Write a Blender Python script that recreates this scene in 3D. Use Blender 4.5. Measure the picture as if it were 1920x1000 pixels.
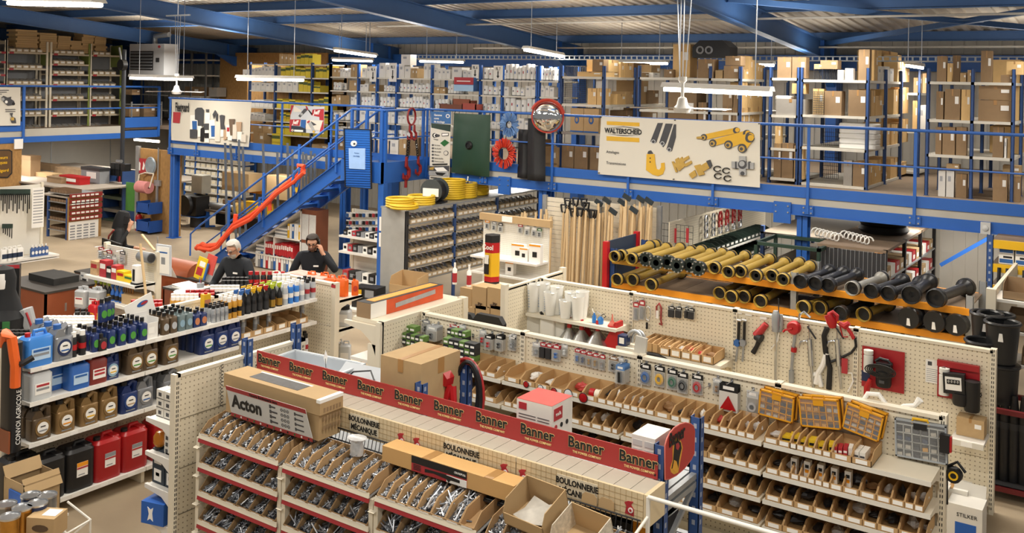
import bpy,math,random
PI=math.pi
from mathutils import Vector,Matrix
random.seed(7)
SC=bpy.context.scene
for _o in list(bpy.data.objects):bpy.data.objects.remove(_o)
COL=SC.collection
# -- camera
FPX,YAW,ROLL,CY,EYE=1780.63,0.598659,0.0201050,149.66,4.25
cam_d=bpy.data.cameras.new('camera');cam=bpy.data.objects.new('camera',cam_d);COL.objects.link(cam)
cam_d.sensor_width=36.0;cam_d.lens=36.0*FPX/1920.0;cam_d.shift_y=-(500-CY)/1920.0
cam_d.clip_start=.05;cam_d.clip_end=200
_F=Vector((-math.sin(YAW),math.cos(YAW),0));_R=Vector((math.cos(YAW),math.sin(YAW),0));_U=Vector((0,0,1))
_c,_s=math.cos(ROLL),math.sin(ROLL)
_cx=_R*_c+_U*_s;_cy=_U*_c-_R*_s
cam.matrix_world=Matrix(((_cx.x,_cy.x,-_F.x,0),(_cx.y,_cy.y,-_F.y,0),(_cx.z,_cy.z,-_F.z,EYE),(0,0,0,1)))
SC.camera=cam
# -- world, exposure
SC.view_settings.view_transform='Standard';SC.view_settings.look='None'
SC.view_settings.gamma=1.0;SC.view_settings.use_curve_mapping=False
SC.view_settings.exposure=0.12
W=bpy.data.worlds.new('hall_light');SC.world=W;W.use_nodes=True
W.node_tree.nodes['Background'].inputs[0].default_value=(1.0,.96,.91,1)
W.node_tree.nodes['Background'].inputs[1].default_value=WORLD_STRENGTH=0.20
def area(name,loc,rot,sx,sy,power,col=(1,.94,.85),up=.4):
 d=bpy.data.lights.new(name,'AREA');d.shape='RECTANGLE';d.size=sx;d.size_y=sy;d.energy=power;d.color=col
 o=bpy.data.objects.new(name,d);COL.objects.link(o);o.location=loc;o.rotation_euler=rot
 if up:
  d2=d.copy();d2.energy=power*up;o2=bpy.data.objects.new(name,d2);COL.objects.link(o2);o2.location=loc;o2.rotation_euler=(PI,0,rot[2])
 return o
for _x in(-12,-7.5,-3,1.5):
 for _y in(1.5,5.0,8.5):
  if _y>8 and _x>-10:continue
  area('tube_light',(_x,_y,5.4),(0,0,0),2.4,.25,{1.5:70,5.0:105,8.5:130}[_y])
for _x in(-16,-11.5,-7,-2.5):area('tube_light',(_x,11.6,5.3),(0,0,0),2.4,.25,125,up=.8)
for _x in(-19.5,-14.5,-9.5,-5,-.5):area('mezzanine_tube_light',(_x,16.2,5.0),(0,0,0),2.0,.25,55,up=.7)
for _x in(-19.5,-15.0,-10.5,-6.5,-2):area('mezzanine_back_light',(_x,20.2,4.75),(0,0,0),2.0,.2,26,up=.9)
for _x in(-19.0,-15.5,-12,-8.3,-5.6,-2.8):
 for _y in(17.0,20.5):area('under_deck_light',(_x,_y,2.12),(0,0,0),1.6,.12,36,up=0)
for _y in(11.5,17.5):area('left_room_fill',(-23.5,_y,4.9),(0,0,0),2.0,.2,220)  # added fill light for the left racks, with no lamp body
area('left_room_low_fill',(-27.8,14.5,2.0),(0,0,0),1.5,.2,80,up=0)  # added low fill that brightens the wall under the left deck
area('left_room_low_fill',(-28.2,18.5,2.0),(0,0,0),1.5,.2,60,up=0)
# -- pixel of the photograph -> point on a plane of the hall
def ray(px,py):
 X,Y=(px-960)/FPX,-(py-CY)/FPX
 return _F+_R*(_c*X-_s*Y)+_U*(_s*X+_c*Y)
def at(px,py,X=None,Y=None,Z=None):
 r=ray(px,py)
 t=X/r.x if X is not None else Y/r.y if Y is not None else(Z-EYE)/r.z
 return Vector((0,0,EYE))+r*t
def yx(px,X,py=500):return at(px,py,X=X).y
def xy(px,Y,py=500):return at(px,py,Y=Y).x
# -- materials
def lin(h):
 if isinstance(h,tuple):return h
 c=[int(h[i:i+2],16)/255 for i in(0,2,4)]
 return tuple(x/12.92 if x<=.04045 else((x+.055)/1.055)**2.4 for x in c)
MATS={}
def M(name,hexc='808080',rough=.55,metal=0.0,var=.10,scale=6.0,alpha=1.0,emit=0,trans=0.0,rnd=0.0,bump=0.0,stretch=None):
 if name in MATS:return MATS[name]
 m=bpy.data.materials.new(name);m.use_nodes=True;nt=m.node_tree;N=nt.nodes;L=nt.links
 b=N['Principled BSDF'];c=lin(hexc)
 b.inputs['Roughness'].default_value=rough;b.inputs['Metallic'].default_value=metal
 if alpha<1:b.inputs['Alpha'].default_value=alpha
 if trans:b.inputs['Transmission Weight'].default_value=trans
 if emit:
  b.inputs['Emission Color'].default_value=(*c,1);b.inputs['Emission Strength'].default_value=emit
 b.inputs['Base Color'].default_value=(*c,1)
 if var>0 and not emit:
  tc=N.new('ShaderNodeTexCoord');no=N.new('ShaderNodeTexNoise');no.inputs['Scale'].default_value=scale;no.inputs['Detail'].default_value=4
  src=tc.outputs['Object']
  if stretch:
   mp=N.new('ShaderNodeMapping');mp.inputs['Scale'].default_value=stretch;L.new(src,mp.inputs[0]);src=mp.outputs[0]
  L.new(src,no.inputs['Vector'])
  mx=N.new('ShaderNodeMix');mx.data_type='RGBA'
  mx.inputs[6].default_value=(*[x*(1-var*1.6)for x in c],1);mx.inputs[7].default_value=(*[min(1,x*(1+var*1.3))for x in c],1)
  L.new(no.outputs['Fac'],mx.inputs[0]);out=mx.outputs[2]
  if rnd:
   oi=N.new('ShaderNodeObjectInfo');hs=N.new('ShaderNodeHueSaturation')
   mr=N.new('ShaderNodeMapRange');mr.inputs[3].default_value=1-rnd;mr.inputs[4].default_value=1+rnd
   L.new(oi.outputs['Random'],mr.inputs[0]);L.new(mr.outputs[0],hs.inputs['Value']);L.new(out,hs.inputs['Color']);out=hs.outputs[0]
  L.new(out,b.inputs['Base Color'])
  if bump:
   bp=N.new('ShaderNodeBump');bp.inputs['Strength'].default_value=bump;bp.inputs['Distance'].default_value=.01
   L.new(no.outputs['Fac'],bp.inputs['Height']);L.new(bp.outputs[0],b.inputs['Normal'])
 MATS[name]=m;return m
def osb_mat():
 m=M('osb board','A67E4A',.8,var=.28,scale=22,stretch=(1,1,.45));return m
def pegboard_mat(name,hexc,pitch=.025):
 """cream steel sheet with a grid of punched holes (too small to pick apart)"""
 m=bpy.data.materials.new(name);m.use_nodes=True;nt=m.node_tree;N=nt.nodes;L=nt.links;b=N['Principled BSDF']
 b.inputs['Roughness'].default_value=.45;c=lin(hexc)
 tc=N.new('ShaderNodeTexCoord');sp=N.new('ShaderNodeSeparateXYZ');L.new(tc.outputs['Object'],sp.inputs[0])
 def cell(o):
  d=N.new('ShaderNodeMath');d.operation='DIVIDE';d.inputs[1].default_value=pitch;L.new(o,d.inputs[0])
  f=N.new('ShaderNodeMath');f.operation='FRACT';L.new(d.outputs[0],f.inputs[0])
  s=N.new('ShaderNodeMath');s.operation='SUBTRACT';s.inputs[1].default_value=.5;L.new(f.outputs[0],s.inputs[0])
  q=N.new('ShaderNodeMath');q.operation='POWER';q.inputs[1].default_value=2;L.new(s.outputs[0],q.inputs[0]);return q.outputs[0]
 a=N.new('ShaderNodeMath');a.operation='ADD';L.new(cell(sp.outputs[0]),a.inputs[0]);L.new(cell(sp.outputs[2]),a.inputs[1])
 lt=N.new('ShaderNodeMath');lt.operation='LESS_THAN';lt.inputs[1].default_value=.022;L.new(a.outputs[0],lt.inputs[0])
 mx=N.new('ShaderNodeMix');mx.data_type='RGBA';mx.inputs[6].default_value=(*c,1);mx.inputs[7].default_value=(c[0]*.42,c[1]*.39,c[2]*.34,1)
 L.new(lt.outputs[0],mx.inputs[0]);L.new(mx.outputs[2],b.inputs['Base Color']);MATS[name]=m;return m
BLUE=M('blue painted steel','2B62B4',.42,var=.06,scale=3)
BLUE_D=M('dark blue rack steel','2F4F87',.5,var=.08)
BLUE_P=M('blue purlin paint','3A6094',.5,var=.06)
CREAM=M('cream shelf steel','E4DBC6',.45,var=.04)
WHITE=M('white shelf steel','E9E6DF',.45,var=.04)
PEG=pegboard_mat('cream pegboard','E6DCC4',.045)
CARD=M('brown cardboard','B79A70',.85,var=.07,scale=4,rnd=.10)
CARD_D=M('dark cardboard','93795A',.85,var=.08,scale=4,rnd=.12)
KRAFT=M('bin cardboard','B08F66',.85,var=.06,scale=5,rnd=.06)
TAPE=M('packing tape','A97F4C',.35,var=.03)
PAPER=M('white paper','F2F0EA',.7,var=.02)
RED=M('red print','B03038',.5,var=.04)
REDP=M('red plastic','B3161C',.4,var=.05)
BLACK=M('black plastic','141416',.45,var=.08)
DARK=M('dark grey','2C2C2E',.6,var=.08)
STEEL=M('zinc steel','C9CBCE',.28,metal=.9,var=.10)
GALV=M('galvanised steel','A9ADB0',.45,metal=.6,var=.12,scale=12)
GREY=M('grey plastic','8D9094',.5,var=.06)
YEL=M('yellow plastic','E3B21C',.45,var=.05)
ORANGE=M('orange beam paint','EE9A1E',.5,var=.05)
NAVY=M('navy plastic','1C2D57',.4,var=.06)
OSB=osb_mat()
WOOD=M('pale ash wood','D6B98C',.6,var=.12,scale=10,stretch=(1,1,.2))
DECK=M('deck board','8C7A66',.75,var=.15,scale=3)
TUBE=M('lit fluorescent tube','FFF6E6',emit=9)
MARK=M('black print','171717',.6,var=0)
CLEAR=M('clear plastic','E8EEF0',.15,var=0,alpha=.16)
# -- mesh building
class MB:
 def __init__(s):s.v=[];s.f=[];s.m=[];s.mats=[]
 def mi(s,mat):
  if mat not in s.mats:s.mats.append(mat)
  return s.mats.index(mat)
 def add(s,verts,faces,mat):
  o=len(s.v);k=s.mi(mat);s.v.extend([tuple(p)for p in verts]);s.f.extend([[i+o for i in f]for f in faces]);s.m.extend([k]*len(faces));return s
 def box(s,x0,x1,y0,y1,z0,z1,mat):
  v=[(x0,y0,z0),(x1,y0,z0),(x1,y1,z0),(x0,y1,z0),(x0,y0,z1),(x1,y0,z1),(x1,y1,z1),(x0,y1,z1)]
  return s.add(v,[(0,3,2,1),(4,5,6,7),(0,1,5,4),(1,2,6,5),(2,3,7,6),(3,0,4,7)],mat)
 def bx(s,cx,cy,cz,sx,sy,sz,mat,rz=0,rx=0,ry=0):
  R=Matrix.Rotation(rz,3,'Z')@Matrix.Rotation(ry,3,'Y')@Matrix.Rotation(rx,3,'X')
  v=[Vector((cx,cy,cz))+R@Vector((a*sx/2,b*sy/2,c*sz/2))for c in(-1,1)for b in(-1,1)for a in(-1,1)]
  return s.add(v,[(0,2,3,1),(4,5,7,6),(0,1,5,4),(1,3,7,5),(3,2,6,7),(2,0,4,6)],mat)
 def bar(s,p,q,w,h,mat):
  """a straight bar of section w x h from p to q"""
  p,q=Vector(p),Vector(q);d=(q-p).normalized();u=d.cross(Vector((0,0,1)))
  u=u.normalized()if u.length>1e-4 else Vector((1,0,0));n=u.cross(d)
  v=[e+u*a*w/2+n*b*h/2 for e in(p,q)for a,b in((-1,-1),(1,-1),(1,1),(-1,1))]
  return s.add(v,[(0,1,2,3),(7,6,5,4),(0,4,5,1),(1,5,6,2),(2,6,7,3),(3,7,4,0)],mat)
 def tube(s,pts,r,mat,n=8,closed=False,caps=True):
  pts=[Vector(p)for p in pts];k=len(pts);rs=r if isinstance(r,(list,tuple))else[r]*k
  V=[];up=None
  for i,p in enumerate(pts):
   a=pts[i-1]if i or closed else p;b=pts[(i+1)%k]if i<k-1 or closed else p
   d=(b-a).normalized()
   if up is None:up=Vector((0,0,1))if abs(d.z)<.9 else Vector((1,0,0))
   u=d.cross(up).normalized();w=u.cross(d);up=w
   V+=[p+(u*math.cos(t)+w*math.sin(t))*rs[i]for t in(2*math.pi*j/n for j in range(n))]
  F=[(i*n+j,i*n+(j+1)%n,((i+1)%k)*n+(j+1)%n,((i+1)%k)*n+j)for i in range(k if closed else k-1)for j in range(n)]
  if caps and not closed:F+=[tuple(range(n-1,-1,-1)),tuple(range((k-1)*n,k*n))]
  return s.add(V,F,mat)
 def cyl(s,p,q,r,mat,n=12,r2=None):return s.tube([p,q],[r,r if r2 is None else r2],mat,n)
 def lathe(s,prof,mat,c=(0,0,0),n=14,axis='Z',sx=1,sy=1):
  V=[];k=len(prof)
  for r,z in prof:
   for j in range(n):
    t=2*math.pi*j/n;a,b=r*math.cos(t)*sx,r*math.sin(t)*sy
    p=(a,b,z)if axis=='Z' else(a,z,b)if axis=='Y' else(z,a,b)
    V.append((p[0]+c[0],p[1]+c[1],p[2]+c[2]))
  fl=axis=='Y'
  F=[]
  for i in range(k-1):
   for j in range(n):
    q=(i*n+j,i*n+(j+1)%n,(i+1)*n+(j+1)%n,(i+1)*n+j);F.append(q[::-1]if fl else q)
  if prof[0][0]>1e-5:F.append(tuple(range(n-1,-1,-1))if not fl else tuple(range(n)))
  if prof[-1][0]>1e-5:F.append(tuple(range((k-1)*n,k*n))if not fl else tuple(range(k*n-1,(k-1)*n-1,-1)))
  return s.add(V,F,mat)
 def prism(s,poly,a0,a1,mat,axis='Y'):
  """polygon (u, w) pushed along axis: Y -> (u, a, w), X -> (a, u, w), Z -> (u, w, a)"""
  g={'Y':lambda u,w,a:(u,a,w),'X':lambda u,w,a:(a,u,w),'Z':lambda u,w,a:(u,w,a)}[axis]
  n=len(poly);V=[g(u,w,a0)for u,w in poly]+[g(u,w,a1)for u,w in poly]
  F=[tuple(range(n)),tuple(range(2*n-1,n-1,-1))]+[(i,i+n,(i+1)%n+n,(i+1)%n)for i in range(n)]
  return s.add(V,F,mat)
 def rbox(s,w,d,h,r,mat,z0=0,steps=3,top=.0,cx=0,cy=0):
  """box with rounded vertical edges, base at z0; top: chamfer of the upper rim"""
  pl=[]
  for k,(sx,sy)in enumerate(((1,1),(-1,1),(-1,-1),(1,-1))):
   for j in range(steps+1):
    t=math.pi/2*(k+j/steps);pl.append((cx+sx*(w/2-r)+r*math.cos(t),cy+sy*(d/2-r)+r*math.sin(t)))
  n=len(pl);zs=[(z0+.0,.97),(z0+min(.02,h*.06),1),(z0+h-top,1)]+([(z0+h,1-2*top/max(w,d))]if top else[])
  V=[(cx+(x-cx)*k,cy+(y-cy)*k,z)for z,k in zs for x,y in pl]
  F=[(i*n+j,i*n+(j+1)%n,(i+1)*n+(j+1)%n,(i+1)*n+j)for i in range(len(zs)-1)for j in range(n)]
  F+=[tuple(range(n-1,-1,-1)),tuple(range((len(zs)-1)*n,len(zs)*n))]
  return s.add(V,F,mat)
 def quad(s,a,b,c,d,mat):return s.add([a,b,c,d],[(0,1,2,3)],mat)
 def mesh(s,name='shape',smooth=True,fix=True):
  me=bpy.data.meshes.new(name);me.from_pydata(s.v,[],s.f)
  for m in s.mats:me.materials.append(m)
  me.polygons.foreach_set('material_index',s.m)
  if smooth:
   me.polygons.foreach_set('use_smooth',[True]*len(me.polygons));me.set_sharp_from_angle(angle=math.radians(38))
  me.update();return me
def Bx(*a):return MB().box(*a)
def La(*a,**k):return MB().lathe(*a,**k)
def Tu(*a,**k):return MB().tube(*a,**k)
def Cy(*a,**k):return MB().cyl(*a,**k)
def Pr(*a,**k):return MB().prism(*a,**k)
def O(name,mesh,parent=None,loc=(0,0,0),rot=(0,0,0),label=None,cat=None,group=None,kind=None):
 if isinstance(mesh,MB):mesh=mesh.mesh(name)
 o=bpy.data.objects.new(name,mesh);COL.objects.link(o);o.location=loc;o.rotation_euler=rot
 if parent is not None:o.parent=parent
 for k,v in(('label',label),('category',cat),('group',group),('kind',kind)):
  if v:o[k]=v
 return o
def T(name,label,cat,loc=(0,0,0),rz=0,group=None,rot=None):
 return O(name,None,None,loc,rot or(0,0,rz),label,cat,group)
def S(name,mb,parent=None):return O(name,mb,parent,kind=None if parent else 'structure')
PROTO={}
def put(key,build,name,label,cat,loc,rz=0,group=None,rot=None,scale=None):
 """a thing from a cached kit of parts: build() -> [(part, MB, label, [sub-parts])]; a lone part becomes the thing itself"""
 if key not in PROTO:
  def conv(t):return(t[0],t[1].mesh(t[0]),t[2]if len(t)>2 else None,[conv(c)for c in(t[3]if len(t)>3 else[])])
  PROTO[key]=[conv(t)for t in build()]
 kit=PROTO[key]
 if len(kit)==1 and not kit[0][3]:o=O(name,kit[0][1],None,loc,rot or(0,0,rz),label,cat,group)
 else:
  o=T(name,label,cat,loc,rz,group,rot)
  for pn,me,lb,subs in kit:
   c=O(pn,me,o,label=lb)
   for sn,sm,sl,_ in subs:O(sn,sm,c,label=sl)
 if scale:o.scale=scale if isinstance(scale,tuple)else(scale,)*3
 return o
 # -- lettering
TXT={}
def text_mesh(s,size,mat,bold=0.0,ext=.001,align='CENTER',sx=1.0,shear=0.0):
 k=(s,size,mat.name,bold,align,sx,shear)
 if k in TXT:return TXT[k]
 cu=bpy.data.curves.new('lettering','FONT');cu.body=s;cu.size=size;cu.offset=bold*size;cu.extrude=ext;cu.align_x=align;cu.align_y='CENTER'
 cu.resolution_u=2;cu.shear=shear
 ob=bpy.data.objects.new('lettering',cu);COL.objects.link(ob)
 dg=bpy.context.evaluated_depsgraph_get();me=bpy.data.meshes.new_from_object(ob.evaluated_get(dg))
 bpy.data.objects.remove(ob);bpy.data.curves.remove(cu)
 if sx!=1:me.transform(Matrix.Diagonal((sx,1,1,1)))
 me.materials.clear();me.materials.append(mat);TXT[k]=me;return me
RXU=math.pi/2
def word(s,size,mat,parent,loc,rot=(RXU,0,0),name='lettering',**kw):return O(name,text_mesh(s,size,mat,**kw),parent,loc,rot)
ORD=['first','second','third','fourth','fifth','sixth','seventh','eighth','ninth','tenth','eleventh','twelfth','thirteenth','fourteenth','fifteenth','sixteenth','seventeenth','eighteenth','nineteenth','twentieth']
for _t,_u in(('twenty','twentieth'),('thirty','thirtieth'),('forty','fortieth'),('fifty','fiftieth')):
 if _t!='twenty':ORD.append(_u)
 ORD+=[_t+'-'+_o for _o in ORD[:9]]
 # -- SETTING
def roof_z(y):return 5.42+.091*(22.5-y)
CONC=M('worn concrete floor','A8977E',.55,var=.16,scale=1.3,bump=.05)
fl=MB();fl.box(-34,3.5,-3,23.2,-.12,0,CONC);S('floor',fl)
WALLM=M('pale grey wall panel','B9B6AE',.6,var=.04)
WALLB=M('grey cladding','C2BFB6',.55,var=.05)
wb=MB();wb.box(-34,3.5,23.0,23.1,0,6.2,WALLB);S('wall_back',wb)
rb=MB()
for i in range(150):rb.box(-33.9+i*.25,-33.9+i*.25+.05,22.97,23.0,0,6.0,WALLB)
o=S('cladding_rib',rb);o.parent=bpy.data.objects['wall_back'];del o['kind'];o['kind']='stuff'
wl=MB();wl.box(-34.1,-34,2,23.1,0,6.6,WALLM);S('wall_left',wl)
wp=MB()
wp.box(-31.1,-31.0,10,22.9,0,2.4,M('light grey partition','AFACA4',.55,var=.03));w_left_low=S('wall_partition',wp)
for y in(13.4,15.6,17.8,20.0):S('joint_strip',Bx(-31.0,-30.985,y,y+.03,0,2.4,GALV),w_left_low)
ROOFM=M('roof deck sheet','BBB1A2',.36,metal=.15,var=.10,scale=1.0,stretch=(3,.3,1))
rf=MB();ya,yb=4.0,23.2
ang=5.2
X0,X1,n=-34.0,3.6,150
prof=[]
for i in range(n):
 x=X0+(X1-X0)*i/n;w=(X1-X0)/n
 prof+=[(x,0),(x+w*.42,0),(x+w*.46,.035),(x+w*.96,.035)]
prof.append((X1,0))
V=[(x,y,roof_z(y)+dz)for y in(ya,yb)for x,dz in prof];k=len(prof)
rf.add(V,[(i,i+1,k+i+1,k+i)for i in range(k-1)],ROOFM)
S('ceiling',rf.mesh('ceiling',smooth=False))
for i,y in enumerate([9.5,11.6,13.7,15.8,17.8,21.95]):
 b=MB();z=roof_z(y)
 b.box(-34,3.6,y-.012,y+.012,z-.2,z,BLUE_P);b.box(-34,3.6,y-.06,y+.06,z-.205,z-.19,BLUE_P);b.box(-34,3.6,y-.06,y+.06,z-.015,z,BLUE_P)
 S('trim_%d'%(i+1),b)
for i,x in enumerate((-33.4,-26.7,-20.0,-13.25,-6.35,.5)):
 b=MB();y0,y1=7.0,22.9
 for(dx,a,c)in((.012,-.21,-.62),(.10,-.60,-.62),(.10,-.20,-.22)):
  v=[(x+sx*dx,y,roof_z(y)+dz)for y in(y0,y1)for sx,dz in((-1,c),(1,c),(1,a),(-1,a))]
  b.add(v,[(0,1,2,3),(7,6,5,4),(0,4,5,1),(1,5,6,2),(2,6,7,3),(3,7,4,0)],BLUE_P)
 for y in(21.6,22.4):b.box(x-.1,x+.1,y-.008,y+.008,roof_z(y)-.61,roof_z(y)-.21,BLUE)
 b.box(x-.12,x+.12,22.55,22.9,0,roof_z(22.7)-.6,BLUE)
 v=[(x+sx,y,z)for sx in(-.09,.09)for y,z in((21.2,roof_z(21.2)-.62),(22.6,roof_z(22.6)-.62),(22.6,4.2))]
 b.add(v,[(0,1,2),(5,4,3),(0,3,4,1),(1,4,5,2),(2,5,3,0)],BLUE)
 S('trim_%d'%(i+11),b)
for i,(a,b_)in enumerate([((-6.3,15.9),(.4,21.8)),((-6.3,21.8),(.4,15.9))]):
 b=MB();b.bar((a[0],a[1],roof_z(a[1])-.28),(b_[0],b_[1],roof_z(b_[1])-.28),.10,.10,BLUE_P)
 if i==0:b.bx(-3.0,18.85,roof_z(18.85)-.28,.7,.5,.02,BLUE_P,rx=-.09)
 S('trim_%d'%(i+21),b)
dk=MB();dk.box(-21.0,3.6,15.3,22.95,2.42,2.5,DECK);S('floor_mezzanine',dk)
dk=MB();dk.box(-33.9,-26.86,9,22.95,2.44,2.52,DECK);dk.box(-26.9,-21.05,19.1,22.95,2.42,2.5,DECK);S('floor_left_mezzanine',dk)
ds=M('dark underside','5B5A58',.8)
b=MB()
for i in range(26):b.box(-20.9+i*.95,-20.82+i*.95,15.4,22.9,2.24,2.42,BLUE_D)
S('deck_joist',b,bpy.data.objects['floor_mezzanine'])['kind']='stuff'
YM=15.23
fr=MB()
fr.box(-21.05,3.6,YM,YM+.04,2.17,2.335,BLUE);fr.box(-21.05,3.6,YM-.03,YM+.12,2.165,2.18,BLUE)
S('trim_31',fr)
fr=MB();fr.box(-21.05,3.6,YM+.015,YM+.05,2.335,2.455,M('edge board','B5B1A6',.6,var=.10,scale=2));S('trim_32',fr)
fr=MB();fr.box(-21.05,3.6,YM-.005,YM+.02,2.45,2.62,BLUE);S('trim_33',fr)
def column(x,y,z1,name,w=.16):
 b=MB();b.box(x-w/2,x+w/2,y-w/2,y-w/2+.014,0,z1,BLUE);b.box(x-w/2,x+w/2,y+w/2-.014,y+w/2,0,z1,BLUE);b.box(x-.006,x+.006,y-w/2,y+w/2,0,z1,BLUE)
 b.box(x-w*.8,x+w*.8,y-w*.8,y+w*.8,0,.015,BLUE);b.box(x-w*.7,x+w*.7,y-w*.7,y+w*.7,z1-.015,z1,BLUE)
 S(name,b)
for i,x in enumerate((-20.95,-14.9,-9.67,-4.72,.3)):column(x,YM+.14,2.17,'trim_%d'%(41+i),.17)
for i,x in enumerate((-18,-12,-6,0)):column(x,19.3,2.24,'trim_%d'%(51+i))
bolt=Cy((0,0,0),(0,-.016,0),.014,STEEL,8).mesh('bolt')
def plate(x,w,z0,z1,bolts,y=YM-.03):
 p=O('splice_plate',Bx(x-w/2,x+w/2,y-.012,y+.03,z0,z1,BLUE),bpy.data.objects['trim_31'])
 for bx_,bz in bolts:O('bolt',bolt,p,(x+bx_,y-.012,bz))
plate(-5.02,.28,2.02,2.36,[(-.1,2.3),(.1,2.3),(-.1,2.2),(.1,2.2)])
plate(-10.5,.28,2.02,2.36,[(-.1,2.3),(.1,2.3),(-.1,2.2),(.1,2.2)])
# -- MEZZANINE FRONT: rails, stairs, landing, banners, hung goods
def rail(name,pts,r,parent=None):return O(name,Tu(pts,r,BLUE,8),parent)
def rail_run(label,x0,x1,posts,y=YM-.05,zt=3.61,zm=3.06,z0=2.2):
 t=T('guard_rail',label,'railing',(0,0,0))
 rail('top_rail',[(x0,y,zt),(x1,y,zt)],.024,t);rail('mid_rail',[(x0,y,zm),(x1,y,zm)],.014,t)
 for x in posts:
  p=O('post',Bx(x-.022,x+.022,y-.005,y+.025,z0,zt,BLUE).box(x-.09,x+.09,y+.012,y+.03,z0-.01,z0+.13,BLUE),t)
  for sx in(-.06,.06):
   for zz in(z0+.02,z0+.1):O('bolt',bolt,p,(x+sx,y+.012,zz))
 return t
rail_run('blue tube guard rail along the mezzanine edge right of the landing',-12.5,3.6,[-3.01+1.6*k for k in range(-5,4)]+[-12.45])
rail_run('blue tube guard rail along the mezzanine edge left of the stairs',-21.0,-13.62,[-20.95,-19.88,-18.36,-16.79,-15.2,-13.7])
XL=-26.8
fb=MB();fb.box(XL-.04,XL,9,17.75,2.17,2.34,BLUE);fb.box(XL-.04,XL,17.75,19.05,2.17,2.40,BLUE);S('trim_61',fb)
fb=MB();fb.box(XL-.05,XL-.01,9,17.75,2.34,2.56,M('edge board','B5B1A6'));S('trim_62',fb)
fb=MB();fb.box(XL-.03,XL+.01,9,14.6,2.5,2.78,BLUE);fb.box(XL-.03,XL+.01,17.75,19.05,2.5,2.82,BLUE);S('trim_63',fb)
t=T('guard_rail','dark blue guard rail along the edge of the left mezzanine','railing')
rail('top_rail',[(XL,9,3.79),(XL,19.0,3.79)],.03,t);rail('mid_rail',[(XL,9,3.12),(XL,19.0,3.12)],.022,t)
for y in(10,12.3,14.56,17.72,19.0):O('post',Bx(XL-.03,XL+.03,y-.035,y+.035,2.2,3.8,BLUE),t)
t=T('staircase','blue steel staircase rising to the mezzanine landing','stairs')
XA,ZA,XB,ZB=-17.75,0.02,-13.58,2.62
sl=(ZB-ZA)/(XB-XA)
def sz(x,d=0):return ZA+sl*(x-XA)+d
for y in(13.95,14.78):
 b=MB()
 b.prism([(XA,sz(XA)),(XB,sz(XB)),(XB,sz(XB,-.33)),(XA+.3,sz(XA+.3,-.33)),(XA,-.0)],y-.006,y+.006,BLUE,'Y')
 for d in(-.02,-.32):b.prism([(XA+.2,sz(XA+.2,d)),(XB,sz(XB,d)),(XB,sz(XB,d-.015)),(XA+.2,sz(XA+.2,d-.015))],y-.05,y+.02,BLUE,'Y')
 O('stringer',b,t)
step=Bx(-.14,.14,13.96,14.77,-.012,.012,BLUE).box(-.14,-.125,13.96,14.77,-.06,0,BLUE).box(.125,.14,13.96,14.77,-.05,0,BLUE).mesh('tread')
for i in range(13):
 x=XA+.25+i*.315;O('tread',step,t,(x,0,sz(x,-.1)))
for y in(13.93,14.8):
 O('handrail',Tu([(XA-.3,y,.78),(XA-.62,y,.55),(XA-.62,y,.05)],.02,BLUE).tube([(XA-.3,y,.78),(-13.36,y,3.6)],.024,BLUE),t)
 O('mid_rail',Tu([(XA-.25,y,.28),(-13.5,y,3.03)],.016,BLUE),t)
 for x in(-17.05,-15.93,-14.85,-13.78):O('post',Bx(x-.025,x+.025,y-.02,y+.02,sz(x,-.2),sz(x,.98),BLUE),t)
t=T('stair_landing','blue steel landing at the head of the staircase','landing')
O('floor_plate',Bx(-13.6,-12.5,13.92,15.2,2.47,2.5,BLUE_D),t)
O('edge_beam',Bx(-13.6,-12.48,13.88,13.92,2.17,2.58,BLUE),t);O('edge_beam',Bx(-12.52,-12.48,13.88,15.2,2.17,2.58,BLUE),t)
O('column',Bx(-12.6,-12.46,13.9,14.02,0,2.17,BLUE).box(-12.64,-12.42,13.86,14.06,0,.015,BLUE),t)
for z,r in((3.6,.024),(3.05,.014)):
 O('top_rail' if z>3.3 else 'mid_rail',Tu([(-13.36,13.93,z),(-12.5,13.93,z),(-12.5,15.18,z)],r,BLUE),t)
 O('top_rail' if z>3.3 else 'mid_rail',Tu([(-13.36,14.8,z),(-13.36,15.18,z)],r,BLUE),t)
for x,y in((-13.36,13.93),(-12.95,13.93),(-12.55,13.93),(-12.5,13.98),(-12.5,15.12),(-13.36,14.8)):O('post',Bx(x-.025,x+.025,y-.025,y+.025,2.2,3.6,BLUE),t)
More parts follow.
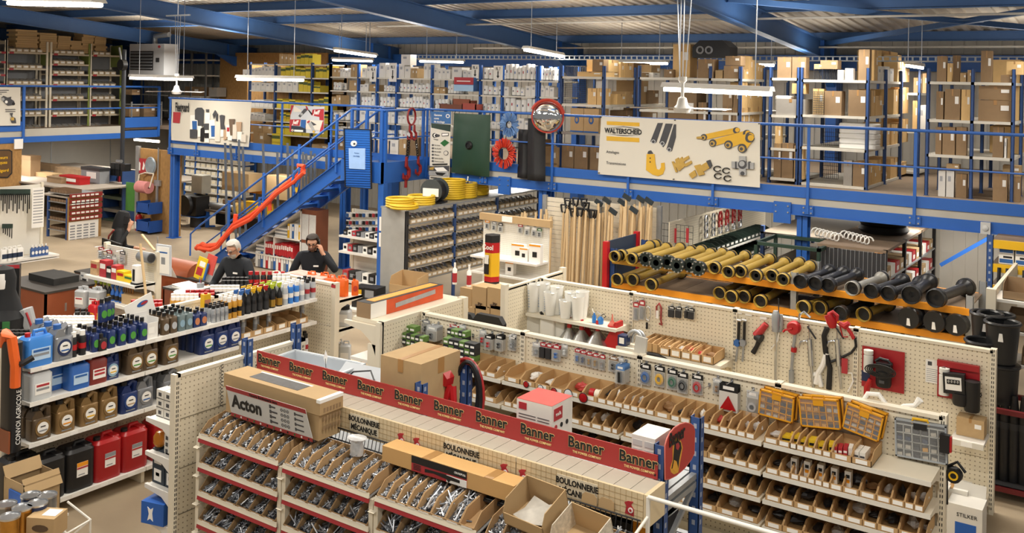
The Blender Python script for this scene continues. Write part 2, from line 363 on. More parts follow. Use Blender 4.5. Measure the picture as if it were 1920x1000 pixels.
# -- flat printed things: polygons given in picture pixels of a crop (ox, oy, scale), laid on the plane of the sheet
class Sheet:
 def __init__(s,root,ox=0,oy=0,k=1,Y=None,X=None):s.o,s.ox,s.oy,s.k,s.Y,s.X,s.n=root,ox,oy,k,Y,X,0
 def p(s,x,y):
  q=at(s.ox+x/s.k,s.oy+y/s.k,X=s.X,Y=s.Y);return(q.x if s.Y is not None else q.y,q.z)
 def poly(s,pts,mat,name='print',world=False):
  s.n+=1;q=pts if world else[s.p(*a)for a in pts];e=.004+.0006*s.n
  b=MB()
  if s.Y is not None:b.prism(q,s.Y-e,s.Y,mat,'Y')
  else:b.prism(q,s.X,s.X+e,mat,'X')
  return O(name,s.loc(b),s.o)
 def loc(s,b):
  l=s.o.location;b.v=[(v[0]-l.x,v[1]-l.y,v[2]-l.z)for v in b.v];return b
 def disc(s,x,y,r,mat,name='print',ry=None,n=20):return s.poly([(x+r*math.cos(2*PI*i/n),y+(ry or r)*math.sin(2*PI*i/n))for i in range(n)],mat,name)
 def text(s,x,y,st,h,mat,name='lettering',**kw):
  """lettering whose capital height is h crop pixels, centred (or left-aligned) at x, y"""
  u,z=s.p(x,y);u2,z2=s.p(x,y+h);s.n+=1;e=.005+.0006*s.n;l=s.o.location
  me=text_mesh(st,abs(z-z2)/.70,mat,**kw)
  if s.Y is not None:return O(name,me,s.o,(u-l.x,s.Y-e-l.y,z-l.z),(RXU,0,0))
  return O(name,me,s.o,(s.X+e-l.x,u-l.y,z-l.z),(RXU,0,RXU))
def cloth(s,quad,mat,name='sheet',amp=.006,nx=14,nz=8):
 """gently wavy sheet between four picture points (top-left, top-right, bottom-right, bottom-left)"""
 a,b_,c,d=[Vector(s.p(*q))for q in quad];m=MB();V=[]
 for j in range(nz+1):
  for i in range(nx+1):
   u,w=i/nx,j/nz;q=(a*(1-u)+b_*u)*(1-w)+(d*(1-u)+c*u)*w
   e=amp*math.sin(u*9+w*3)*math.sin(w*5+1)
   V.append((q.x,s.Y+e,q.y)if s.Y is not None else(s.X+e,q.x,q.y))
 F=[(j*(nx+1)+i,(j+1)*(nx+1)+i,(j+1)*(nx+1)+i+1,j*(nx+1)+i+1)for j in range(nz)for i in range(nx)]
 if s.X is not None:F=[f for f in F]
 m.add(V,F,mat);return O(name,s.loc(m),s.o)
VINYL=M('white banner vinyl','DAD5C8',.55,var=.02,scale=1)
PY=M('print yellow','DDAE32',.5,var=.05);PGOLD=M('print brass','BE9B4C',.5,var=.15,scale=15);PG=M('print dark grey','46474B',.5,var=.08)
PBLUE=M('print blue','2E62A6',.5,var=.05);PGRN=M('print green','2C6B35',.5,var=.1)
t=T('banner','long white driveshaft banner with yellow bars tied to the rail','banner',at(1122,330,Y=YM-.08))
s=Sheet(t,1080,200,1920/380,Y=YM-.08)
cloth(s,((238,92),(1745,155),(1742,768),(207,640)),VINYL,'vinyl_sheet',amp=.003)
s.poly([(292,138),(602,152),(602,188),(292,172)],PY);s.poly([(290,280),(600,297),(600,338),(290,322)],PY)
s.poly([(295,203),(450,193),(598,214),(598,209),(450,188)],MARK);s.poly([(295,258),(450,272),(598,275),(450,278)],MARK)
s.text(447,236,'WALTERSCHEID',46,MARK,bold=.034,sx=.82)
s.text(288,428,'Attelages',27,PG,align='LEFT',sx=.95);s.text(288,532,'Transmissions',27,PG,align='LEFT',sx=.95)
for q in([(775,155),(825,155),(762,340),(735,350),(706,330)],[(850,160),(918,163),(855,345),(828,385),(790,342)],[(930,168),(950,168),(948,290),(910,420),(885,430),(858,405)]):s.poly(q,PG)
for x,y in((735,332),(820,350),(885,408)):s.disc(x,y,20,M('print light grey','C5C7C8',.5,var=.02));s.disc(x,y,14,PG)
s.poly([(672,450),(745,450),(755,545),(765,590),(790,600),(808,575),(808,535),(840,530),(845,590),(825,640),(780,658),(730,645),(666,600)],PY)
s.poly([(678,446),(690,420),(712,415),(732,445)],PG);s.disc(706,488,6,MARK);s.disc(706,524,6,MARK)
for a,b_,w in(((1215,290),(1520,225),26),((1300,345),(1620,255),30),((1450,360),(1650,280),34),((1580,395),(1650,300),36)):
 v=Vector((b_[0]-a[0],b_[1]-a[1])).normalized();n_=Vector((-v.y,v.x))*w
 s.poly([(a[0]+n_.x,a[1]+n_.y),(a[0]-n_.x,a[1]-n_.y),(b_[0]-n_.x,b_[1]-n_.y),(b_[0]+n_.x,b_[1]+n_.y)],PY)
 s.disc(a[0],a[1],w*1.2,PG);s.disc(a[0]-4,a[1]+4,w*.8,PGOLD);s.disc(a[0]-8,a[1]+6,w*.45,PG);s.disc(b_[0],b_[1],w*1.15,PG);s.disc(b_[0]+12,b_[1]-4,w*.8,PY)
s.poly([(1148,285),(1200,280),(1200,304),(1148,305)],PGOLD)
for q in([(912,520),(930,518),(968,618),(950,622)],[(930,545),(1010,475),(1040,560),(985,610)],[(1005,500),(1070,465),(1078,490),(1015,530)],[(1030,545),(1095,512),(1105,535),(1045,570)],[(945,500),(975,482),(1005,585),(975,608)]):s.poly(q,PGOLD)
for q in([(1075,640),(1130,600),(1150,650),(1105,682)],[(1125,560),(1180,545),(1225,640),(1170,655)],[(1185,560),(1250,520),(1280,575),(1215,615)]):s.poly(q,PGOLD)
s.poly([(1240,515),(1275,503),(1295,560),(1275,585)],PG)
for x,y in((1343,588),(1427,605),(1350,655),(1440,678)):
 r0,r1=36,30;ar=[2*PI*i/22+.5 for i in range(20)]
 s.poly([(x+r0*math.cos(a),y+(r0-8)*math.sin(a))for a in ar]+[(x+r1*math.cos(a),y+(r1-7)*math.sin(a))for a in ar[::-1]],MARK)
PSIL=M('print silver','A9AAAA',.4,var=.2,scale=12)
s.poly([(1480,518),(1690,532),(1690,592),(1480,580)],PSIL);s.poly([(1552,468),(1615,470),(1617,650),(1552,648)],PSIL);s.disc(1585,548,42,PG);s.disc(1580,540,26,PSIL);s.disc(1585,632,20,PG)
for x0 in(1515,1640):s.poly([(x0,520),(x0+16,521),(x0+16,590),(x0,589)],PG)
for x,y in((240,98),(942,128),(1738,162),(222,628),(930,688)):s.disc(x,y,5,MARK,'eyelet',n=8)
t=T('banner','white filter banner with a red square tied to the rail left of the stairs','banner',at(321,262,Y=YM-.08))
s=Sheet(t,280,160,1714/240,Y=YM-.08)
cloth(s,((300,185),(1370,225),(1330,828),(295,735)),VINYL,'vinyl_sheet',amp=.012)
s.Y-=.015
s.text(440,300,'Fleetguard',115,MARK,bold=.03,sx=.42);s.poly([(322,357),(420,362),(405,508),(316,500)],RED)
for q,m in(([(550,400),(650,395),(645,600),(548,600)],PAPER),([(575,478),(640,478),(640,590),(580,590)],PBLUE),([(612,330),(645,300),(705,300),(735,335),(722,530),(660,620),(650,470),(612,460)],PG),([(545,590),(640,590),(640,710),(545,710)],PG),([(745,370),(815,370),(812,510),(748,510)],PAPER),([(760,322),(803,322),(800,360),(764,360)],PG),([(720,515),(800,515),(795,600),(735,600)],PG),([(650,545),(705,545),(700,690),(652,690)],PAPER),([(690,580),(730,560),(745,600),(728,755),(685,750)],MARK),([(748,600),(800,600),(800,770),(745,765)],PAPER),([(745,640),(800,640),(800,710),(745,710)],MARK),([(805,465),(880,465),(885,720),(805,715)],PAPER),([(830,540),(885,540),(885,690),(835,690)],PBLUE),([(852,390),(884,333),(920,390),(916,480),(898,480),(886,380),(868,450)],PG),([(885,490),(955,490),(950,755),(880,755)],M('print cream','E2D9CB',.5,var=.02)),([(946,405),(975,395),(1008,405),(1000,520),(1020,590),(965,590)],PG),([(960,595),(1000,595),(995,690),(958,690)],PAPER),([(1003,595),(1050,590),(1040,720),(1000,735)],M('print tan','BFA184',.5)),([(1035,530),(1095,530),(1090,690),(1040,690)],PAPER),([(1045,565),(1080,565),(1080,620),(1045,620)],RED),([(1072,452),(1145,452),(1120,670),(1090,670)],M('print brown','6E5C4C',.5)),([(1125,525),(1180,525),(1172,720),(1122,720)],M('print cream','E2D9CB')),([(1168,492),(1238,492),(1230,620),(1180,620)],M('print tan','BFA184')),([(1185,622),(1245,622),(1240,752),(1183,748)],PAPER),([(1240,660),(1298,655),(1295,765),(1240,762)],M('print cream','E2D9CB')),([(1060,675),(1120,675),(1115,740),(1056,735)],PAPER),([(1115,720),(1175,720),(1175,752),(1112,750)],PG)):s.poly(q,m)
t=T('poster','red and grey power tool poster panel wired to the rail beside the stairs','poster',at(544,250,Y=YM-.07))
s=Sheet(t,520,180,1333/120,Y=YM-.07)
s.poly([(285,190),(985,225),(965,790),(260,750)],M('print pale grey','C3C7CB',.5,var=.06),'board')
s.poly([(290,192),(350,195),(270,420),(262,470)],RED);s.poly([(735,285),(975,270),(970,515),(880,500),(880,440),(715,405)],RED);s.text(815,345,'Jeff',85,PAPER,bold=.03,sx=1.1,shear=.25)
s.poly([(350,200),(500,300),(490,330),(340,330)],M('print cream','E2D9CB'));s.poly([(440,420),(560,270),(650,250),(620,310),(480,450)],PG);s.poly([(590,215),(620,210),(650,290),(625,300)],RED);s.disc(510,380,30,PSIL);s.poly([(640,290),(660,285),(735,370),(715,400)],MARK)
s.poly([(262,490),(490,488),(465,622),(262,612)],RED);s.text(380,552,'Jeff',80,PAPER,bold=.03,sx=1.1,shear=.25)
s.poly([(262,612),(300,615),(285,750),(262,750)],RED);s.poly([(300,620),(600,640),(600,765),(290,750)],M('print night blue','26303F',.5));s.poly([(500,495),(610,500),(585,680),(490,640)],PBLUE);s.poly([(360,700),(545,712),(545,750),(360,742)],PAPER);s.disc(322,715,26,M('print cream','E2D9CB'));s.disc(322,715,13,RED)
s.poly([(610,500),(960,520),(905,720),(600,690)],M('print cream','E2D9CB'));s.poly([(640,560),(720,540),(800,740),(760,770),(690,650)],PSIL);s.poly([(625,540),(680,505),(690,540),(640,572)],RED);s.disc(768,745,22,PY);s.poly([(955,530),(968,520),(965,720),(890,750),(905,690)],RED);s.poly([(700,520),(830,600),(760,620)],PG)
for x in(480,900):O('wire_tie',s.loc(Cy(at(520+x/11.1,196,Y=YM-.06),at(520+x/11.1,203,Y=YM-.06),.006,MARK,6)),t)
t=T('banner','white banner with small machine pictures on the left mezzanine rail','banner',at(38,235,X=XL+.06))
s=Sheet(t,0,150,545/60,X=XL+.06)
cloth(s,((-500,120),(350,125),(345,775),(-500,790)),VINYL,'vinyl_sheet',amp=.01)
s.X+=.014
for y,a,b_ in((175,-10,150),(208,-10,115),(240,-10,30),(503,90,262),(536,92,260)):s.poly([(a,y-5),(b_,y-5),(b_,y+5),(a,y+5)],PG,'line_of_print')
s.poly([(20,300),(60,270),(130,300),(190,285),(185,325),(240,360),(250,420),(200,430),(130,440),(70,390)],PG);s.disc(48,328,28,PSIL);s.disc(228,405,26,MARK);s.disc(105,375,25,PAPER)
s.poly([(165,565),(218,560),(205,620),(260,650),(275,735),(200,735),(175,680),(195,630)],PG);s.poly([(180,640),(235,635),(240,690),(185,690)],PGOLD)
t=T('solar_panel','blue ribbed panel with a light blue note hung on the stair landing','panel',at(650,340,Y=13.78))
s=Sheet(t,630,190,889/160,Y=13.8)
PANB=M('glossy blue panel','2E6BC4',.12,var=.03);RIBM=M('panel groove','1D4A92',.3)
s.poly([(92,285),(362,296),(370,912),(102,890)],PANB,'panel_sheet')
for i in range(24):
 y=305+i*24.5;s.poly([(98,y),(360,y+10),(360,y+15),(98,y+5)],RIBM,'groove')
s.n+=2
for q in([(85,280),(370,292),(370,300),(85,288)],[(102,886),(372,908),(372,916),(102,894)],[(85,280),(94,280),(106,892),(98,892)],[(360,292),(371,292),(377,914),(367,914)]):s.poly(q,MARK,'frame_bar')
s.poly([(140,488),(310,490),(310,710),(145,700)],M('light blue paper','9CC0F2',.6),'note');s.text(222,540,'Panneau',14,PBLUE,shear=.3);s.text(222,574,'SAUTEREL',15,PBLUE,shear=.2)
s.disc(192,440,30,PAPER,'hook_plate');s.disc(200,444,12,PG,'hook_plate')
for x in(120,330):O('wire',s.loc(Cy(at(630+x/5.556,241,Y=13.8),at(630+x/5.556,230,Y=13.9),.006,MARK,6)),t)
def chain(mb,p,q,n,r,mat):
 p,q=Vector(p),Vector(q)
 for i in range(n):
  c=p+(q-p)*(i+.5)/n;h=(q-p).length/n*.72;pts=[]
  for a in range(8):
   tt=2*PI*a/8;u=r*1.6*math.cos(tt);pts.append((c.x+(u if i%2 else 0),c.y+(0 if i%2 else u),c.z+h*math.sin(tt)))
  mb.tube(pts,r*.55,mat,5,closed=True)
RCH=M('red forged steel','86191A',.4,var=.1);BCH=M('black chain','2B2723',.5,metal=.5)
t=T('chain_sling','two-leg black chain sling with red hooks hung on the landing rail','sling',(-12.42,14.65,3.6))
O('master_link',Tu([(.0,.12*math.cos(a),-.13+.17*math.sin(a))for a in[2*PI*i/16 for i in range(16)]],.021,RCH,8,closed=True),t)
def hook(c,k):
 return Tu([(c[0],c[1],c[2]+.14*k),(c[0],c[1],c[2]),(c[0],c[1]+.06*k,c[2]-.06*k),(c[0],c[1]+.06*k,c[2]-.15*k),(c[0],c[1],c[2]-.2*k),(c[0],c[1]-.06*k,c[2]-.17*k),(c[0],c[1]-.07*k,c[2]-.1*k)],[.02*k,.028*k,.03*k,.032*k,.03*k,.022*k,.012*k],RCH,8)
O('shortener',hook((0,-.05,-.42),.9),t);O('shortener',hook((.03,.06,-.42),.9),t)
b=MB();chain(b,(0,-.06,-.55),(0,-.12,-1.0),9,.02,BCH);O('chain',b,t);b=MB();chain(b,(.03,.1,-.52),(.03,.19,-.98),9,.016,BCH);O('chain',b,t)
O('hook',hook((0,-.13,-1.12),1.35),t);O('hook',Tu([(0,-.13,-1.3),(.0,-.14,-1.55)],.03,RCH),t);O('hook',hook((.03,.2,-1.08),1.15),t)
t=T('printed_sign','tall white and blue flexible tank sign tied to the mezzanine rail','sign',at(805,335,Y=YM-.09))
s=Sheet(t,790,180,1647/280,Y=YM-.09)
s.poly([(105,170),(328,172),(310,948),(90,930)],VINYL,'board');s.poly([(105,170),(328,172),(325,310),(108,300)],M('print sky blue','3F6EA8',.5,var=.1));s.poly([(108,300),(325,318),(322,395),(112,350)],M('print dark green','2E4038',.5,var=.2,scale=8))
for y,w_,st in((210,0,'Gammes'),(246,0,'cuves'),(282,0,'de stockage')):s.text(142,y,st,22,PAPER,align='LEFT',bold=.02)
s.disc(294,222,22,PAPER);s.disc(294,222,13,PBLUE);s.disc(150,435,26,MARK);s.disc(158,435,20,PAPER);s.disc(170,437,18,MARK);s.disc(186,438,20,PG,ry=14)
s.text(165,480,'Citergaz',14,PG);s.poly([(228,410),(305,408),(304,440),(230,446)],MARK);s.poly([(234,416),(300,414),(299,434),(235,440)],PAPER)
s.poly([(212,520),(262,482),(310,515),(255,558)],PGRN);s.disc(275,630,26,PG);s.disc(275,630,21,VINYL)
for y,st in((542,'Eau brute'),(577,'Eau de pluie'),(612,'Eau potable'),(648,'Effluents'),(684,'Engrais liquides'),(718,u'R\u00e9serve incendie')):
 s.text(150,y,st,14,MARK,align='LEFT');s.disc(130,y,10,PG,n=8)
s.poly([(128,748),(292,745),(290,758),(128,762)],MARK)
for k,q in enumerate(([(90,775),(310,770),(308,830),(90,825)],[(90,825),(308,835),(306,885),(90,875)])):s.poly(q,(PG,PSIL)[k])
s.poly([(150,790),(250,785),(300,830),(180,830)],PAPER);s.poly([(100,790),(150,780),(140,815),(95,812)],PGOLD);s.poly([(160,840),(280,850),(240,880),(180,870)],MARK);s.poly([(110,895),(250,905),(250,912),(110,902)],MARK);s.disc(285,918,10,MARK)
t=T('flexible_tank','dark green flexible tank with black valve hung on the mezzanine rail','tank',at(882,331,Y=YM-.14))
GRN=M('green tank cloth','21402F',.45,var=.10,scale=2)
s=Sheet(t,790,180,1647/280,Y=YM-.12)
a,b_,c,d=[Vector(s.p(*q))for q in((355,190),(755,210),(740,898),(325,845))]
V=[];nx,nz=14,18
for side in(0,1):
 for j in range(nz+1):
  for i in range(nx+1):
   u,w=i/nx,j/nz;q=(a*(1-u)+b_*u)*(1-w)+(d*(1-u)+c*u)*w
   bulge=(math.sin(PI*min(1,max(0,u)))*math.sin(PI*w))**.6*.09*(.55+.7*w)+.012*math.sin(u*14+w*4)*w
   V.append((q.x,YM-.1-(bulge if not side else-.01),q.y))
n1=(nx+1)*(nz+1);F=[]
for j in range(nz):
 for i in range(nx):
  k=j*(nx+1)+i;F.append((k,k+nx+1,k+nx+2,k+1));F.append((n1+k,n1+k+1,n1+k+nx+2,n1+k+nx+1))
m=MB();m.add(V,F,GRN);O('bag',s.loc(m),t)
q=at(790+520/5.88,180+545/5.88,Y=YM-.2)
O('valve',s.loc(La([(.085,0),(.085,-.02),(.06,-.05),(.05,-.05),(.045,-.03),(0,-.03)],BLACK,(q.x,q.y+.02,q.z),16,'Y')),t)
q=at(878,331,Y=YM-.12);O('drain_tap',s.loc(Cy((q.x,q.y,q.z),(q.x,q.y-.02,q.z-.09),.022,STEEL).cyl((q.x,q.y,q.z-.07),(q.x,q.y-.01,q.z-.16),.012,BLACK)),t)
for x,y in((360,200),(745,215)):q=at(790+x/5.88,180+y/5.88,Y=YM-.1);O('corner_tie',s.loc(Cy(q,(q.x,YM-.05,3.6),.008,MARK,6)),t)
def brush(r0,r1,ry,mat,n=90):
 b=MB()
 for i in range(n):
  a=2*PI*i/n+random.uniform(-.03,.03);y=random.uniform(-.05,.05);e=random.uniform(.94,1.04);w=.012
  p=Vector((math.cos(a)*r0,y*.5,math.sin(a)*r0));q=Vector((math.cos(a)*r1*e,y,math.sin(a)*r1*e*ry));u=Vector((-math.sin(a),0,math.cos(a)))*w
  b.add([p-u*.7,p+u*.7,q+u,q-u],[(0,1,2,3)],mat);b.add([p+Vector((0,.02,0)),p+Vector((0,-.02,0)),q+Vector((0,-.012,0)),q+Vector((0,.012,0))],[(0,1,2,3)],mat)
 return b
for px,py,r,hole,mat,lab in((955,234,.205,.07,M('blue bristle','7FA6D6',.6,var=.1),'round sweeper brush of pale blue bristles hung on the rail'),(945,288,.255,.12,M('orange bristle','E2503A',.6,var=.1),'round sweeper brush of orange red bristles with a wide hole')):
 q=at(px,py,Y=YM-.14);t=T('sweeper_brush',lab,'brush',q)
 O('bristles',brush(hole,r,1.15,mat,110),t)['kind']='stuff'
 O('hub_ring',Tu([(hole*math.cos(2*PI*i/20),0,hole*1.1*math.sin(2*PI*i/20))for i in range(20)],.016,MARK,6,closed=True),t)
 O('tie',Cy((0,.03,hole),(0,.06,3.6-q.z if px>950 else .42),.005,MARK,5),t)
FLAP=M('black rubber','1B1B1D',.6,var=.06)
for px0,lab,dy,k in((990,'black curved mudflap hung in front of the mezzanine rail',-.1,1),(972,'second black mudflap partly hidden behind the first',.06,.8)):
 q=at(px0,222+(1-k)*100,Y=YM+dy);m=MB();V=[];w=.40*k
 for j in range(9):
  for i in range(3):V.append((i*w/2+.02*(j/8)**2*4*k,-.07*math.sin(i*PI/2)-.10*(j/8)**2,-j*.145*k))
 F=[(j*3+i,(j+1)*3+i,(j+1)*3+i+1,j*3+i+1)for j in range(8)for i in range(2)]
 m.add(V,F,FLAP);o=O('mudflap',m,None,q,label=lab,cat='mudflap');md=o.modifiers.new('thickness','SOLIDIFY');md.thickness=.015
q=at(1026,219,Y=YM-.25);t=T('convex_mirror','round convex safety mirror with a red backed rim on the rail','mirror',q,rot=(0,.18,.42))
CHROME=M('mirror glass','E6E8EA',.04,metal=1,var=0)
prof=[(.29*math.sin(a),-.12*math.cos(a)+.06)for a in[i*PI/2/9 for i in range(10)]]
O('mirror_dome',La(prof,CHROME,n=28,axis='Y'),t);O('rim',La([(.285,.05),(.31,.05),(.31,.09),(0,.13)],M('red rim','B73A2A',.5),n=28,axis='Y'),t)
O('red_hood',Tu([(.31*math.cos(a),.0,.31*math.sin(a))for a in[PI*.12+i*PI*.8/14 for i in range(15)]],.035,M('red rim'),6),t)
O('arm',Cy((0,.1,0),(0,.24,-.1),.02,BLUE),t)
q=at(1848,428,Y=YM-.04);t=T('alarm_box','small grey siren box with a round dome on the blue beam','siren',q)
O('case',MB().bx(0,0,0,.13,.05,.17,M('light grey plastic','C4C5C3',.5)),t);O('dome',La([(.045,-.025),(.04,-.04),(.02,-.05),(0,-.052)],M('light grey plastic'),axis='Y'),t)
SL=M('orange sling webbing','E8502A',.75,var=.12,scale=12)
t=T('lifting_sling','long orange round slings draped along the stair mid rail','sling',(-16,13.9,1))
pts=[(372,462),(395,462),(408,460),(425,440),(438,422),(470,405),(492,388),(520,360),(552,334),(570,318)]
def pw(x,y,dy=0):v=at(x,y,Y=13.86+dy);return(v.x+16,v.y-13.9,v.z-1)
O('webbing',Tu([pw(*p)for p in pts],[.05,.07,.065,.06,.055,.06,.055,.06,.055,.05],SL,8),t)
O('webbing',Tu([pw(x,y+4+3*math.sin(i*1.7),-.05)for i,(x,y)in enumerate(pts)],.045,SL,8),t)
O('knot',Tu([pw(368,466),(pw(380,458)),pw(392,464),pw(384,470),pw(370,462)],.055,SL,8),t)
O('webbing',Tu([pw(567,318),pw(570,312),pw(560,310),pw(562,322)],.05,SL,8),t);O('loose_end',Tu([pw(505,372),pw(506,395)],[.05,.04],SL),t);O('loose_end',Tu([pw(442,402),pw(440,425)],[.05,.05],SL),t)
t=T('lifting_sling','blue sling with a yellow tag hung on the stair rail','sling',at(555,345,Y=13.84));s=Sheet(t,0,0,1,Y=13.84)
l=t.location;pl=lambda x,y:tuple(at(x,y,Y=13.83)-l)
O('webbing',Tu([pl(562,315),pl(553,325),pl(549,342),pl(552,360)],[.03,.045,.04,.03],PBLUE),t);O('webbing',Tu([pl(563,316),pl(561,335),pl(556,350)],.035,PBLUE),t);O('tag',MB().quad(pl(556,338),pl(562,339),pl(557,361),pl(552,359),YEL),t)
# -- UPPER FLOOR: racks of cartons and filters
SHELF_LIP=M('shelf lip','DCD8CC',.5,var=.04)
def upright(x,y,z0,z1,mat=BLUE_D,w=.05,d=.06):
 return Bx(x-w/2,x+w/2,y-d/2,y-d/2+.006,z0,z1,mat).box(x-w/2,x-w/2+.006,y-d/2,y+d/2,z0,z1,mat).box(x+w/2-.006,x+w/2,y-d/2,y+d/2,z0,z1,mat).box(x-w*.8,x+w*.8,y-d*.7,y+d*.7,z0,z0+.006,mat)
def rack(label,xs,y0,y1,levels,z0=2.5,z1=4.55,mid=(),mat=BLUE_D,name='storage_rack',lip=.045,deckm=None,slim=.05):
 """open rack: uprights at every x (front and back, and at the extra depths in mid), a deck with lipped beams per level"""
 t=T(name,label,'rack');x0,x1=min(xs),max(xs)
 for x in xs:
  for y in(y0+.03,y1-.03)+tuple(mid):O('upright',upright(x,y,z0,z1,mat,slim),t)
 for z in levels:
  b=MB();b.box(x0,x1,y0,y0+.03,z-lip,z,SHELF_LIP);b.box(x0,x1,y1-.03,y1,z-lip,z,SHELF_LIP);b.box(x0,x0+.03,y0,y1,z-lip,z,SHELF_LIP);b.box(x1-.03,x1,y0,y1,z-lip,z,SHELF_LIP)
  b.box(x0+.03,x1-.03,y0+.03,y1-.03,z-.018,z-.004,deckm or SHELF_LIP);O('shelf',b,t)
 return t
def carton_kit(mat,tape=True,label=True):
 def k():
  b=MB();b.box(-.5,.5,0,1,0,.994,mat);b.box(-.5,-.012,0,1,.994,1,mat);b.box(.012,.5,0,1,.994,1,mat)
  out=[('body',b)]
  if tape:out.append(('tape',Bx(-.05,.05,-.004,1.004,1,1.006,TAPE).box(-.05,.05,-.008,0,.78,1.0,TAPE)))
  if label:out.append(('label',Bx(.16,.4,-.012,0,.52,.76,PAPER),'white address label'))
  return out
 return k
WBOX=M('white carton','E4E2DC',.65,var=.03,rnd=.06);YBOX=M('yellow carton','D8C23A',.6,var=.12,scale=14,rnd=.08);LITBOX=M('lit-toned kraft board','D9B57C',.8,var=.05,rnd=.06)  # kraft colour brightened to paint in the light falling on the rack sides
GBOX=M('grey carton','9A958D',.8,var=.06,rnd=.1)
def wbox_kit():
 return[('body',Bx(-.5,.5,0,1,0,1,WBOX)),('print',Bx(-.28,.1,-.012,0,.6,.8,M('grey print','A9ABB0',.6)))]
def ybox_kit():
 return[('body',Bx(-.5,.5,0,1,0,1,YBOX)),('band',Bx(-.5,.5,-.01,0,.62,.86,M('dark green print','4C5A2E',.6)),'dark green band')]
KITS={'c':(carton_kit(CARD),'carton','brown carton'),'d':(carton_kit(CARD_D),'carton','dull brown carton'),'k':(carton_kit(LITBOX,True,True),'carton','lit-toned kraft carton'),'p':(carton_kit(CARD,False,False),'carton','plain brown carton'),'w':(wbox_kit,'carton','white box'),'y':(ybox_kit,'carton','yellow box'),'g':(carton_kit(GBOX,True,False),'carton','grey box')}
def carton(kind,x0,x1,y,z0,z1,d,label,rz=0,group=None):
 kit,nm,look=KITS[kind];w=x1-x0
 return put('carton_'+kind,kit,nm,label,'box',((x0+x1)/2,y,z0),rz,group,scale=(max(.03,w),d,max(.03,z1-z0)))
def carton_x(kind,y0,y1,x,z0,z1,d,label,group=None):
 kit,nm,look=KITS[kind]
 return put('carton_'+kind,kit,nm,label,'box',(x,(y0+y1)/2,z0),PI/2,group,scale=(max(.03,y1-y0),d,max(.03,z1-z0)))
def row(rackname,level,z,crop,items,Y=None,X=None,group=None):
 """cartons on one shelf, left to right; item: (x0, x1, ytop, kind[, ybase[, set back]]) in pixels of the crop (ox, oy, k)"""
 ox,oy,k=crop
 for i,it in enumerate(sorted(items,key=lambda q:q[0])):
  x0,x1,yt,kind=it[:4];yb=it[4]if len(it)>4 else None;back=it[5]if len(it)>5 else 0
  lab='%s %s from left, %s shelf, %s'%(ORD[i],KITS[kind][2],level,rackname)
  pxm=ox+(x0+x1)/2/k
  if Y is not None:
   yy=Y+.03+back;a,b_=xy(ox+x0/k,yy),xy(ox+x1/k,yy);zt=at(pxm,oy+yt/k,Y=yy).z;zb=at(pxm,oy+yb/k,Y=yy).z if yb else z
   carton(kind,a+.004,b_-.004,yy,zb+.002,max(zt,zb+.04),min(.5,max(.12,(b_-a)*.8)),lab,group=group or rackname)
  else:
   xx=X-.03-back;a,b_=yx(ox+x0/k,xx),yx(ox+x1/k,xx);zt=at(pxm,oy+yt/k,X=xx).z;zb=at(pxm,oy+yb/k,X=xx).z if yb else z
   carton_x(kind,a+.004,b_-.004,xx,zb+.002,max(zt,zb+.04),min(.45,max(.12,(b_-a)*.8)),lab,group=group or rackname)
CR=(1440,80,3.125);CB=(1020,80,1571/440)
# -- rack C, right of the driveshaft banner
YC=16.65
rack('blue rack of cartons right of the long driveshaft banner',[-5.2,-4.08],YC,19.2,[2.55,3.18,3.745,4.36],mid=(17.95,),z1=4.57)
rc='rack right of shaft banner'
row(rc,'top',4.36,CR,[(245,295,125,'c',155),(282,385,103,'d',155),(428,478,150,'w'),(505,572,40,'d'),(384,420,160,'w')],Y=YC)
row(rc,'second',3.745,CR,[(242,308,270,'k'),(310,413,283,'d'),(450,563,278,'d')],Y=YC)
row(rc,'bottom',2.55,CR,[(485,565,700,'d'),(430,482,690,'g')],Y=YC)
rs='lit side, rack right of banner';XC=-4.08
row(rs,'top',4.36,CR,[(598,620,40,'k'),(622,645,138,'w'),(646,665,138,'w'),(666,690,138,'w'),(691,714,150,'w'),(640,735,48,'k',None,.3),(736,758,70,'k'),(760,783,110,'k'),(785,806,150,'k')],X=XC)
row(rs,'second',3.745,CR,[(586,608,280,'k'),(611,651,312,'k'),(653,680,365,'w'),(655,706,275,'k',None,.25),(716,738,275,'k'),(740,760,270,'k'),(761,780,270,'k'),(781,803,262,'k')],X=XC)
row(rs,'third',3.18,CR,[(603,620,565,'w'),(622,640,560,'w'),(636,664,470,'k'),(666,697,480,'k'),(708,728,480,'k'),(730,750,480,'k'),(752,770,470,'k'),(772,805,450,'k')],X=XC)
row(rs,'bottom',2.55,CR,[(576,599,700,'k'),(601,624,750,'k'),(626,649,690,'k'),(651,686,768,'k'),(660,688,686,'k',None,.25),(706,750,680,'k'),(753,800,705,'k')],X=XC)
for i in range(5):
 q=at(1440+533/3.125,80+(600-i*20)/3.125,Y=YC+.3)
 m=MB();m.rbox(.62,.4,.085,.06,M('white sack','E6E4DE',.5,var=.04),top=.02)
 O('sack',m,None,(q.x,YC+.35,3.182+i*.088),(0,0,random.uniform(-.08,.08)),'white sack, %s from the bottom of the pile on the third shelf'%ORD[i],'sack','white sacks on the rack')
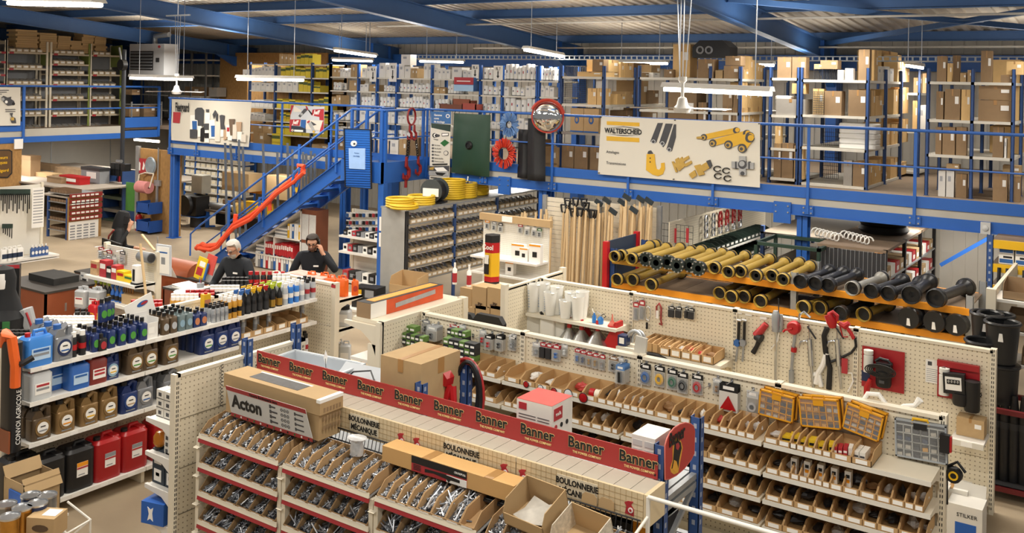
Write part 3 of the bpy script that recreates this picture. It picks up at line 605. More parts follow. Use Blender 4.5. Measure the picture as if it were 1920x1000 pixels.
 # -- rack C2 left of it
rack('narrow blue rack of cartons just right of the banner end',[-5.76,-5.26],YC,18.2,[2.6,3.13,3.72,4.38],z1=4.57)
rn='narrow rack by banner end'
row(rn,'top',4.38,CR,[(30,114,85,'d'),(116,200,85,'d')],Y=YC)
row(rn,'second',3.72,CR,[(118,200,238,'k',300),(27,200,330,'g')],Y=YC);row(rn,'third',3.13,CR,[(25,60,480,'k')],Y=YC)
row(rn,'bottom',2.6,CR,[(20,65,590,'d'),(67,135,590,'d'),(140,195,605,'k')],Y=YC)
for i in range(2):O('sack',MB().rbox(.32,.3,.07,.05,M('white sack'),top=.02),None,(-5.55,YC+.25,3.72+.2+i*.074),(0,0,.1-.2*i),'%s white sack lying on the grey box of the narrow rack'%('lower','upper')[i],'sack')
# -- rack D at the right
rack('blue rack of cartons at the right end of the mezzanine',[-3.12,-2.46,-1.88],16.6,18.8,[3.18,3.745,4.36],z1=4.57,mid=(17.7,))
rd='rack at right edge';YD=16.6
row(rd,'top',4.36,CR,[(965,1023,78,'d'),(1026,1055,120,'k'),(1057,1100,75,'d',None,.3),(1102,1140,178,'c'),(1145,1170,160,'c'),(1222,1290,48,'d'),(1340,1428,190,'d'),(1372,1470,110,'k',188)],Y=YD)
row(rd,'second',3.745,CR,[(965,1010,285,'d'),(1015,1108,272,'d'),(1112,1168,275,'k'),(1212,1415,338,'d'),(1212.5,1415,255,'d',336)],Y=YD)
row(rd,'third',3.18,CR,[(965,1003,495,'d'),(1006,1082,495,'d'),(1086,1150,495,'d'),(1300,1366,495,'d'),(1370,1384,560,'w'),(1388,1420,560,'c')],Y=YD)
row(rd,'floor',2.5,CR,[(986,1030,752,'w'),(1033,1081,752,'w'),(1032,1110,712,'c',750),(1090,1155,770,'d'),(1306,1395,765,'d'),(1425,1470,785,'d'),(1362,1470,720,'c',783,.3)],Y=YD)
row('side of right edge rack','second',3.745,CR,[(1452,1480,250,'k'),(1482,1500,255,'w')],X=-1.88);row('side of right edge rack','third',3.18,CR,[(1460,1495,495,'k')],X=-1.88);row('side of right edge rack','top',4.36,CR,[(1455,1500,100,'k')],X=-1.88)
# -- rack E, deep behind between C and D
rack('blue rack standing back between two carton racks',[-4.9,-3.9],19.9,20.9,[2.6,3.4,4.15],z1=4.6)
row('rack standing back','top',4.15,CR,[(830,860,205,'d'),(862,880,185,'d'),(882,910,180,'d')],Y=19.9);row('rack standing back','second',3.4,CR,[(828,858,340,'k'),(862,908,365,'w')],Y=19.9)
# -- racks A and B behind the banner
YA=16.0;XA1=xy(1124,YA);XA0=xy(1045,YA)
rack('blue rack of cartons behind the convex mirror',[XA0,XA1],YA,18.9,[2.53,3.25,3.80,4.34],mid=(17.35,),z1=4.55)
ra='rack behind mirror'
row(ra,'top',4.34,CB,[(196,370,195,'k'),(296,372,112,'d',193)],Y=YA);row(ra,'second',3.80,CB,[(268,328,305,'k'),(330,366,305,'k')],Y=YA)
row(ra,'bottom',2.53,CB,[(102,184,690,'d'),(187,278,690,'d'),(292,360,695,'d')],Y=YA)
for i,(x0,x1)in enumerate(((157,244),(247,346))):
 a,b_=xy(1020+x0/3.57,YA+.03),xy(1020+x1/3.57,YA+.03)
 o=carton('p',a,b_,YA+.03,3.255,3.72,.4,'%s carton with a round blue logo behind the convex mirror rail'%('left','right')[i],group='blue logo cartons')
 O('blue_print',La([(.0,-.012),(.17,-.012),(.17,0)],PBLUE,(0,0,.52),16,'Y',sy=1).box(-.5,.5,-.012,0,0,.06,PBLUE),o);O('logo_centre',La([(0,-.02),(.09,-.02),(.09,0)],CARD,(0,0,.52),14,'Y'),o)
WIRE=M('dark wire','3A3B3E',.5,metal=.3)
def wire_dividers(label,x0,x1,y,z,n,h=.2,d=.35):
 t=T('divider_set',label,'wire dividers',((x0+x1)/2,y,z))
 for i in range(n):
  x=(x0-x1)/2+(x1-x0)*i/(n-1);O('wire_divider',Tu([(x,0,0),(x,0,h),(x,d,h),(x,d,0)],.006,WIRE,5),t)
wire_dividers('row of wire dividers on the top shelf behind the mirror',xy(1048,YA),xy(1086,YA),YA+.1,4.345,14)
wire_dividers('row of wire dividers on the top shelf right of the banner',xy(1516,YC),xy(1560,YC),YC+.1,4.365,16)
def mesh_screen(label,x0,x1,y,z0,z1,n=14,m=12):
 t=T('wire_screen',label,'wire mesh');b=MB()
 for i in range(n+1):b.cyl((x0+(x1-x0)*i/n,y,z0),(x0+(x1-x0)*i/n,y,z1),.004,WIRE,4)
 for j in range(m+1):b.cyl((x0,y-.004,z0+(z1-z0)*j/m),(x1,y-.004,z0+(z1-z0)*j/m),.004,WIRE,4)
 O('wire_grid',b,t)['kind']='stuff'
mesh_screen('black wire grid behind the second shelf near the mirror',xy(1048,YA+.5),xy(1092,YA+.5),YA+.5,3.81,4.28)
mesh_screen('black wire grid on the second shelf right of the banner',xy(1517,YC-.0)+.02,xy(1539,YC),YC-.02,3.76,4.15,8,10);mesh_screen('black wire grid low on the rack right of the banner',xy(1514,YC)+.03,xy(1550,YC),YC+.6,2.6,3.5,9,12)
rsa='side of rack behind mirror'
row(rsa,'top',4.34,CB,[(386,473,115,'k',196),(388,474,198,'c'),(484,508,130,'k'),(511,563,132,'k'),(572,682,135,'d',None,.3),(592,688,200,'c'),(691,752,148,'c'),(704,750,200,'w',None,-.1)],X=XA1)
row(rsa,'second',3.80,CB,[(386,424,308,'k'),(466,524,345,'k'),(526,588,328,'c'),(590,674,255,'c',None,.05),(677,745,320,'d')],X=XA1)
row(rsa,'third',3.25,CB,[(505,560,455,'d'),(562,625,455,'d'),(640,740,440,'d')],X=XA1)
q=at(1020+428/3.57,80+405/3.57,X=XA1-.05);O('film_roll',La([(.02,0),(.12,0),(.12,.5),(.02,.5),(.02,.0)],WBOX,n=18),None,(q.x-.14,q.y,3.802),label='tall white film roll standing on the second shelf',cat='roll')
YB=16.3;XB0,XBm,XB1=xy(1233,YB+1),xy(1324,YB),xy(1380,YB)
rack('blue rack of cartons above the long driveshaft banner',[XB0,XBm,XB1],YB,19.0,[2.55,3.25,3.74,4.35],mid=(17.6,),z1=4.57)
rb_='rack above shaft banner'
row(rb_,'top',4.35,CB,[(776,834,180,'d'),(1002,1108,110,'d'),(1176,1284,155,'d'),(1185,1290,90,'d',153),(1120,1170,185,'p')],Y=YB)
row(rb_,'second',3.74,CB,[(1172,1240,282,'d'),(1244,1284,290,'d')],Y=YB);row(rb_,'third',3.25,CB,[(808,1000,330,'d'),(1176,1238,425,'d'),(1240,1286,435,'d'),(1010,1068,400,'d')],Y=YB)
q=at(1254,130,Y=YB+.2);carton('k',xy(1254,YB+.2),xy(1286,YB+.2),YB+.2,4.36,at(1270,83,Y=YB+.2).z,.35,'tall bright carton standing above the cable tray over the ceiling fan')
t=T('air_blower','black blower casing with two round vents lying on the top cartons','blower',(xy(1320,YB),YB+.15,at(1320,108,Y=YB+.1).z));xw=xy(1367,YB)-xy(1300,YB)
O('casing',Pr([(-xw*.55,0),(xw*.5,0),(xw*.5,.2),(xw*.3,.32),(-xw*.35,.32),(-xw*.55,.2)],0,.4,BLACK,'Y'),t)
for x in(-.22,-.05):O('vent',Tu([(x+.06*math.cos(a),-.01,.14+.06*math.sin(a))for a in[2*PI*i/16 for i in range(16)]],.018,GREY,6,closed=True),t)
rsb='lit side, rack above banner'
row(rsb,'top',4.35,CB,[(1302,1345,178,'k'),(1313,1350,85,'k',None,.25),(1352,1368,90,'k'),(1370,1394,115,'k'),(1397,1413,135,'k'),(1415,1432,145,'k'),(1434,1452,150,'k')],X=XB1)
row(rsb,'second',3.74,CB,[(1302,1340,265,'k'),(1343,1366,290,'k'),(1369,1422,275,'k'),(1425,1446,300,'k')],X=XB1);row(rsb,'third',3.25,CB,[(1302,1326,440,'k'),(1328,1360,435,'k'),(1362,1384,470,'k'),(1386,1440,430,'k')],X=XB1)
# -- filter racks
YF=16.0
FB=[(460,508),(508,577),(577,611),(611,664),(664,699),(699,736),(736,802),(802,893),(893,934),(934,999)]
LV=[2.86,3.22,3.58,3.92,4.24]
fx=[xy(a,YF)for a,_ in FB]+[xy(999,YF)]
rack('left half of the long blue filter rack with yellow and white boxes',fx[:4],YF,YF+.55,[2.8,3.12,3.44,3.86,4.20,4.52],z1=4.56,lip=.03)
rack('right half of the long blue filter rack full of white canisters',fx[3:],YF,YF+.55,LV,z1=4.54,lip=.03,mat=BLUE)
rack('narrow blue filter rack end bay left of the convex mirror',[xy(1003,YF),xy(1042,YF)],YF,YF+.8,LV,z1=4.54,lip=.03,mat=BLUE)
CANM=M('white filter can','E9E8E4',.4,var=.03,rnd=.05)
def can_kit(w):
 def k():
  b=La([(.42,0),(.5,.03),(.5,.93),(.44,.99),(.15,1),(0,1)],CANM,n=12)
  return[('can',b),('base_ring',La([(.505,.0),(.505,.05),(.505,.09)],M('grey filter ring','6E7074',.4),n=12)),('print',Bx(-.10,.10,-.508,-.46,.45,.62,(M('print dark grey'),RED,PBLUE)[w]))]
 return k
NCAN=[0];CNT={}
def cans(bay,level,lvname,z,n,h,x0=0.0,x1=1.0,kind='can',Y=YF,jig=.15):
 a,b_=bay;xa,xb=xy(a+2+(b_-a-3)*x0,Y),xy(a+2+(b_-a-3)*x1,Y);w=(xb-xa)/n
 for i in range(n):
  hh=h*random.uniform(1-jig,1+jig)
  for r in range(2 if NCAN[0]<250 else 1):
   kk=(lvname,level,kind,r);CNT[kk]=CNT.get(kk,-1)+1
   lab='%s %s from left, %s row, %s shelf, %s'%(ORD[CNT[kk]],{'can':'white filter can','w':'white filter box','y':'yellow filter box','c':'kraft filter box'}[kind],('front','back')[r],level,lvname)
   x=xa+w*(i+.5);y=Y+.08+r*.16
   if kind=='can':
    NCAN[0]+=1;d=min(w*.94,.135);put('can%d'%(i%3),can_kit(i%3),'filter_can',lab,'filter',(x,y+.03,z+.002),0,'filter cans of the '+lvname,scale=(d,d,hh))
   elif r==0:carton(kind,x-w*.47,x+w*.47,Y+.04,z+.002,z+hh,.28,lab,group='filter boxes of the '+lvname)
bn=['bay by OSB panel','yellow box bay','narrow yellow bay','bay above stair rail','first aisle sign bay','second aisle sign bay','bay behind chain sling','bay behind green tank','last aisle sign bay','bay behind brushes']
def B(i):return FB[i]
lw=['floor','lowest','second','third','fourth','top']
LL=[2.8,3.12,3.44,3.86,4.20,4.52]
for(bay,l,n,h,x0,x1,k)in[(0,1,4,.16,0,.6,'w'),(0,2,5,.18,0,.9,'w'),(0,3,5,.20,0,1,'w'),(0,4,7,.24,0,1,'w'),(0,0,2,.24,.1,.9,'c'),(1,5,3,.22,.05,.4,'c'),(1,5,4,.25,.55,1,'y'),(1,4,6,.26,.1,.95,'y'),(1,3,4,.24,.0,.6,'w'),(1,3,3,.27,.62,1,'y'),(1,2,5,.2,0,.9,'y'),(1,1,5,.2,.1,1,'y'),(1,0,4,.26,0,1,'y'),(2,4,4,.26,.1,1,'y'),(2,3,2,.18,0,.4,'y'),(2,2,3,.28,0,.95,'y'),(2,1,2,.2,0,1,'y'),(2,0,2,.26,0,1,'y')]:
 cans(FB[bay],lw[l],bn[bay],LL[l],n,h,x0,x1,k)
l2=['lowest','second','third','fourth','top']
for(bay,l,n,h,x0,x1,k)in[(3,4,2,.22,0,.3,'c'),(3,4,4,.18,.3,.7,'w'),(3,4,2,.30,.7,1,'c'),(3,3,3,.2,0,.3,'can'),(3,3,1,.26,.65,.95,'c'),(3,2,2,.2,0,.35,'c'),(3,2,2,.22,.72,1,'w'),(3,1,4,.2,0,.9,'can'),(3,0,6,.22,.1,1,'can'),(4,4,3,.22,.1,.9,'w'),(4,3,2,.16,0,.5,'w'),(4,3,1,.14,.55,.95,'c'),(4,2,5,.24,0,1,'can'),(4,1,2,.26,0,1,'w'),(4,0,3,.15,0,1,'can'),(5,4,2,.32,0,.75,'w'),(5,3,5,.14,.2,1,'can'),(5,2,5,.2,0,1,'can'),(5,1,3,.22,.1,1,'w'),(5,0,4,.2,.1,1,'can'),(6,4,2,.28,0,.35,'w'),(6,4,2,.2,.36,.55,'c'),(6,4,2,.3,.75,1,'w'),(6,3,9,.2,0,1,'can'),(6,2,10,.23,0,1,'can'),(6,1,8,.18,0,1,'w'),(6,0,5,.2,0,.6,'can'),(6,0,2,.2,.65,1,'c'),(7,4,4,.22,0,.35,'w'),(7,4,1,.28,.38,.6,'w'),(7,4,4,.18,.62,1,'w'),(7,3,2,.12,0,.25,'c'),(7,3,5,.19,.27,.6,'can'),(7,2,4,.2,0,.3,'can'),(7,2,4,.16,.6,1,'w'),(8,4,4,.22,0,1,'can'),(8,3,4,.18,0,1,'can'),(8,2,5,.15,0,1,'can'),(8,1,4,.16,0,1,'w'),(9,4,8,.32,0,1,'can'),(9,3,1,.2,0,.15,'w'),(9,3,3,.17,.2,.6,'can'),(9,3,2,.24,.65,1,'w'),(9,2,6,.3,0,1,'can'),(9,1,5,.22,.1,1,'w'),(9,0,4,.2,.2,1,'can')]:
 cans(FB[bay],l2[l],bn[bay],LV[l],n,h,x0,x1,k)
for l,n,h,k in((4,4,.26,'can'),(3,3,.2,'w'),(2,4,.28,'can'),(1,3,.2,'w')):cans((1003,1042),l2[l],'end bay by mirror',LV[l],n,h,0,.7,k)
row('filter rack behind the chain sling','very top',4.55,(700,100,3.572),[(158,220,8,'w',80)],Y=YF)
for i,(p0,p1,yt,k)in enumerate([(727,742,262,'w'),(744,757,261,'c'),(765,780,258,'d'),(470,490,248,'c'),(505,520,250,'y'),(580,611,270,'c'),(1000,1012,262,'d'),(1016,1040,275,'c'),(620,640,262,'d')]):
 carton(k,xy(p0,YF-.1),xy(p1,YF-.1),YF-.1,2.502,at(p0,yt,Y=YF-.1).z,.35,'%s, %s along the deck edge below the filter rack'%(KITS[k][2],ORD[i]),group='cartons on the deck edge')
for i,(p0,p1,y0,y1,st)in enumerate([(448,460,130,152,''),(686,698,124,153,'FIL. 4'),(722,736,118,153,'FIL. 5'),(877,890,121,147,'FIL. 6'),(918,935,123,150,'FIL. 7')]):
 yy=YF-.03;t=T('aisle_sign','white aisle sign with a black arrow, %s from the left over the filter rack'%ORD[i],'sign',(xy((p0+p1)/2,yy),yy,at(p0,(y0+y1)/2,Y=yy).z),group='aisle signs')
 w,h=xy(p1,yy)-xy(p0,yy),at(p0,y0,Y=yy).z-at(p0,y1,Y=yy).z
 O('board',Bx(-w/2,w/2,0,.006,-h/2,h/2,PAPER),t)
 if st:word(st,.085,MARK,t,(0,-.003,h*.27),sx=.62,bold=.02)
 O('arrow',Pr([(-.012,h*.12),(.012,h*.12),(.012,-h*.2),(.035,-h*.2),(0,-h*.38),(-.035,-h*.2),(-.012,-h*.2)],-.004,0,MARK,'Y'),t)
t=T('tool_case','red and pale blue printed case on the filter rack above the green tank','case',(xy(868,YF-.02),YF-.12,at(868,171,Y=YF-.1).z));w=xy(886,YF)-xy(850,YF)
O('case_body',Bx(-w/2,w/2,0,.2,0,.29,M('print sky blue')),t);O('red_front',Bx(-w/2,w/2,-.006,0,.14,.29,RED),t);O('blue_front',Bx(-w/2,w/2,-.006,0,.0,.13,M('pale blue print','A9CBEA',.5)),t);O('stripe',Bx(-w*.35,w*.35,-.012,0,.2,.22,PAPER),t)
for i,(p0,p1,y0,y1,col)in enumerate([(842,875,182,196,'8A4B32'),(818,868,196,207,'74402B'),(860,886,197,210,'A5493C')]):
 yy=15.78-.03*i;O('wooden_box',Bx(0,xy(p1,yy)-xy(p0,yy),0,.25,0,.012,M('box wood %d'%i,col,.6)).box(0,xy(p1,yy)-xy(p0,yy),.0,.02,0,at(p0,y0,Y=yy).z-at(p0,y1,Y=yy).z,M('box wood %d'%i)).box(0,.02,.0,.25,0,.13,M('box wood %d'%i)).box(xy(p1,yy)-xy(p0,yy)-.02,xy(p1,yy)-xy(p0,yy),.0,.25,0,.13,M('box wood %d'%i)),None,(xy(p0,yy),yy,(3.67,3.585,3.60)[i]),label='%s wooden drawer box lying by the rail above the green tank'%('upper brown','long lower brown','small reddish')[i],cat='box')
S('wall_osb_upper',Bx(-27.5,-22.2,21.95,22.0,2.5,5.0,OSB));S('wall_osb_behind_filters',Bx(fx[0]-.8,fx[3]-.05,YF+.62,YF+.64,2.5,4.5,OSB))
S('trim_71',Bx(-33.9,3.5,22.6,22.95,4.62,4.98,BLUE))
TRAY=M('perforated cable tray','A3A8AB',.45,metal=.5)
b=MB();b.box(-15.6,3.4,18.0,18.01,4.72,4.735,TRAY);b.box(-15.6,3.4,18.0,18.01,4.795,4.81,TRAY);b.box(-15.6,3.4,18.0,18.2,4.715,4.725,TRAY)
for i in range(150):b.box(-15.6+i*.127,-15.57+i*.127,18.0,18.01,4.73,4.80,TRAY)
S('trim_72',b)
b=MB()
for y,z in((21.5,5.12),(17.5,5.5)):b.cyl((-16,y,z),(3.4,y,z),.022,M('white pipe','B9B7B2',.4),8)
S('trim_73',b)
# -- FOREGROUND: bolt rack, header panels, Banner rack
def bin_mb(w,d,hb,hf,mat,label=True,rake=.10,th=.005,div=0):
 """open-fronted cardboard picking bin: origin at the front bottom middle, running back along +Y"""
 b=MB();hw=w/2
 for s in(-1,1):
  x0,x1=(s*hw,s*(hw-th))if s>0 else(-hw,-hw+th)
  b.prism([(0,0),(d,0),(d,hb),(rake,hb),(0,hf)],min(x0,x1),max(x0,x1),mat,'X')
 b.box(-hw,hw,0,d,0,th,mat);b.box(-hw,hw,0,th,0,hf,mat);b.box(-hw,hw,d-th,d,0,hb,mat)
 return b
BINP={}
def picking_bin(w,d,hb,hf,loc,label,group,mat=None,rx=0.0,name='cardboard_bin',tag=True,front=0):
 mat=mat or KRAFT;k=(round(w,3),round(d,2),round(hb,3),hf,mat.name,tag)
 if k not in BINP:
  m1=bin_mb(w*.98,d,hb,hf,mat).mesh('bin');m2=Bx(-min(w*.36,.045),min(w*.36,.045),-.002,0,hf*.22,hf*.86,PAPER).mesh('price_label')if tag else None;BINP[k]=(m1,m2)
 m1,m2=BINP[k];o=O(name,m1,None,loc,(rx,0,front),label,'bin',group)
 if m2:O('price_label',m2,o,label='white price label')
 return o
ZINC=M('zinc bolt','C6CAD0',.3,metal=.85,var=.12);ZINC2=M('bright zinc bolt','E0E2E4',.25,metal=.8,var=.1);ZDARK=M('dark steel bolt','6E7075',.4,metal=.8,var=.12)
def bolt_heap(seed,w,d,n,L,r,rise,steep=.0):
 rg=random.Random(seed);b=MB()
 base=[(-w/2,0,.012),(w/2,0,.012),(w/2,d,.012+rise),(-w/2,d,.012+rise)];b.add(base,[(0,1,2,3)],ZDARK)
 for i in range(n):
  y=rg.uniform(.02,d*.96);p=Vector((rg.uniform(-w*.42,w*.42),y,.016+rise*y/d+rg.uniform(0,.02)))
  a=rg.gauss(PI/2,.7);dv=Vector((math.cos(a),math.sin(a)*.9,rg.uniform(-.35,.55))).normalized();l=L*rg.uniform(.7,1.15)
  if abs(p.x+dv.x*l)>w*.48:dv.x*=-.5;dv.normalize()
  q=p+dv*l;m=rg.choice((ZINC,ZINC,ZINC2,ZDARK))
  b.tube([p,q],r,m,5);b.tube([p-dv*r*1.3,p],r*1.9,m,6)
 return b.mesh('bolt_heap',smooth=False)
HEAPS={}
def heap(kind,w,d,seed):
 k=(kind,round(w,2),seed)
 if k not in HEAPS:
  n,L,r,rise={'s':(95,.028,.0048,.055),'m':(70,.05,.0052,.055),'l':(46,.10,.0058,.06),'n':(100,.012,.008,.05)}[kind];HEAPS[k]=bolt_heap(seed*7+len(kind)+int(w*100),w*.95,d*.93,int(n*w/.115),L,r,rise)
 return HEAPS[k]
PX=[-6.69,-5.66,-4.69,-3.72,-2.72];YR=5.18;TIERS=[1.2,.955,.715,.475]
RRED=M('red shelf rail','9E2A30',.45,var=.08)
t=T('bolt_rack','long cream bolt rack with red shelf rails in the foreground','rack',(0,0,0))
for i,x in enumerate(PX):
 for dx in((-.025,.025)if 0<i<4 else(0,)):O('post',Bx(x+dx-.02,x+dx+.02,YR+.01,YR+.06,0,1.16,CREAM).box(x+dx-.02,x+dx+.02,YR+.38,YR+.41,0,1.27,CREAM),t)
 for z in(.38,.62,.86,1.1):O('bracket',Pr([(YR-.02,z-.02),(YR+.4,z+.06),(YR+.4,z+.03),(YR+.03,z-.05)],x-.03,x+.03,CREAM,'X'),t)
RX=.20
for i in range(4):
 x0,x1=PX[i]+.03,PX[i+1]-.03
 for z in TIERS:
  O('tray',Pr([(YR,z-.025),(YR+.36,z+.048),(YR+.36,z+.04),(YR,z-.033)],x0,x1,GALV,'X').prism([(YR-.012,z-.03),(YR-.004,z+.008),(YR,z+.008),(YR,z-.03)],x0,x1,CREAM,'X'),t)
  O('red_rail',Pr([(YR-.016,z-.062),(YR-.010,z-.028),(YR,z-.028),(YR,z-.062)],x0,x1,RRED,'X'),t)
tn=['top','second','third','bottom'];bb=['left bay','second bay','third bay','right bay']
ROWS={(0,0):'sssmsmss',(0,1):'smlmsn',(0,2):'lmllms',(0,3):'llmml',(1,0):'mmsssssm',(1,1):'ssnmmls',(1,2):'lmllml',(1,3):'lllml',(2,0):'ssmsLLL ',(2,1):'llsml',(2,2):'llmll',(2,3):'lmlll',(3,0):'snsmssl',(3,1):'lmsml',(3,2):'mllml',(3,3):'lmlml'}
for(bi,ti),st in ROWS.items():
 x0,x1=PX[bi]+.045,PX[bi+1]-.045;tot=sum(1.35 if c in 'L ' else 1 for c in st);x=x0;z=TIERS[ti]
 for j,c in enumerate(st):
  w=(x1-x0)*(1.35 if c in 'L ' else 1)/tot;where='%s from the left, %s row, %s'%(ORD[j],tn[ti],bb[bi]);loc=(x+w/2,YR+.002,z-.022)
  picking_bin(w,.34,.105,.042,loc,'cardboard bolt bin, %s of the bolt rack'%where,'bolt bins in the rack',rx=RX)
  if c!=' ':
   o=O('bolt_heap',heap(c.lower(),w,.34,(j+ti*3+bi)%4),None,loc,(RX,0,0),'loose %s, %s, bolt rack'%({'s':'short zinc bolts','m':'zinc bolts','l':'long bolts','n':'zinc nuts'}[c.lower()],where),'bolts','loose bolts in the bins','stuff')
  x+=w
o=O('plastic_bag',La([(.02,0),(.055,.01),(.06,.06),(.05,.11),(.075,.13),(.085,.14),(.0,.135)],M('clear bag','E9ECEE',.2,alpha=.55,var=.25,scale=30),n=12),None,(-5.06,5.4,1.33),label='clear plastic bag of bolts standing on the bins',cat='bag');o.scale=(1,.8,1)
o=O('bolt_heap',heap('s',.1,.34,1),None,(-5.06,5.36,1.335),(0,0,0),'bolts inside the clear plastic bag','bolts',None,'stuff');o.scale=(.75,.22,1.2)
t=T('wire_shelf','black wire shelf behind the bolt bins below the header panels','shelf',(0,0,0));b=MB()
for i in range(100):x=-6.6+i*.039;b.tube([(x,5.56,1.42),(x,5.54,1.335),(x,5.45,1.3)],.004,BLACK,4)
for y,z in((5.56,1.42),(5.54,1.335),(5.45,1.3)):b.cyl((-6.65,y,z),(-2.72,y,z),.006,BLACK,5)
O('wire_grid',b,t)['kind']='stuff'
O('support_plate',Bx(-6.65,-2.74,5.44,5.585,1.28,1.295,DARK),t)
HEAD=M('cream header panel','DCC9A4',.55,var=.04);LINE=M('brown grid line','A58B60',.6,var=0);DBOARD=M('shaded deck board','B9B1A2',.5,var=.06)  # deck boards greyed so their colour carries the shade before the strip
for i in range(4):
 x0,x1=PX[i]+(.02 if i else .05),PX[i+1]-.004;x0=PX[i]+.004
 t=T('header_panel','cream gridded header panel lettered for machine bolts, %s from the left'%ORD[i],'sign',(x0,5.6,1.385),group='header panels over the bolt rack');w=x1-x0
 O('board',Bx(0,w,0,.02,0,.19,HEAD),t);b=MB()
 for k in range(1,24):b.box(w*k/24-.001,w*k/24+.001,-.001,0,0,.19,LINE)
 for k in range(1,5):b.box(0,w,-.001,0,.19*k/5-.001,.19*k/5+.001,LINE)
 O('printed_grid',b,t)['kind']='stuff'
 O('text_patch',Bx(w*.34,w*.66,-.002,0,.03,.165,M('cream patch','E4D9BF',.6,var=.02)),t)
 word('BOULONNERIE',.058,MARK,t,(w*.5,-.004,.125),bold=.03,sx=.84);word(u'M\u00c9CANIQUE',.058,MARK,t,(w*.5,-.004,.062),bold=.03,sx=.84)
 for u in(.055,.9):
  e=O('emblem',Pr([(w*u-.03,.035),(w*u+.035,.03),(w*u+.035,.075),(w*u+.015,.1),(w*u+.03,.125),(w*u-.01,.12),(w*u-.035,.105),(w*u-.02,.085)],-.003,0,RED,'Y').lathe([(0,-.006),(.018,-.006),(.018,0)],PAPER,(w*u+.012,0,.065),12,'Y'),t)
  O('emblem_centre',La([(0,-.008),(.009,-.008),(.009,0)],RED,(w*u+.012,0,.065),10,'Y'),e)
t=T('deck_shelf','pale boarded deck between the header panels and the red strip','shelf',(0,0,0));dbm=Bx(-.059,.059,5.602,5.86,1.545,1.572,DBOARD).mesh('deck_board')
for i in range(32):O('deck_board',dbm,t,(-6.63+i*.1225+.06-.0,0,0))
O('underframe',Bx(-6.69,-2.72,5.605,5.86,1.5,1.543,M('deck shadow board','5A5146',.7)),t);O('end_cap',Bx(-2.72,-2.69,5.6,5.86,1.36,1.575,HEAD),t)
BX=[-6.95,-4.86,-2.75];Y0,Y1=5.92,6.52
t=T('pallet_rack','blue upright rack with the long red advertising strip','rack',(0,0,0))
def perf_post(x,y,z1,side=-1):
 b=MB();b.box(x-.04,x+.04,y-.035,y-.03,0,z1,BLUE_D);b.box(x-.04,x-.034,y-.035,y+.035,0,z1,BLUE_D);b.box(x+.034,x+.04,y-.035,y+.035,0,z1,BLUE_D)
 for k in range(int(z1/.1)):b.box(x-.012,x+.012,y-.0365,y-.035,.04+k*.1,.075+k*.1,M('rack hole','9FA7B8',.5))
 for k in range(int(z1/.1)):b.box(x+.0405,x+.041,y-.012,y+.012,.04+k*.1,.075+k*.1,M('rack hole'))
 return b
for x in BX:
 O('upright',perf_post(x,Y0,1.8),t);O('upright',perf_post(x,Y1,1.82),t)
 for z in(.5,1.0):O('brace',MB().bar((x,Y0,z),(x,Y1,z+.35),.03,.03,GALV),t)
for z in(.45,.95,1.42):
 for i in(0,1):O('beam',Bx(BX[i]+.04,BX[i+1]-.04,Y0-.03,Y0+.02,z-.09,z,GALV).box(BX[i]+.04,BX[i+1]-.04,Y1-.02,Y1+.03,z-.09,z,GALV),t);O('shelf_panel',Bx(BX[i]+.04,BX[i+1]-.04,Y0+.02,Y1-.02,z-.03,z-.005,GALV),t)
for z in(1.42,1.36):O('end_beam',Bx(-2.77,-2.73,Y0+.04,Y1-.04,z-.04,z,GALV),t)
O('yellow_plate',Bx(-2.93,-2.81,Y0-.045,Y0-.037,1.1,1.34,ORANGE),t)
BRED=M('banner red','A8312F',.45,var=.02);HALO=M('pale yellow halo','F2D993',.5,var=0)
t=T('advertising_strip','long red strip with black lettering repeated ten times','banner',(-6.75,5.862,1.575))
O('strip',Bx(0,4.0,0,.008,0,.165,BRED),t)
for i in range(10):
 x=.165+i*.41
 word('Banner',.108,HALO,t,(x,-.002,.1),bold=.046,ext=.0008,sx=.94,name='letter_halo');word('Banner',.108,MARK,t,(x,-.004,.1),bold=.022,ext=.0012,sx=.94)
 word('THE POWER COMPANY',.024,HALO,t,(x+.01,-.002,.037),bold=.01,ext=.0008,sx=.9)
for x in(0,3.985):O('zip_tie',Cy((x,-.01,.03),(x,.06,.03),.006,MARK,6),t)
t=T('end_sign','rounded red sign with a dark bull at the end of the strip','sign',(-2.7,5.9,1.56));s=Sheet(t,960,740,3.845,X=-2.7)
def arc(cx,cy,rx,ry,a0,a1,n=14):return[(cx+rx*math.cos(a0+(a1-a0)*i/n),cy+ry*math.sin(a0+(a1-a0)*i/n))for i in range(n+1)]
dq=[s.p(*q)for q in((1100,612),(1098,480),(1098,370),(1112,318),(1135,275),(1165,240),(1205,215),(1245,203),(1280,210),(1304,228),(1312,262),(1310,340),(1308,425),(1285,470),(1235,535),(1180,582),(1130,608))]
l=t.location;dpts=[(a-l.y,b_-l.z)for a,b_ in dq]
O('disc',Pr(dpts,0,.008,M('end sign red','B8332F',.4,var=.04),'X'),t);O('rim',Tu([(.004,a,b_)for a,b_ in dpts],.005,M('end sign rim','D8756A',.4),6,closed=True),t)
s.n=8
q=s.p(1180,298);word('Banner',.135,MARK,t,(.012,q[0]-l.y,q[1]-l.z),(RXU,0,RXU),bold=.02,sx=.66)
s.poly([(1155,335),(1180,310),(1210,335),(1222,380),(1212,440),(1200,500),(1190,560),(1160,575),(1138,560),(1132,530),(1150,470),(1150,390)],M('flame yellow','E5A93A',.5),'flame_print')
s.poly([(1163,345),(1185,325),(1208,345),(1214,385),(1204,430),(1196,470),(1190,530),(1178,480),(1160,470),(1148,530),(1140,535),(1152,470),(1158,395)],MARK,'bull_print')
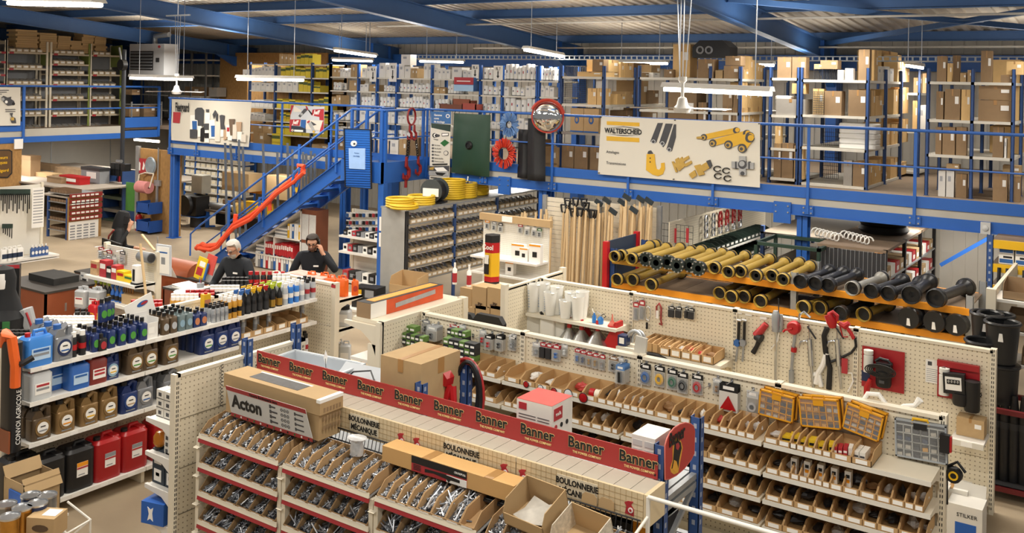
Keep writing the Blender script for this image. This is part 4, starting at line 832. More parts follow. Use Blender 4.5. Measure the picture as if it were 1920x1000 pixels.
s.poly([(1172,355),(1190,345),(1200,370),(1188,400),(1174,390)],RED,'muzzle_print');s.poly([(1158,470),(1176,480),(1186,530),(1170,560),(1150,540)],M('flame yellow'),'flame_print')
xa,xb=xy(713,5.93),xy(789,5.93);zt=at(713,668,Y=5.93).z
o=carton('p',xa,xb,5.96,1.422,zt,.52,'large taped brown carton standing behind the red strip')
O('tape',Bx(-.06,.06,-.004,1.003,1,1.004,TAPE).box(-.06,.06,-.008,0,.8,1,TAPE),o);O('tape',Bx(.5,.504,.42,.58,.75,1,TAPE),o)
t=T('jump_leads','pair of red clamps with black cable hanging beside the large carton','jump leads',(xy(836,6.3),6.3,1.46));t.scale=(1.25,1.25,1.3)
O('clamp',Pr([(-.16,.28),(-.02,.30),(.06,.22),(.05,.17),(-.04,.18),(-.10,.16)],-.04,.04,REDP,'Y'),t);O('clamp',Tu([(.05,0,.17),(.02,-.02,.02),(-.04,-.03,-.03),(0,0,.1)],.022,REDP,8),t);O('handle',Tu([(.06,.02,.16),(.09,0,.05),(.11,0,-.03)],[.028,.024,.018],REDP,8),t);O('cable',Tu([(-.02,.04,.15),(-.05,.05,.02),(-.02,.04,-.02)],.016,BLACK,6),t)
t=T('cable_coil','coil of red and black battery cable hung on the blue rack post','cable',(-4.86,6.62,1.58))
for k in range(6):
 m=(M('red cable','A01F1F',.45),BLACK)[k%2];r=.25+.014*(k%3);O('cable_loop',Tu([((r-.06)*math.cos(a)*(.62 if k%2 else .8)-.04+.02*k,-.05-.02*k,-.02+r*math.sin(a)*1.05)for a in[2*PI*i/22 for i in range(22)]],.018,m,6,closed=True),t)
xa,xb=xy(970,5.95),xy(1036,5.95)
t=T('product_box','white box with red lid print standing behind the red strip','box',(xa,5.98,1.422));w=xb-xa;h=at(1000,755,Y=5.98).z-1.42;d=.3
O('body',Bx(0,w,0,d,0,h,M('white board','E8E4DA',.6)),t);O('lid_print',Bx(0,w,0,d,h,h+.003,M('print coral','CF5148',.6,var=.1,scale=20)),t)
O('red_mark',Bx(.02,.09,-.003,0,h-.07,h-.02,RED),t);O('red_mark',Bx(w,w+.003,.03,.15,h-.12,h-.03,RED),t);word('mafa',.04,PAPER,t,(w+.005,.09,h-.075),(RXU,0,RXU))
for k in range(7):O('line_of_print',Bx(.02,w*.55,-.002,0,h-.11-k*.022,h-.105-k*.022,PG),t);O('line_of_print',Bx(w*.6,w-.02,-.002,0,h-.11-k*.022,h-.105-k*.022,PG),t)
for k,m in enumerate((RED,MARK,MARK)):O('pictogram',La([(0,.004),(.018,.004),(.018,0)],m,(w,.06+k*.08,h-.17),10,'X'),t)
xa,xb=xy(1191,6.0),xy(1235,6.0);t=T('product_box','small plain white box behind the right end of the red strip','box',(xa,6.0,1.422));h=at(1200,818,Y=6.0).z-1.42
O('body',Bx(0,xb-xa,0,.25,0,h,M('white board')),t)
for i in range(3):
 for j in range(2):O('printed_field',Bx(.01+j*(xb-xa)*.5,(xb-xa)*(.45+.5*j),-.002,0,h-.07-i*.06,h-.03-i*.06,M('pale print','CBCBC8',.6)),t)
GT=M('light grey tray','B9C0C6',.4,var=.04)
t=T('plastic_tray','light grey open plastic tray behind the left end of the red strip','tray',(-6.45,6.28,1.425),.1)
for a,b_ in((Bx(-.4,.4,-.2,.2,0,.01,GT),0),(Bx(-.4,.4,-.2,-.19,0,.16,GT),0),(Bx(-.4,.4,.19,.2,0,.16,GT),0),(Bx(-.4,-.39,-.2,.2,0,.16,GT),0),(Bx(.39,.4,-.2,.2,0,.16,GT),0),(Bx(-.43,.43,-.23,-.2,.15,.165,GT).box(-.43,.43,.2,.23,.15,.165,GT).box(-.43,-.4,-.2,.2,.15,.165,GT).box(.4,.43,-.2,.2,.15,.165,GT),1)):O('rim' if b_ else 'wall',a,t)
t=T('light_fitting','pale grey light fitting panels lying behind the red strip','panel',(-5.72,6.32,1.43),.12)
for k in range(3):O('panel',MB().bx(0,.08*k-.06,.05+.05*k,.85,.1,.03,GT,rx=.6),t)
O('cable',Tu([(-.3,0,.1),(-.2,-.05,.18),(-.05,0,.2),(.1,-.1,.08),(.35,-.12,.05),(.5,-.1,.0)],.008,BLACK,5),t)
t=T('carton_label','white hanging price tag on a wire over the grey tray','tag',(-6.42,6.4,1.6));O('tag',Pr([(-.025,0),(0,.08),(.03,.02),(.005,-.06)],0,.002,PAPER,'Y'),t);O('wire',Tu([(0,0,0),(.01,0,-.1),(-.03,0,-.16)],.003,MARK,5),t)
t=T('carton','long brown carton lying behind the tilted white bolt sign','box',(-5.98,5.345,1.375))
O('body',Bx(-.55,.56,0,.235,0,.21,CARD).box(-.57,.58,-.01,.245,.205,.325,CARD),t);O('top_label',Bx(-.32,.26,.05,.19,.325,.327,M('dark product print','3C3B3B',.5,var=.5,scale=25)),t);O('label_border',Bx(-.34,.28,.19,.21,.325,.327,PAPER),t);O('tape',Bx(.54,.582,-.012,.247,.30,.327,PAPER),t)
for i in range(6):
 for j in range(3):O('printed_mark',Bx(.58,.582,.03+i*.034,.05+i*.034,.08+j*.07,.115+j*.07,CARD_D),t)
t=T('bolt_sign','tilted white board lettered in black with drawings of bolts','sign',(-5.95,5.31,1.40),rot=(.12,0,0))
O('board',Pr([(-.47,0),(.50,0),(.44,.225),(-.51,.225)],0,.004,M('pale grey board','C9C9C6',.5,var=.02),'Y'),t);O('header',Pr([(-.51,.19),(.45,.19),(.44,.225),(-.51,.225)],-.002,0,RRED,'Y'),t);O('footer',Bx(-.47,.5,-.002,0,-.03,.0,RRED),t)
word('Acton',.15,MARK,t,(-.26,-.004,.105),bold=.03,sx=.98);word('Visserie Boulonnerie Inox',.036,MARK,t,(-.05,-.004,.207),sx=.9)
for i in range(4):
 z=.16-i*.042;O('bolt_drawing',Bx(.02,.04,-.003,0,z-.014,z+.014,PG).box(.04,.09+.02*(i%2),-.003,0,z-.006,z+.006,PG),t);O('bolt_drawing',Bx(.31,.325,-.003,0,z-.012,z+.012,PG).box(.325,.41,-.003,0,z-.005,z+.005,PG),t)
 for k in range(3):O('washer_drawing',Tu([(.165+k*.035+.011*math.cos(a),-.003,z+.011*math.sin(a))for a in[2*PI*q/10 for q in range(10)]],.0025,PG,4,closed=True),t)
for i in range(12):O('washer_drawing',La([(0,-.004),(.009,-.004),(.009,0)],(PGRN,PAPER,MARK)[i%3],(-.42+i*.08,0,-.015),8,'Y'),t)
t=T('carton','long narrow carton with a red product label lying on the bins','box',(-4.8,5.40,1.355),rot=(0,0,0));w=1.2
O('body',Bx(0,w,0,.165,0,.115,M('golden kraft','CFA469',.75,var=.04)),t)
for x in(.42,.98):O('tape',Bx(x-.035,x+.035,0,.166,.115,.117,TAPE),t)
O('label',Bx(.29,.8,-.003,0,.0,.09,RED),t);O('label_dark',Bx(.29,.8,-.004,-.003,.06,.112,MARK),t);O('label_white',Bx(.62,.8,-.005,-.003,.0,.05,PAPER),t)
O('tool_print',Pr([(.42,.045),(.6,.05),(.74,.04),(.74,.02),(.66,.02),(.64,-.0),(.62,.02),(.5,.03),(.42,.02)],-.007,-.005,MARK,'Y'),t);word('CROSSPULL',.02,PAPER,t,(.74,-.006,.085));
for k in range(4):O('line_of_print',Bx(.31,.38,-.005,-.003,.015+k*.011,.02+k*.011,MARK),t)
O('end_mark',Bx(w,w+.003,.02,.06,.02,.09,MARK),t);O('end_mark',Bx(w,w+.003,.09,.14,.02,.09,MARK),t)
def open_carton(label,loc,w,d,h,rz,tilt,mat,inner=None):
 t=T('open_carton',label,'box',loc,rot=(tilt,0,rz));e=.006
 O('base',Bx(-w/2,w/2,0,d,0,e,mat),t)
 for q in((-w/2,w/2,0,e,0,h*.45),(-w/2,w/2,d-e,d,0,h)):O('wall',Bx(*q,mat),t)
 for s in(-1,1):O('wall',Pr([(0,0),(d,0),(d,h),(.05,h*.85),(0,h*.45)],min(s*w/2,s*(w/2-e)),max(s*w/2,s*(w/2-e)),inner or mat,'X'),t)
 return t
t=open_carton('opened brown carton with scraps of white film, right of the long carton',(-3.38,5.2,1.3),.34,.28,.19,-.12,.28,CARD)
O('film_scrap',MB().add([(-.13,.05,.05),(.0,.04,.03),(.13,.06,.05),(-.11,.15,.04),(.02,.16,.08),(.12,.17,.04),(-.1,.25,.07),(.03,.24,.05),(.1,.25,.08)],[(0,1,4,3),(1,2,5,4),(3,4,7,6),(4,5,8,7)],M('white film','BDB8AE',.35,var=.25,scale=15)),t)
open_carton('opened carton with printed sides at the right end of the bolt rack',(-2.98,5.12,1.28),.32,.26,.17,-.15,.30,CARD,M('printed carton side','CFC5B2',.6,var=.35,scale=40))
for k in range(2):O('carton_flap',Pr([(-.06,0),(.06,0),(.055,.07),(.035,.09),(-.035,.09),(-.055,.07)],0,.004,CARD,'Y'),None,(-3.11+.13*k,5.57,1.4),(-.1,0,0),'brown cardboard flap leaning on the header panel, %s of two'%('left','right')[k],'cardboard')
WT=M('white tube','E6E2D8',.4,var=.02)
t=T('tube_stand','white tube railing at the right end of the bolt rack','railing',(0,0,0))
O('rail',Cy((-2.68,5.585,1.575),(-.6,5.585,1.575),.014,WT),t);O('rail',Cy((-2.68,5.4,1.40),(-.6,5.4,1.40),.012,WT),t)
for x in(-2.68,-.62):O('leg',Cy((x,5.585,0),(x,5.585,1.575),.014,WT),t);O('leg',Cy((x,5.4,0),(x,5.4,1.4),.012,WT),t);O('cross_bar',Cy((x,5.4,1.4),(x,5.585,1.45),.01,WT),t)
t=T('wire_basket','white wire basket below the white tube railing','basket',(-2.62,5.0,1.1));b=MB()
for i in range(8):b.tube([(i*.07,0,.25),(i*.07,.02,0),(i*.07,.34,0),(i*.07,.36,.28)],.005,WT,4)
for y,z in((0,.25),(.36,.28),(.01,.12)):b.cyl((0,y,z),(.49,y,z),.007,WT,5)
O('wire_grid',b,t)['kind']='stuff'
for i,(x,y,z)in enumerate(((-3.0,6.0,.952),(-3.0,6.25,.952),(-3.35,6.05,.952),(-3.05,6.0,.452))):
 t=T('battery','black battery %s under the end of the red strip'%('in front on the middle shelf','behind on the middle shelf','left on the middle shelf','on the lower shelf')[i],'battery',(x,y,z))
 O('case',Bx(-.15,.15,0,.17,0,.2,BLACK).box(-.16,.16,-.005,.175,.17,.2,BLACK),t);O('terminal',Cy((-.1,.05,.2),(-.1,.05,.22),.012,STEEL,8),t);O('terminal',Cy((.1,.05,.2),(.1,.05,.22),.012,STEEL,8),t);O('top_print',Bx(-.1,.1,.08,.15,.2,.202,RED),t)
t=T('gondola_end','cream pegboard gondola end left of the bolt rack','shelving',(0,0,0));XP=-6.95
O('peg_panel',Bx(-.36,.36,0,.02,.02,1.62,PEG),t,(XP-.01,5.55,0),(0,0,PI/2));O('peg_panel',Bx(-.36,.36,0,.02,.02,1.62,PEG),t,(XP-.01,6.28,0),(0,0,PI/2))
for z in(1.25,.82,.42):O('panel_joint',Bx(XP-.008,XP-.004,5.2,6.6,z,z+.006,M('joint shadow','7E7663',.7)),t)
for y in(5.17,6.62):
 O('post',Bx(XP-.06,XP,y-.03,y+.03,0,1.65,CREAM),t);b=MB()
 for k in range(38):b.box(XP,XP+.001,y-.012,y-.004,.08+k*.04,.105+k*.04,MARK).box(XP,XP+.001,y+.004,y+.012,.08+k*.04,.105+k*.04,MARK)
 O('slot_row',b,t)['kind']='stuff'
O('top_rail',Bx(XP-.06,XP,5.17,6.65,1.62,1.65,CREAM),t)
for z in(1.19,.89,.6,.3):
 O('side_shelf',Bx(XP-.42,XP-.06,5.2,6.6,z-.03,z,WHITE),t)
 O('bracket',Pr([(XP-.44,z),(XP-.06,z),(XP-.06,z-.2),(XP-.10,z-.12),(XP-.2,z-.06),(XP-.44,z-.035)],5.17,5.2,WHITE,'Y'),t)
O('spring_cord',Tu([(XP+.02+.012*math.cos(k*1.3),5.62+.012*math.sin(k*1.3),1.64-k*.0065)for k in range(60)],.003,MARK,4),t)
def small_box(mat,w,d,h,loc,label,rz=0,group=None,marks=()):
 o=T('product_box',label,'box',loc,rz,group);O('body',Bx(-w/2,w/2,0,d,0,h,mat),o)
 for m,a,b_,c,e in marks:O('print',Bx(-w/2+a*w,-w/2+b_*w,-.002,0,c*h,e*h,m),o)
 return o
for i in range(3):
 for j in range(2):small_box(M('white board'),.1,.11,.078,(XP-.34+j*.11,5.24,1.192+i*.08),'white lamp box, %s of the %s pile on the left end shelf'%(('bottom','middle','top')[i],('outer','inner')[j]),0,'small white boxes',[(PG,.3,.7,.3,.7),(MARK,0,1,.0,.06)])
for i in range(5):small_box(M('white board'),.16,.12,.055,(XP-.17,5.23,.892+i*.057),'flat white box, %s from the bottom on the second end shelf'%ORD[i],0,'flat white boxes',[(PG,.1,.3,.2,.8),(PG,.5,.7,.2,.8)])
DKB=M('dark product board','20303F',.5,var=.1)
for i in range(2):
 for j in range(2):small_box(DKB,.17,.15,.15,(XP-.33+j*.18,5.23,.602+i*.152)if j==0 or i==0 else(XP-.15,5.23,.754),'dark blue bulb box, %s %s on the third end shelf'%(('lower','upper')[i],('left','right')[j]),0,'dark boxes on the third end shelf',[(PAPER,.15,.75,.15,.85),(PG,.3,.6,.45,.65)])
t=small_box(M('royal blue board','1E5BB0',.5,var=.03),.24,.2,.19,(XP-.25,5.12,.302),'royal blue box with white figure marks on the lowest end shelf',.25);O('white_figure',Pr([(-.05,.03),(-.02,.05),(.01,.03),(0,.1),(.01,.15),(-.02,.13),(-.05,.15),(-.035,.09)],-.003,0,PAPER,'Y'),t);O('white_figure',Pr([(.07,.03),(.10,.05),(.13,.03),(.12,.1),(.13,.15),(.10,.13),(.07,.15),(.085,.09)],.121,.124,PAPER,'X'),t)
t=T('bracelet_bulb','small amber glass beacon on the second end shelf','lamp',(XP-.36,5.26,.892));AMB=M('amber glass','C9801F',.15,alpha=.7,var=.1)
O('base',La([(.04,0),(.04,.03)],BLACK),t);O('globe',La([(.035,.03),(.055,.06),(.055,.12),(.03,.16),(0,.165)],AMB),t)
# -- PEGBOARD GONDOLAS (front and back)
def peg_gondola(label,xs,y,z1,depth,levels,back=True,base=.16):
 """steel shelving: slotted posts, pegboard panels in three courses, shelves with price rails (levels: (bay indices, z))"""
 t=T('gondola_shelving',label,'shelving',(0,0,0))
 for i in range(len(xs)-1):
  for k in range(3):
   z0=.02+k*(z1-.06)/3;h=(z1-.06)/3-.006
   O('peg_panel',Bx(-(xs[i+1]-xs[i])/2+.012,(xs[i+1]-xs[i])/2-.012,-.01,.01,0,h,PEG),t,((xs[i]+xs[i+1])/2,y,z0))
  O('top_rail',Bx(xs[i],xs[i+1],y-.03,y+.05,z1-.04,z1-.01,CREAM),t)
 for x in xs:
  O('post',Bx(x-.028,x+.028,y-.03,y+.06,0,z1,CREAM),t);b=MB()
  for k in range(int(z1/.045)):b.box(x-.012,x-.005,y-.0312,y-.03,.05+k*.045,.075+k*.045,MARK).box(x+.005,x+.012,y-.0312,y-.03,.05+k*.045,.075+k*.045,MARK)
  O('slot_row',b,t)['kind']='stuff'
 for bays,z,d in levels:
  for i in bays:
   O('shelf',Bx(xs[i]+.01,xs[i+1]-.01,y-d,y-.03,z-.03,z,CREAM),t);O('price_rail',Bx(xs[i]+.01,xs[i+1]-.01,y-d-.006,y-d,z-.034,z+.004,SHELF_LIP),t)
   for x in(xs[i]+.01,xs[i+1]-.014):O('bracket',Pr([(y-d+.03,z-.03),(y-.03,z-.03),(y-.03,z-.2),(y-.08,z-.1),(y-.2,z-.055)],x,x+.004,CREAM,'X'),t)
 return t
HOLD=[]
GX=[-6.72,-5.39,-4.05,-2.71,-1.38];GY=8.22
HOLD.append(peg_gondola('long cream pegboard gondola of small parts bins behind the red strip',GX,GY,1.65,.4,[((0,1,2,3),1.24,.4),((0,1,2,3),.99,.4),((0,1,2,3),.765,.4),((0,1,2,3),.54,.4),((0,1,2,3),.2,.45)]))
t=T('gondola_end','cream pegboard end wall at the left end of the small parts gondola','shelving',(0,0,0))
O('peg_panel',Bx(-.33,.33,0,.02,.5,1.62,PEG),t,(-6.76,7.9,0),(0,0,PI/2));O('post',Bx(-6.82,-6.76,7.53,7.59,0,1.65,CREAM),t);O('top_rail',Bx(-6.82,-6.76,7.56,9.0,1.62,1.65,CREAM),t);O('peg_panel',Bx(-.4,.4,0,.02,.02,1.62,PEG),t,(-6.76,8.62,0),(0,0,PI/2));O('post',Bx(-6.84,-6.74,8.97,9.05,0,1.66,CREAM),t)
O('top_board',Bx(-7.22,-6.8,7.6,9.05,1.6,1.64,CREAM),t)
for z in(1.2,):O('side_shelf',Bx(-7.25,-6.82,7.6,9.0,z-.03,z,WHITE),t)
O('bracket',Pr([(-7.3,1.6),(-6.82,1.6),(-6.82,1.25),(-6.9,1.42),(-7.05,1.52),(-7.3,1.565)],7.55,7.585,CREAM,'Y'),t);O('end_upright',Bx(-6.95,-6.82,7.55,7.585,0,1.4,CREAM),t)
TIPM=M('bin cardboard tan','C09C6C',.85,var=.05,rnd=.05)
gr=['top','second','third','fourth'];GW={}
def gbins(level,z,x,x_end,widths,y=GY-.395,d=.35,hb=.105,hf=.05):
 out=[];i=0
 while x<x_end-.05:
  w=widths[i%len(widths)];w=min(w,x_end-x);n=GW.get(level,0);GW[level]=n+1
  picking_bin(w,d,hb,hf,(x+w/2,y,z+.002),'cardboard parts bin, %s from left, %s row, small parts gondola'%(ORD[n],gr[level]),'parts bins on the small parts gondola',TIPM)
  out.append((x+w/2,w,n));x+=w;i+=1
 return out
def nth(n):return ORD[n]
tops=gbins(0,1.24,-6.66,-5.42,[.13,.13,.2,.2,.28])+gbins(0,1.24,-5.36,-4.3,[.19,.175,.17,.175,.18,.17])+gbins(0,1.24,-4.30,-2.74,[.095,.085,.09,.075,.08,.08,.08,.16,.09,.10])+gbins(0,1.24,-2.70,-1.83,[.12,.10,.055,.06,.08,.07,.07,.16,.18])
rows=[gbins(1,.99,-6.66,-5.42,[.17,.2,.15])+gbins(1,.99,-5.36,-4.08,[.1,.12,.1,.2,.22,.16])+gbins(1,.99,-4.02,-2.74,[.14,.11,.11,.12,.16,.18])+gbins(1,.99,-2.68,-1.42,[.11,.1,.07,.07,.06,.06,.06,.1,.13,.13]),gbins(2,.765,-5.36,-4.08,[.16,.2,.14])+gbins(2,.765,-4.02,-2.74,[.14,.15,.12,.11])+gbins(2,.765,-2.68,-1.42,[.13,.11,.16,.14,.12]),gbins(3,.54,-4.02,-2.74,[.17,.2])+gbins(3,.54,-2.68,-1.42,[.15,.17])]
FILM=M('clear bag','E9ECEE',.2,alpha=.55,var=.25,scale=30)
def crumple(seed,sx,sy,sz,mat,n=5):
 rg=random.Random(seed);b=MB();V=[]
 for j in range(n+1):
  for i in range(8):
   a=2*PI*i/8;r=math.sin(PI*(j+.35)/(n+.7));V.append((sx*r*math.cos(a)*rg.uniform(.6,1.1),sy*r*math.sin(a)*rg.uniform(.6,1.1),sz*(j/n)*rg.uniform(.85,1.1)))
 F=[(j*8+i,j*8+(i+1)%8,(j+1)*8+(i+1)%8,(j+1)*8+i)for j in range(n)for i in range(8)]+[tuple(range(7,-1,-1)),tuple(range(n*8,n*8+8))]
 return b.add(V,F,mat).mesh('crumple',smooth=False)
CRM={}
def stuffing(kind,x,y,z,w,where,seed):
 mats={'bag':FILM,'dark':M('dark packet','26262A',.35,var=.3,scale=25),'red':M('red packet','B9403C',.5,var=.3,scale=25),'white':M('white packet','DDDAD4',.5,var=.1),'brown':M('brown packet','8C6A45',.7,var=.2)}
 k=(kind,seed%4)
 if k not in CRM:CRM[k]=crumple(seed,.5,.5,1,mats[kind])
 lab={'bag':'clear plastic bag of parts','dark':'dark rubber parts','red':'red packet','white':'white packet','brown':'brown packet'}[kind]
 o=O('parts_bag' if kind=='bag' else 'parts_packet',CRM[k],None,(x,y,z),(0,0,seed*.7),'%s in %s'%(lab,where),'packet','packets in the parts bins');o.scale=(w*.7,min(.2,w*1.4),.055+.02*(seed%3));return o
RB=random.Random(5)
for x,w,n in tops:
 k=RB.choice(['bag','white','brown','bag',None,None,'dark','red'])if n>8 else RB.choice([None,'white','bag',None,'dark'])
 if x>-2.6:k=None
 if k:stuffing(k,x,GY-.22,1.248,w,'the %s bin from left, top row'%nth(n),n)
for r in rows:
 for x,w,n in r:
  lv=rows.index(r)+1;k=RB.choice(['dark','dark','brown','bag','white','dark'])
  if lv>=2:k=RB.choice(['dark','dark','dark','bag'])
  stuffing(k,x,GY-.2,(.99,.765,.54)[lv-1]+.008,w,'the %s bin from left, %s row'%(nth(n),gr[lv]),n+lv*3)
def pbox(name,label,x0,x1,y,d,z,h,mat,rz=0,group=None,cat='box',prints=()):
 o=T(name,label,cat,((x0+x1)/2,y,z),rz,group);w=x1-x0
 O('body',Bx(-w/2,w/2,0,d,0,h,mat),o)
 for m,a,b_,c,e in prints:O('print',Bx(-w/2+a*w,-w/2+b_*w,-.002,0,c*h,e*h,m),o)
 return o
YB_=M('yellow small box','E0BE2C',.5,var=.05)
for i,(p0,p1,py)in enumerate([(1472,1498,815),(1492,1508,838),(1510,1524,830),(1526,1545,822),(1545,1560,848),(1564,1578,845)]):
 pbox('bulb_box','yellow bulb box, %s from left, top row of parts bins'%ORD[i],xy(p0,GY-.25),xy(p1,GY-.25),GY-.3,.1,1.25,.05+.02*(i%2),YB_,.2,'yellow bulb boxes',prints=[(MARK,.1,.9,.35,.65)])
for i in range(4):pbox('bulb_box','red and white bulb box, %s of four in the wide bin'%ORD[i],-2.15+.035*i,-2.118+.035*i,GY-.32+.02*i,.11,1.25,.06,RED if i<3 else M('white board'),.15,'red bulb boxes',prints=[(PAPER,.1,.9,.3,.6)])
for i in range(4):pbox('bulb_box','white bulb box, %s of four in the last bin of the top row'%ORD[i],-1.99+.05*(i%2),-1.945+.05*(i%2),GY-.33+.09*(i//2),.08,1.25,.07,M('white board'),0,'white bulb boxes',prints=[(PG,.1,.9,.4,.6)])
for i in range(5):pbox('bulb_box','slim white lamp box, %s from left, second row of parts bins'%ORD[i],-2.5+.11*i,-2.45+.11*i,GY-.3,.06,1.0,.13,M('white board'),0,'slim lamp boxes',prints=[(MARK,.2,.8,.6,.8),(ORANGE,.2,.8,.3,.5)])
for i,(px,m)in enumerate(((1117,REDP),(1127,M('white tape','E8E0CC',.5)))):
 t=T('tape_roll','%s tape roll in a wide bin of the top row'%('red','cream')[i],'tape',(xy(px,GY-.25),GY-.3,1.29));O('roll',La([(.022,0),(.042,0),(.042,.05),(.022,.05),(.022,0)],m,n=16,axis='X'),t)
for i,(px,py,c,r)in enumerate(((987,721,0,.03),(1014,728,1,.03),(1039,734,0,.032),(1066,739,1,.045),(1094,746,0,.045))):
 q=at(px,py,Y=GY-.405);t=T('reflector','%s round reflector on a bin front, %s from left'%(('red','white')[c],ORD[i]),'reflector',q,group='round reflectors on the bin fronts')
 O('disc',La([(0,-.012),(r*.8,-.012),(r,-.006),(r,0)],(M('red reflector','A8141C',.15),M('white reflector','D9DBDD',.15))[c],n=18,axis='Y'),t);O('rim',Tu([(r*math.cos(a),-.006,r*math.sin(a))for a in[2*PI*k/18 for k in range(18)]],.004,MARK,5,closed=True),t)
HK=Cy((0,0,0),(0,-.13,.004),.0035,STEEL,5).cyl((0,-.13,.004),(0,-.14,.02),.0035,STEEL,5).box(-.012,.012,-.006,0,-.02,.02,STEEL).mesh('hook')
def pack(px0,px1,py0,py1,Y,look,card,item,n=1,shape='lump',crop=(0,0,1),group=None,step=.016,bubble=True):
 """hanging pack: printed card head, clear bubble and the goods in it; n of them one behind the other on the hook"""
 ox,oy,k=crop;a=at(ox+px0/k,oy+py0/k,Y=Y);b_=at(ox+px1/k,oy+py1/k,Y=Y);c=at(ox+px0/k,oy+py1/k,Y=Y)
 w,h=abs(b_.x-a.x),abs(a.z-c.z)
 for i in range(n):
  y=Y-.02-i*step;lab=look if n==1 else '%s, %s from the front on its hook'%(look,ORD[n-1-i])
  t=T('blister_pack',lab,'packet',((a.x+b_.x)/2,y,a.z),0,group)
  O('card',Bx(-w/2,w/2,0,.002,-h*.28,0,card),t);O('backing',Bx(-w/2,w/2,.0,.0015,-h,-h*.28,M('pale card','CFCBC2',.6,var=.05)),t)
  if i==n-1 or n==1:O('print',Bx(-w*.3,w*.3,-.001,0,-h*.2,-h*.08,PAPER),t)
  if i==n-1:
   z=-h*.64;r=min(w*.36,h*.2)
   if shape=='coil':
    g=MB()
    for q in range(3):g.tube([((r-.006*q)*math.cos(s_),-.012-.004*q,z+(r-.006*q)*1.25*math.sin(s_))for s_ in[2*PI*j/14 for j in range(14)]],.008,item,5,closed=True)
   elif shape=='tri':g=Pr([(-w*.42,-h*.92),(w*.42,-h*.92),(0,-h*.42)],-.012,0,item,'Y')
   elif shape=='bar':g=Tu([(0,-.012,-h*.35),(.004,-.014,-h*.9)],w*.22,item,6)
   elif shape=='ring':g=La([(r*.55,-.02),(r,-.02),(r,0),(r*.55,0),(r*.55,-.02)],item,(0,0,z),16,'Y')
   elif shape=='box':g=Bx(-w*.4,w*.4,-.03,0,-h*.95,-h*.3,item)
   else:g=La([(r*.3,0),(r*.7,.01),(r*.45,.03),(r*.7,.05),(.0,.06)],item,(0,-.012,z-.03),8)
   O('goods',g,t)
   if bubble:O('bubble',Bx(-w*.46,w*.46,-.026,.0,-h*.98,-h*.3,CLEAR),t)
 if HOLD:O('peg_hook',HK,HOLD[-1],((a.x+b_.x)/2,Y,a.z+.008))
C2=(700,540,4.547);C3=(960,560,4.547);C4=(1180,620,4.547);GF=GY-.015
CLC=M('clear pack card','C9CCCC',.35,var=.05);GOLDM=M('brass fitting','C9A24A',.3,metal=.8)
pk=lambda c,q,look,card,item,n=1,sh='lump',**kw:pack(*q,GF,look,card,item,n,sh,c,group='packs hung on the small parts gondola',**kw)
pk(C2,(430,490,265,375),'small grey pack at the far left of the small parts gondola',GREY,DARK);pk(C2,(515,600,300,420),'silver carded wheel pack',M('silver card','B9BBBC',.4),DARK,9,step=.013)
pk(C2,(660,740,305,390),'red topped white pack',RED,PAPER);pk(C2,(750,800,310,390),'clear pack beside the red topped one',CLC,GREY,2)
pk(C2,(915,970,350,480),'clear pack with a red cap',CLC,REDP);pk(C2,(985,1045,385,508),'black topped clear pack, left stack',MARK,REDP,4);pk(C2,(1075,1135,385,520),'black topped clear pack, right stack',MARK,DARK,4);pk(C2,(1165,1225,400,525),'clear pack with a white ticket',CLC,GREY)
pk(C3,(5,45,300,435),'clear pack with white ticket by the second post',CLC,DARK);pk(C3,(185,248,365,485),'clear pack beside the grey ones',CLC,GREY);pk(C3,(250,298,365,500),'first grey pack with red head',RED,DARK,sh='box',bubble=False);pk(C3,(302,350,375,510),'second grey pack with red head',RED,DARK,sh='box',bubble=False);pk(C3,(362,425,380,520),'red headed pack with a blue fitting, wide',RED,PBLUE,2);pk(C3,(435,482,385,485),'empty clear pack beside the red headed one',CLC,CLC)
for i,(x,it)in enumerate(((545,PBLUE),(592,NAVY),(645,GOLDM),(698,GOLDM),(755,STEEL))):pk(C3,(x,x+46,418+i*13,545+i*14),'slim red headed pack, %s of five, with %s fitting'%(ORD[i],('blue','dark blue','brass','brass','steel')[i]),RED,it)
pk(C3,(835,912,480,612),'brown card pack with a dark lock',M('brown card','8A6B4E',.6),DARK);pk(C3,(918,960,495,610),'clear pack beside the blue cards',CLC,GREY);pk(C3,(940,1010,535,690),'blue carded connector pack',M('blue card','5F86B8',.4,var=.1),MARK,6,sh='bar',step=.022);pk(C3,(895,940,615,770),'red headed pack hanging low with brass parts',RED,GOLDM)
for q,nm,it in(((105,188,270,450),'blue',PBLUE),((225,308,290,465),'yellow',YEL),((335,416,315,490),'green',M('green cable','2F6B4F',.4)),((422,506,345,520),'black',BLACK),((542,634,360,530),'red',REDP)):pk(C4,q,'black carded pack of %s cable'%nm,MARK,it,1,'coil')
pk(C4,(722,792,398,528),'small clear pack with brown crimps',CLC,M('brown packet','8C6A45'));pk(C4,(797,950,425,655),'large silver pack with a red warning triangle',MARK,M('red reflector','A8141C'),3,'tri',step=.03,bubble=False);pk(C4,(1008,1105,500,712),'pack with a grey tape roll and a red foot',CLC,M('silver tape','B5B5B5',.4),1,'ring')
for i,px in enumerate((1335,982,890,903)):O('peg_hook',HK,HOLD[-1],(xy(px,GF),GF,1.5))
GBX=M('green box','5E7F3C',.5,var=.15,scale=20);BBX=M('black printed box','25282A',.5,var=.3,scale=30)
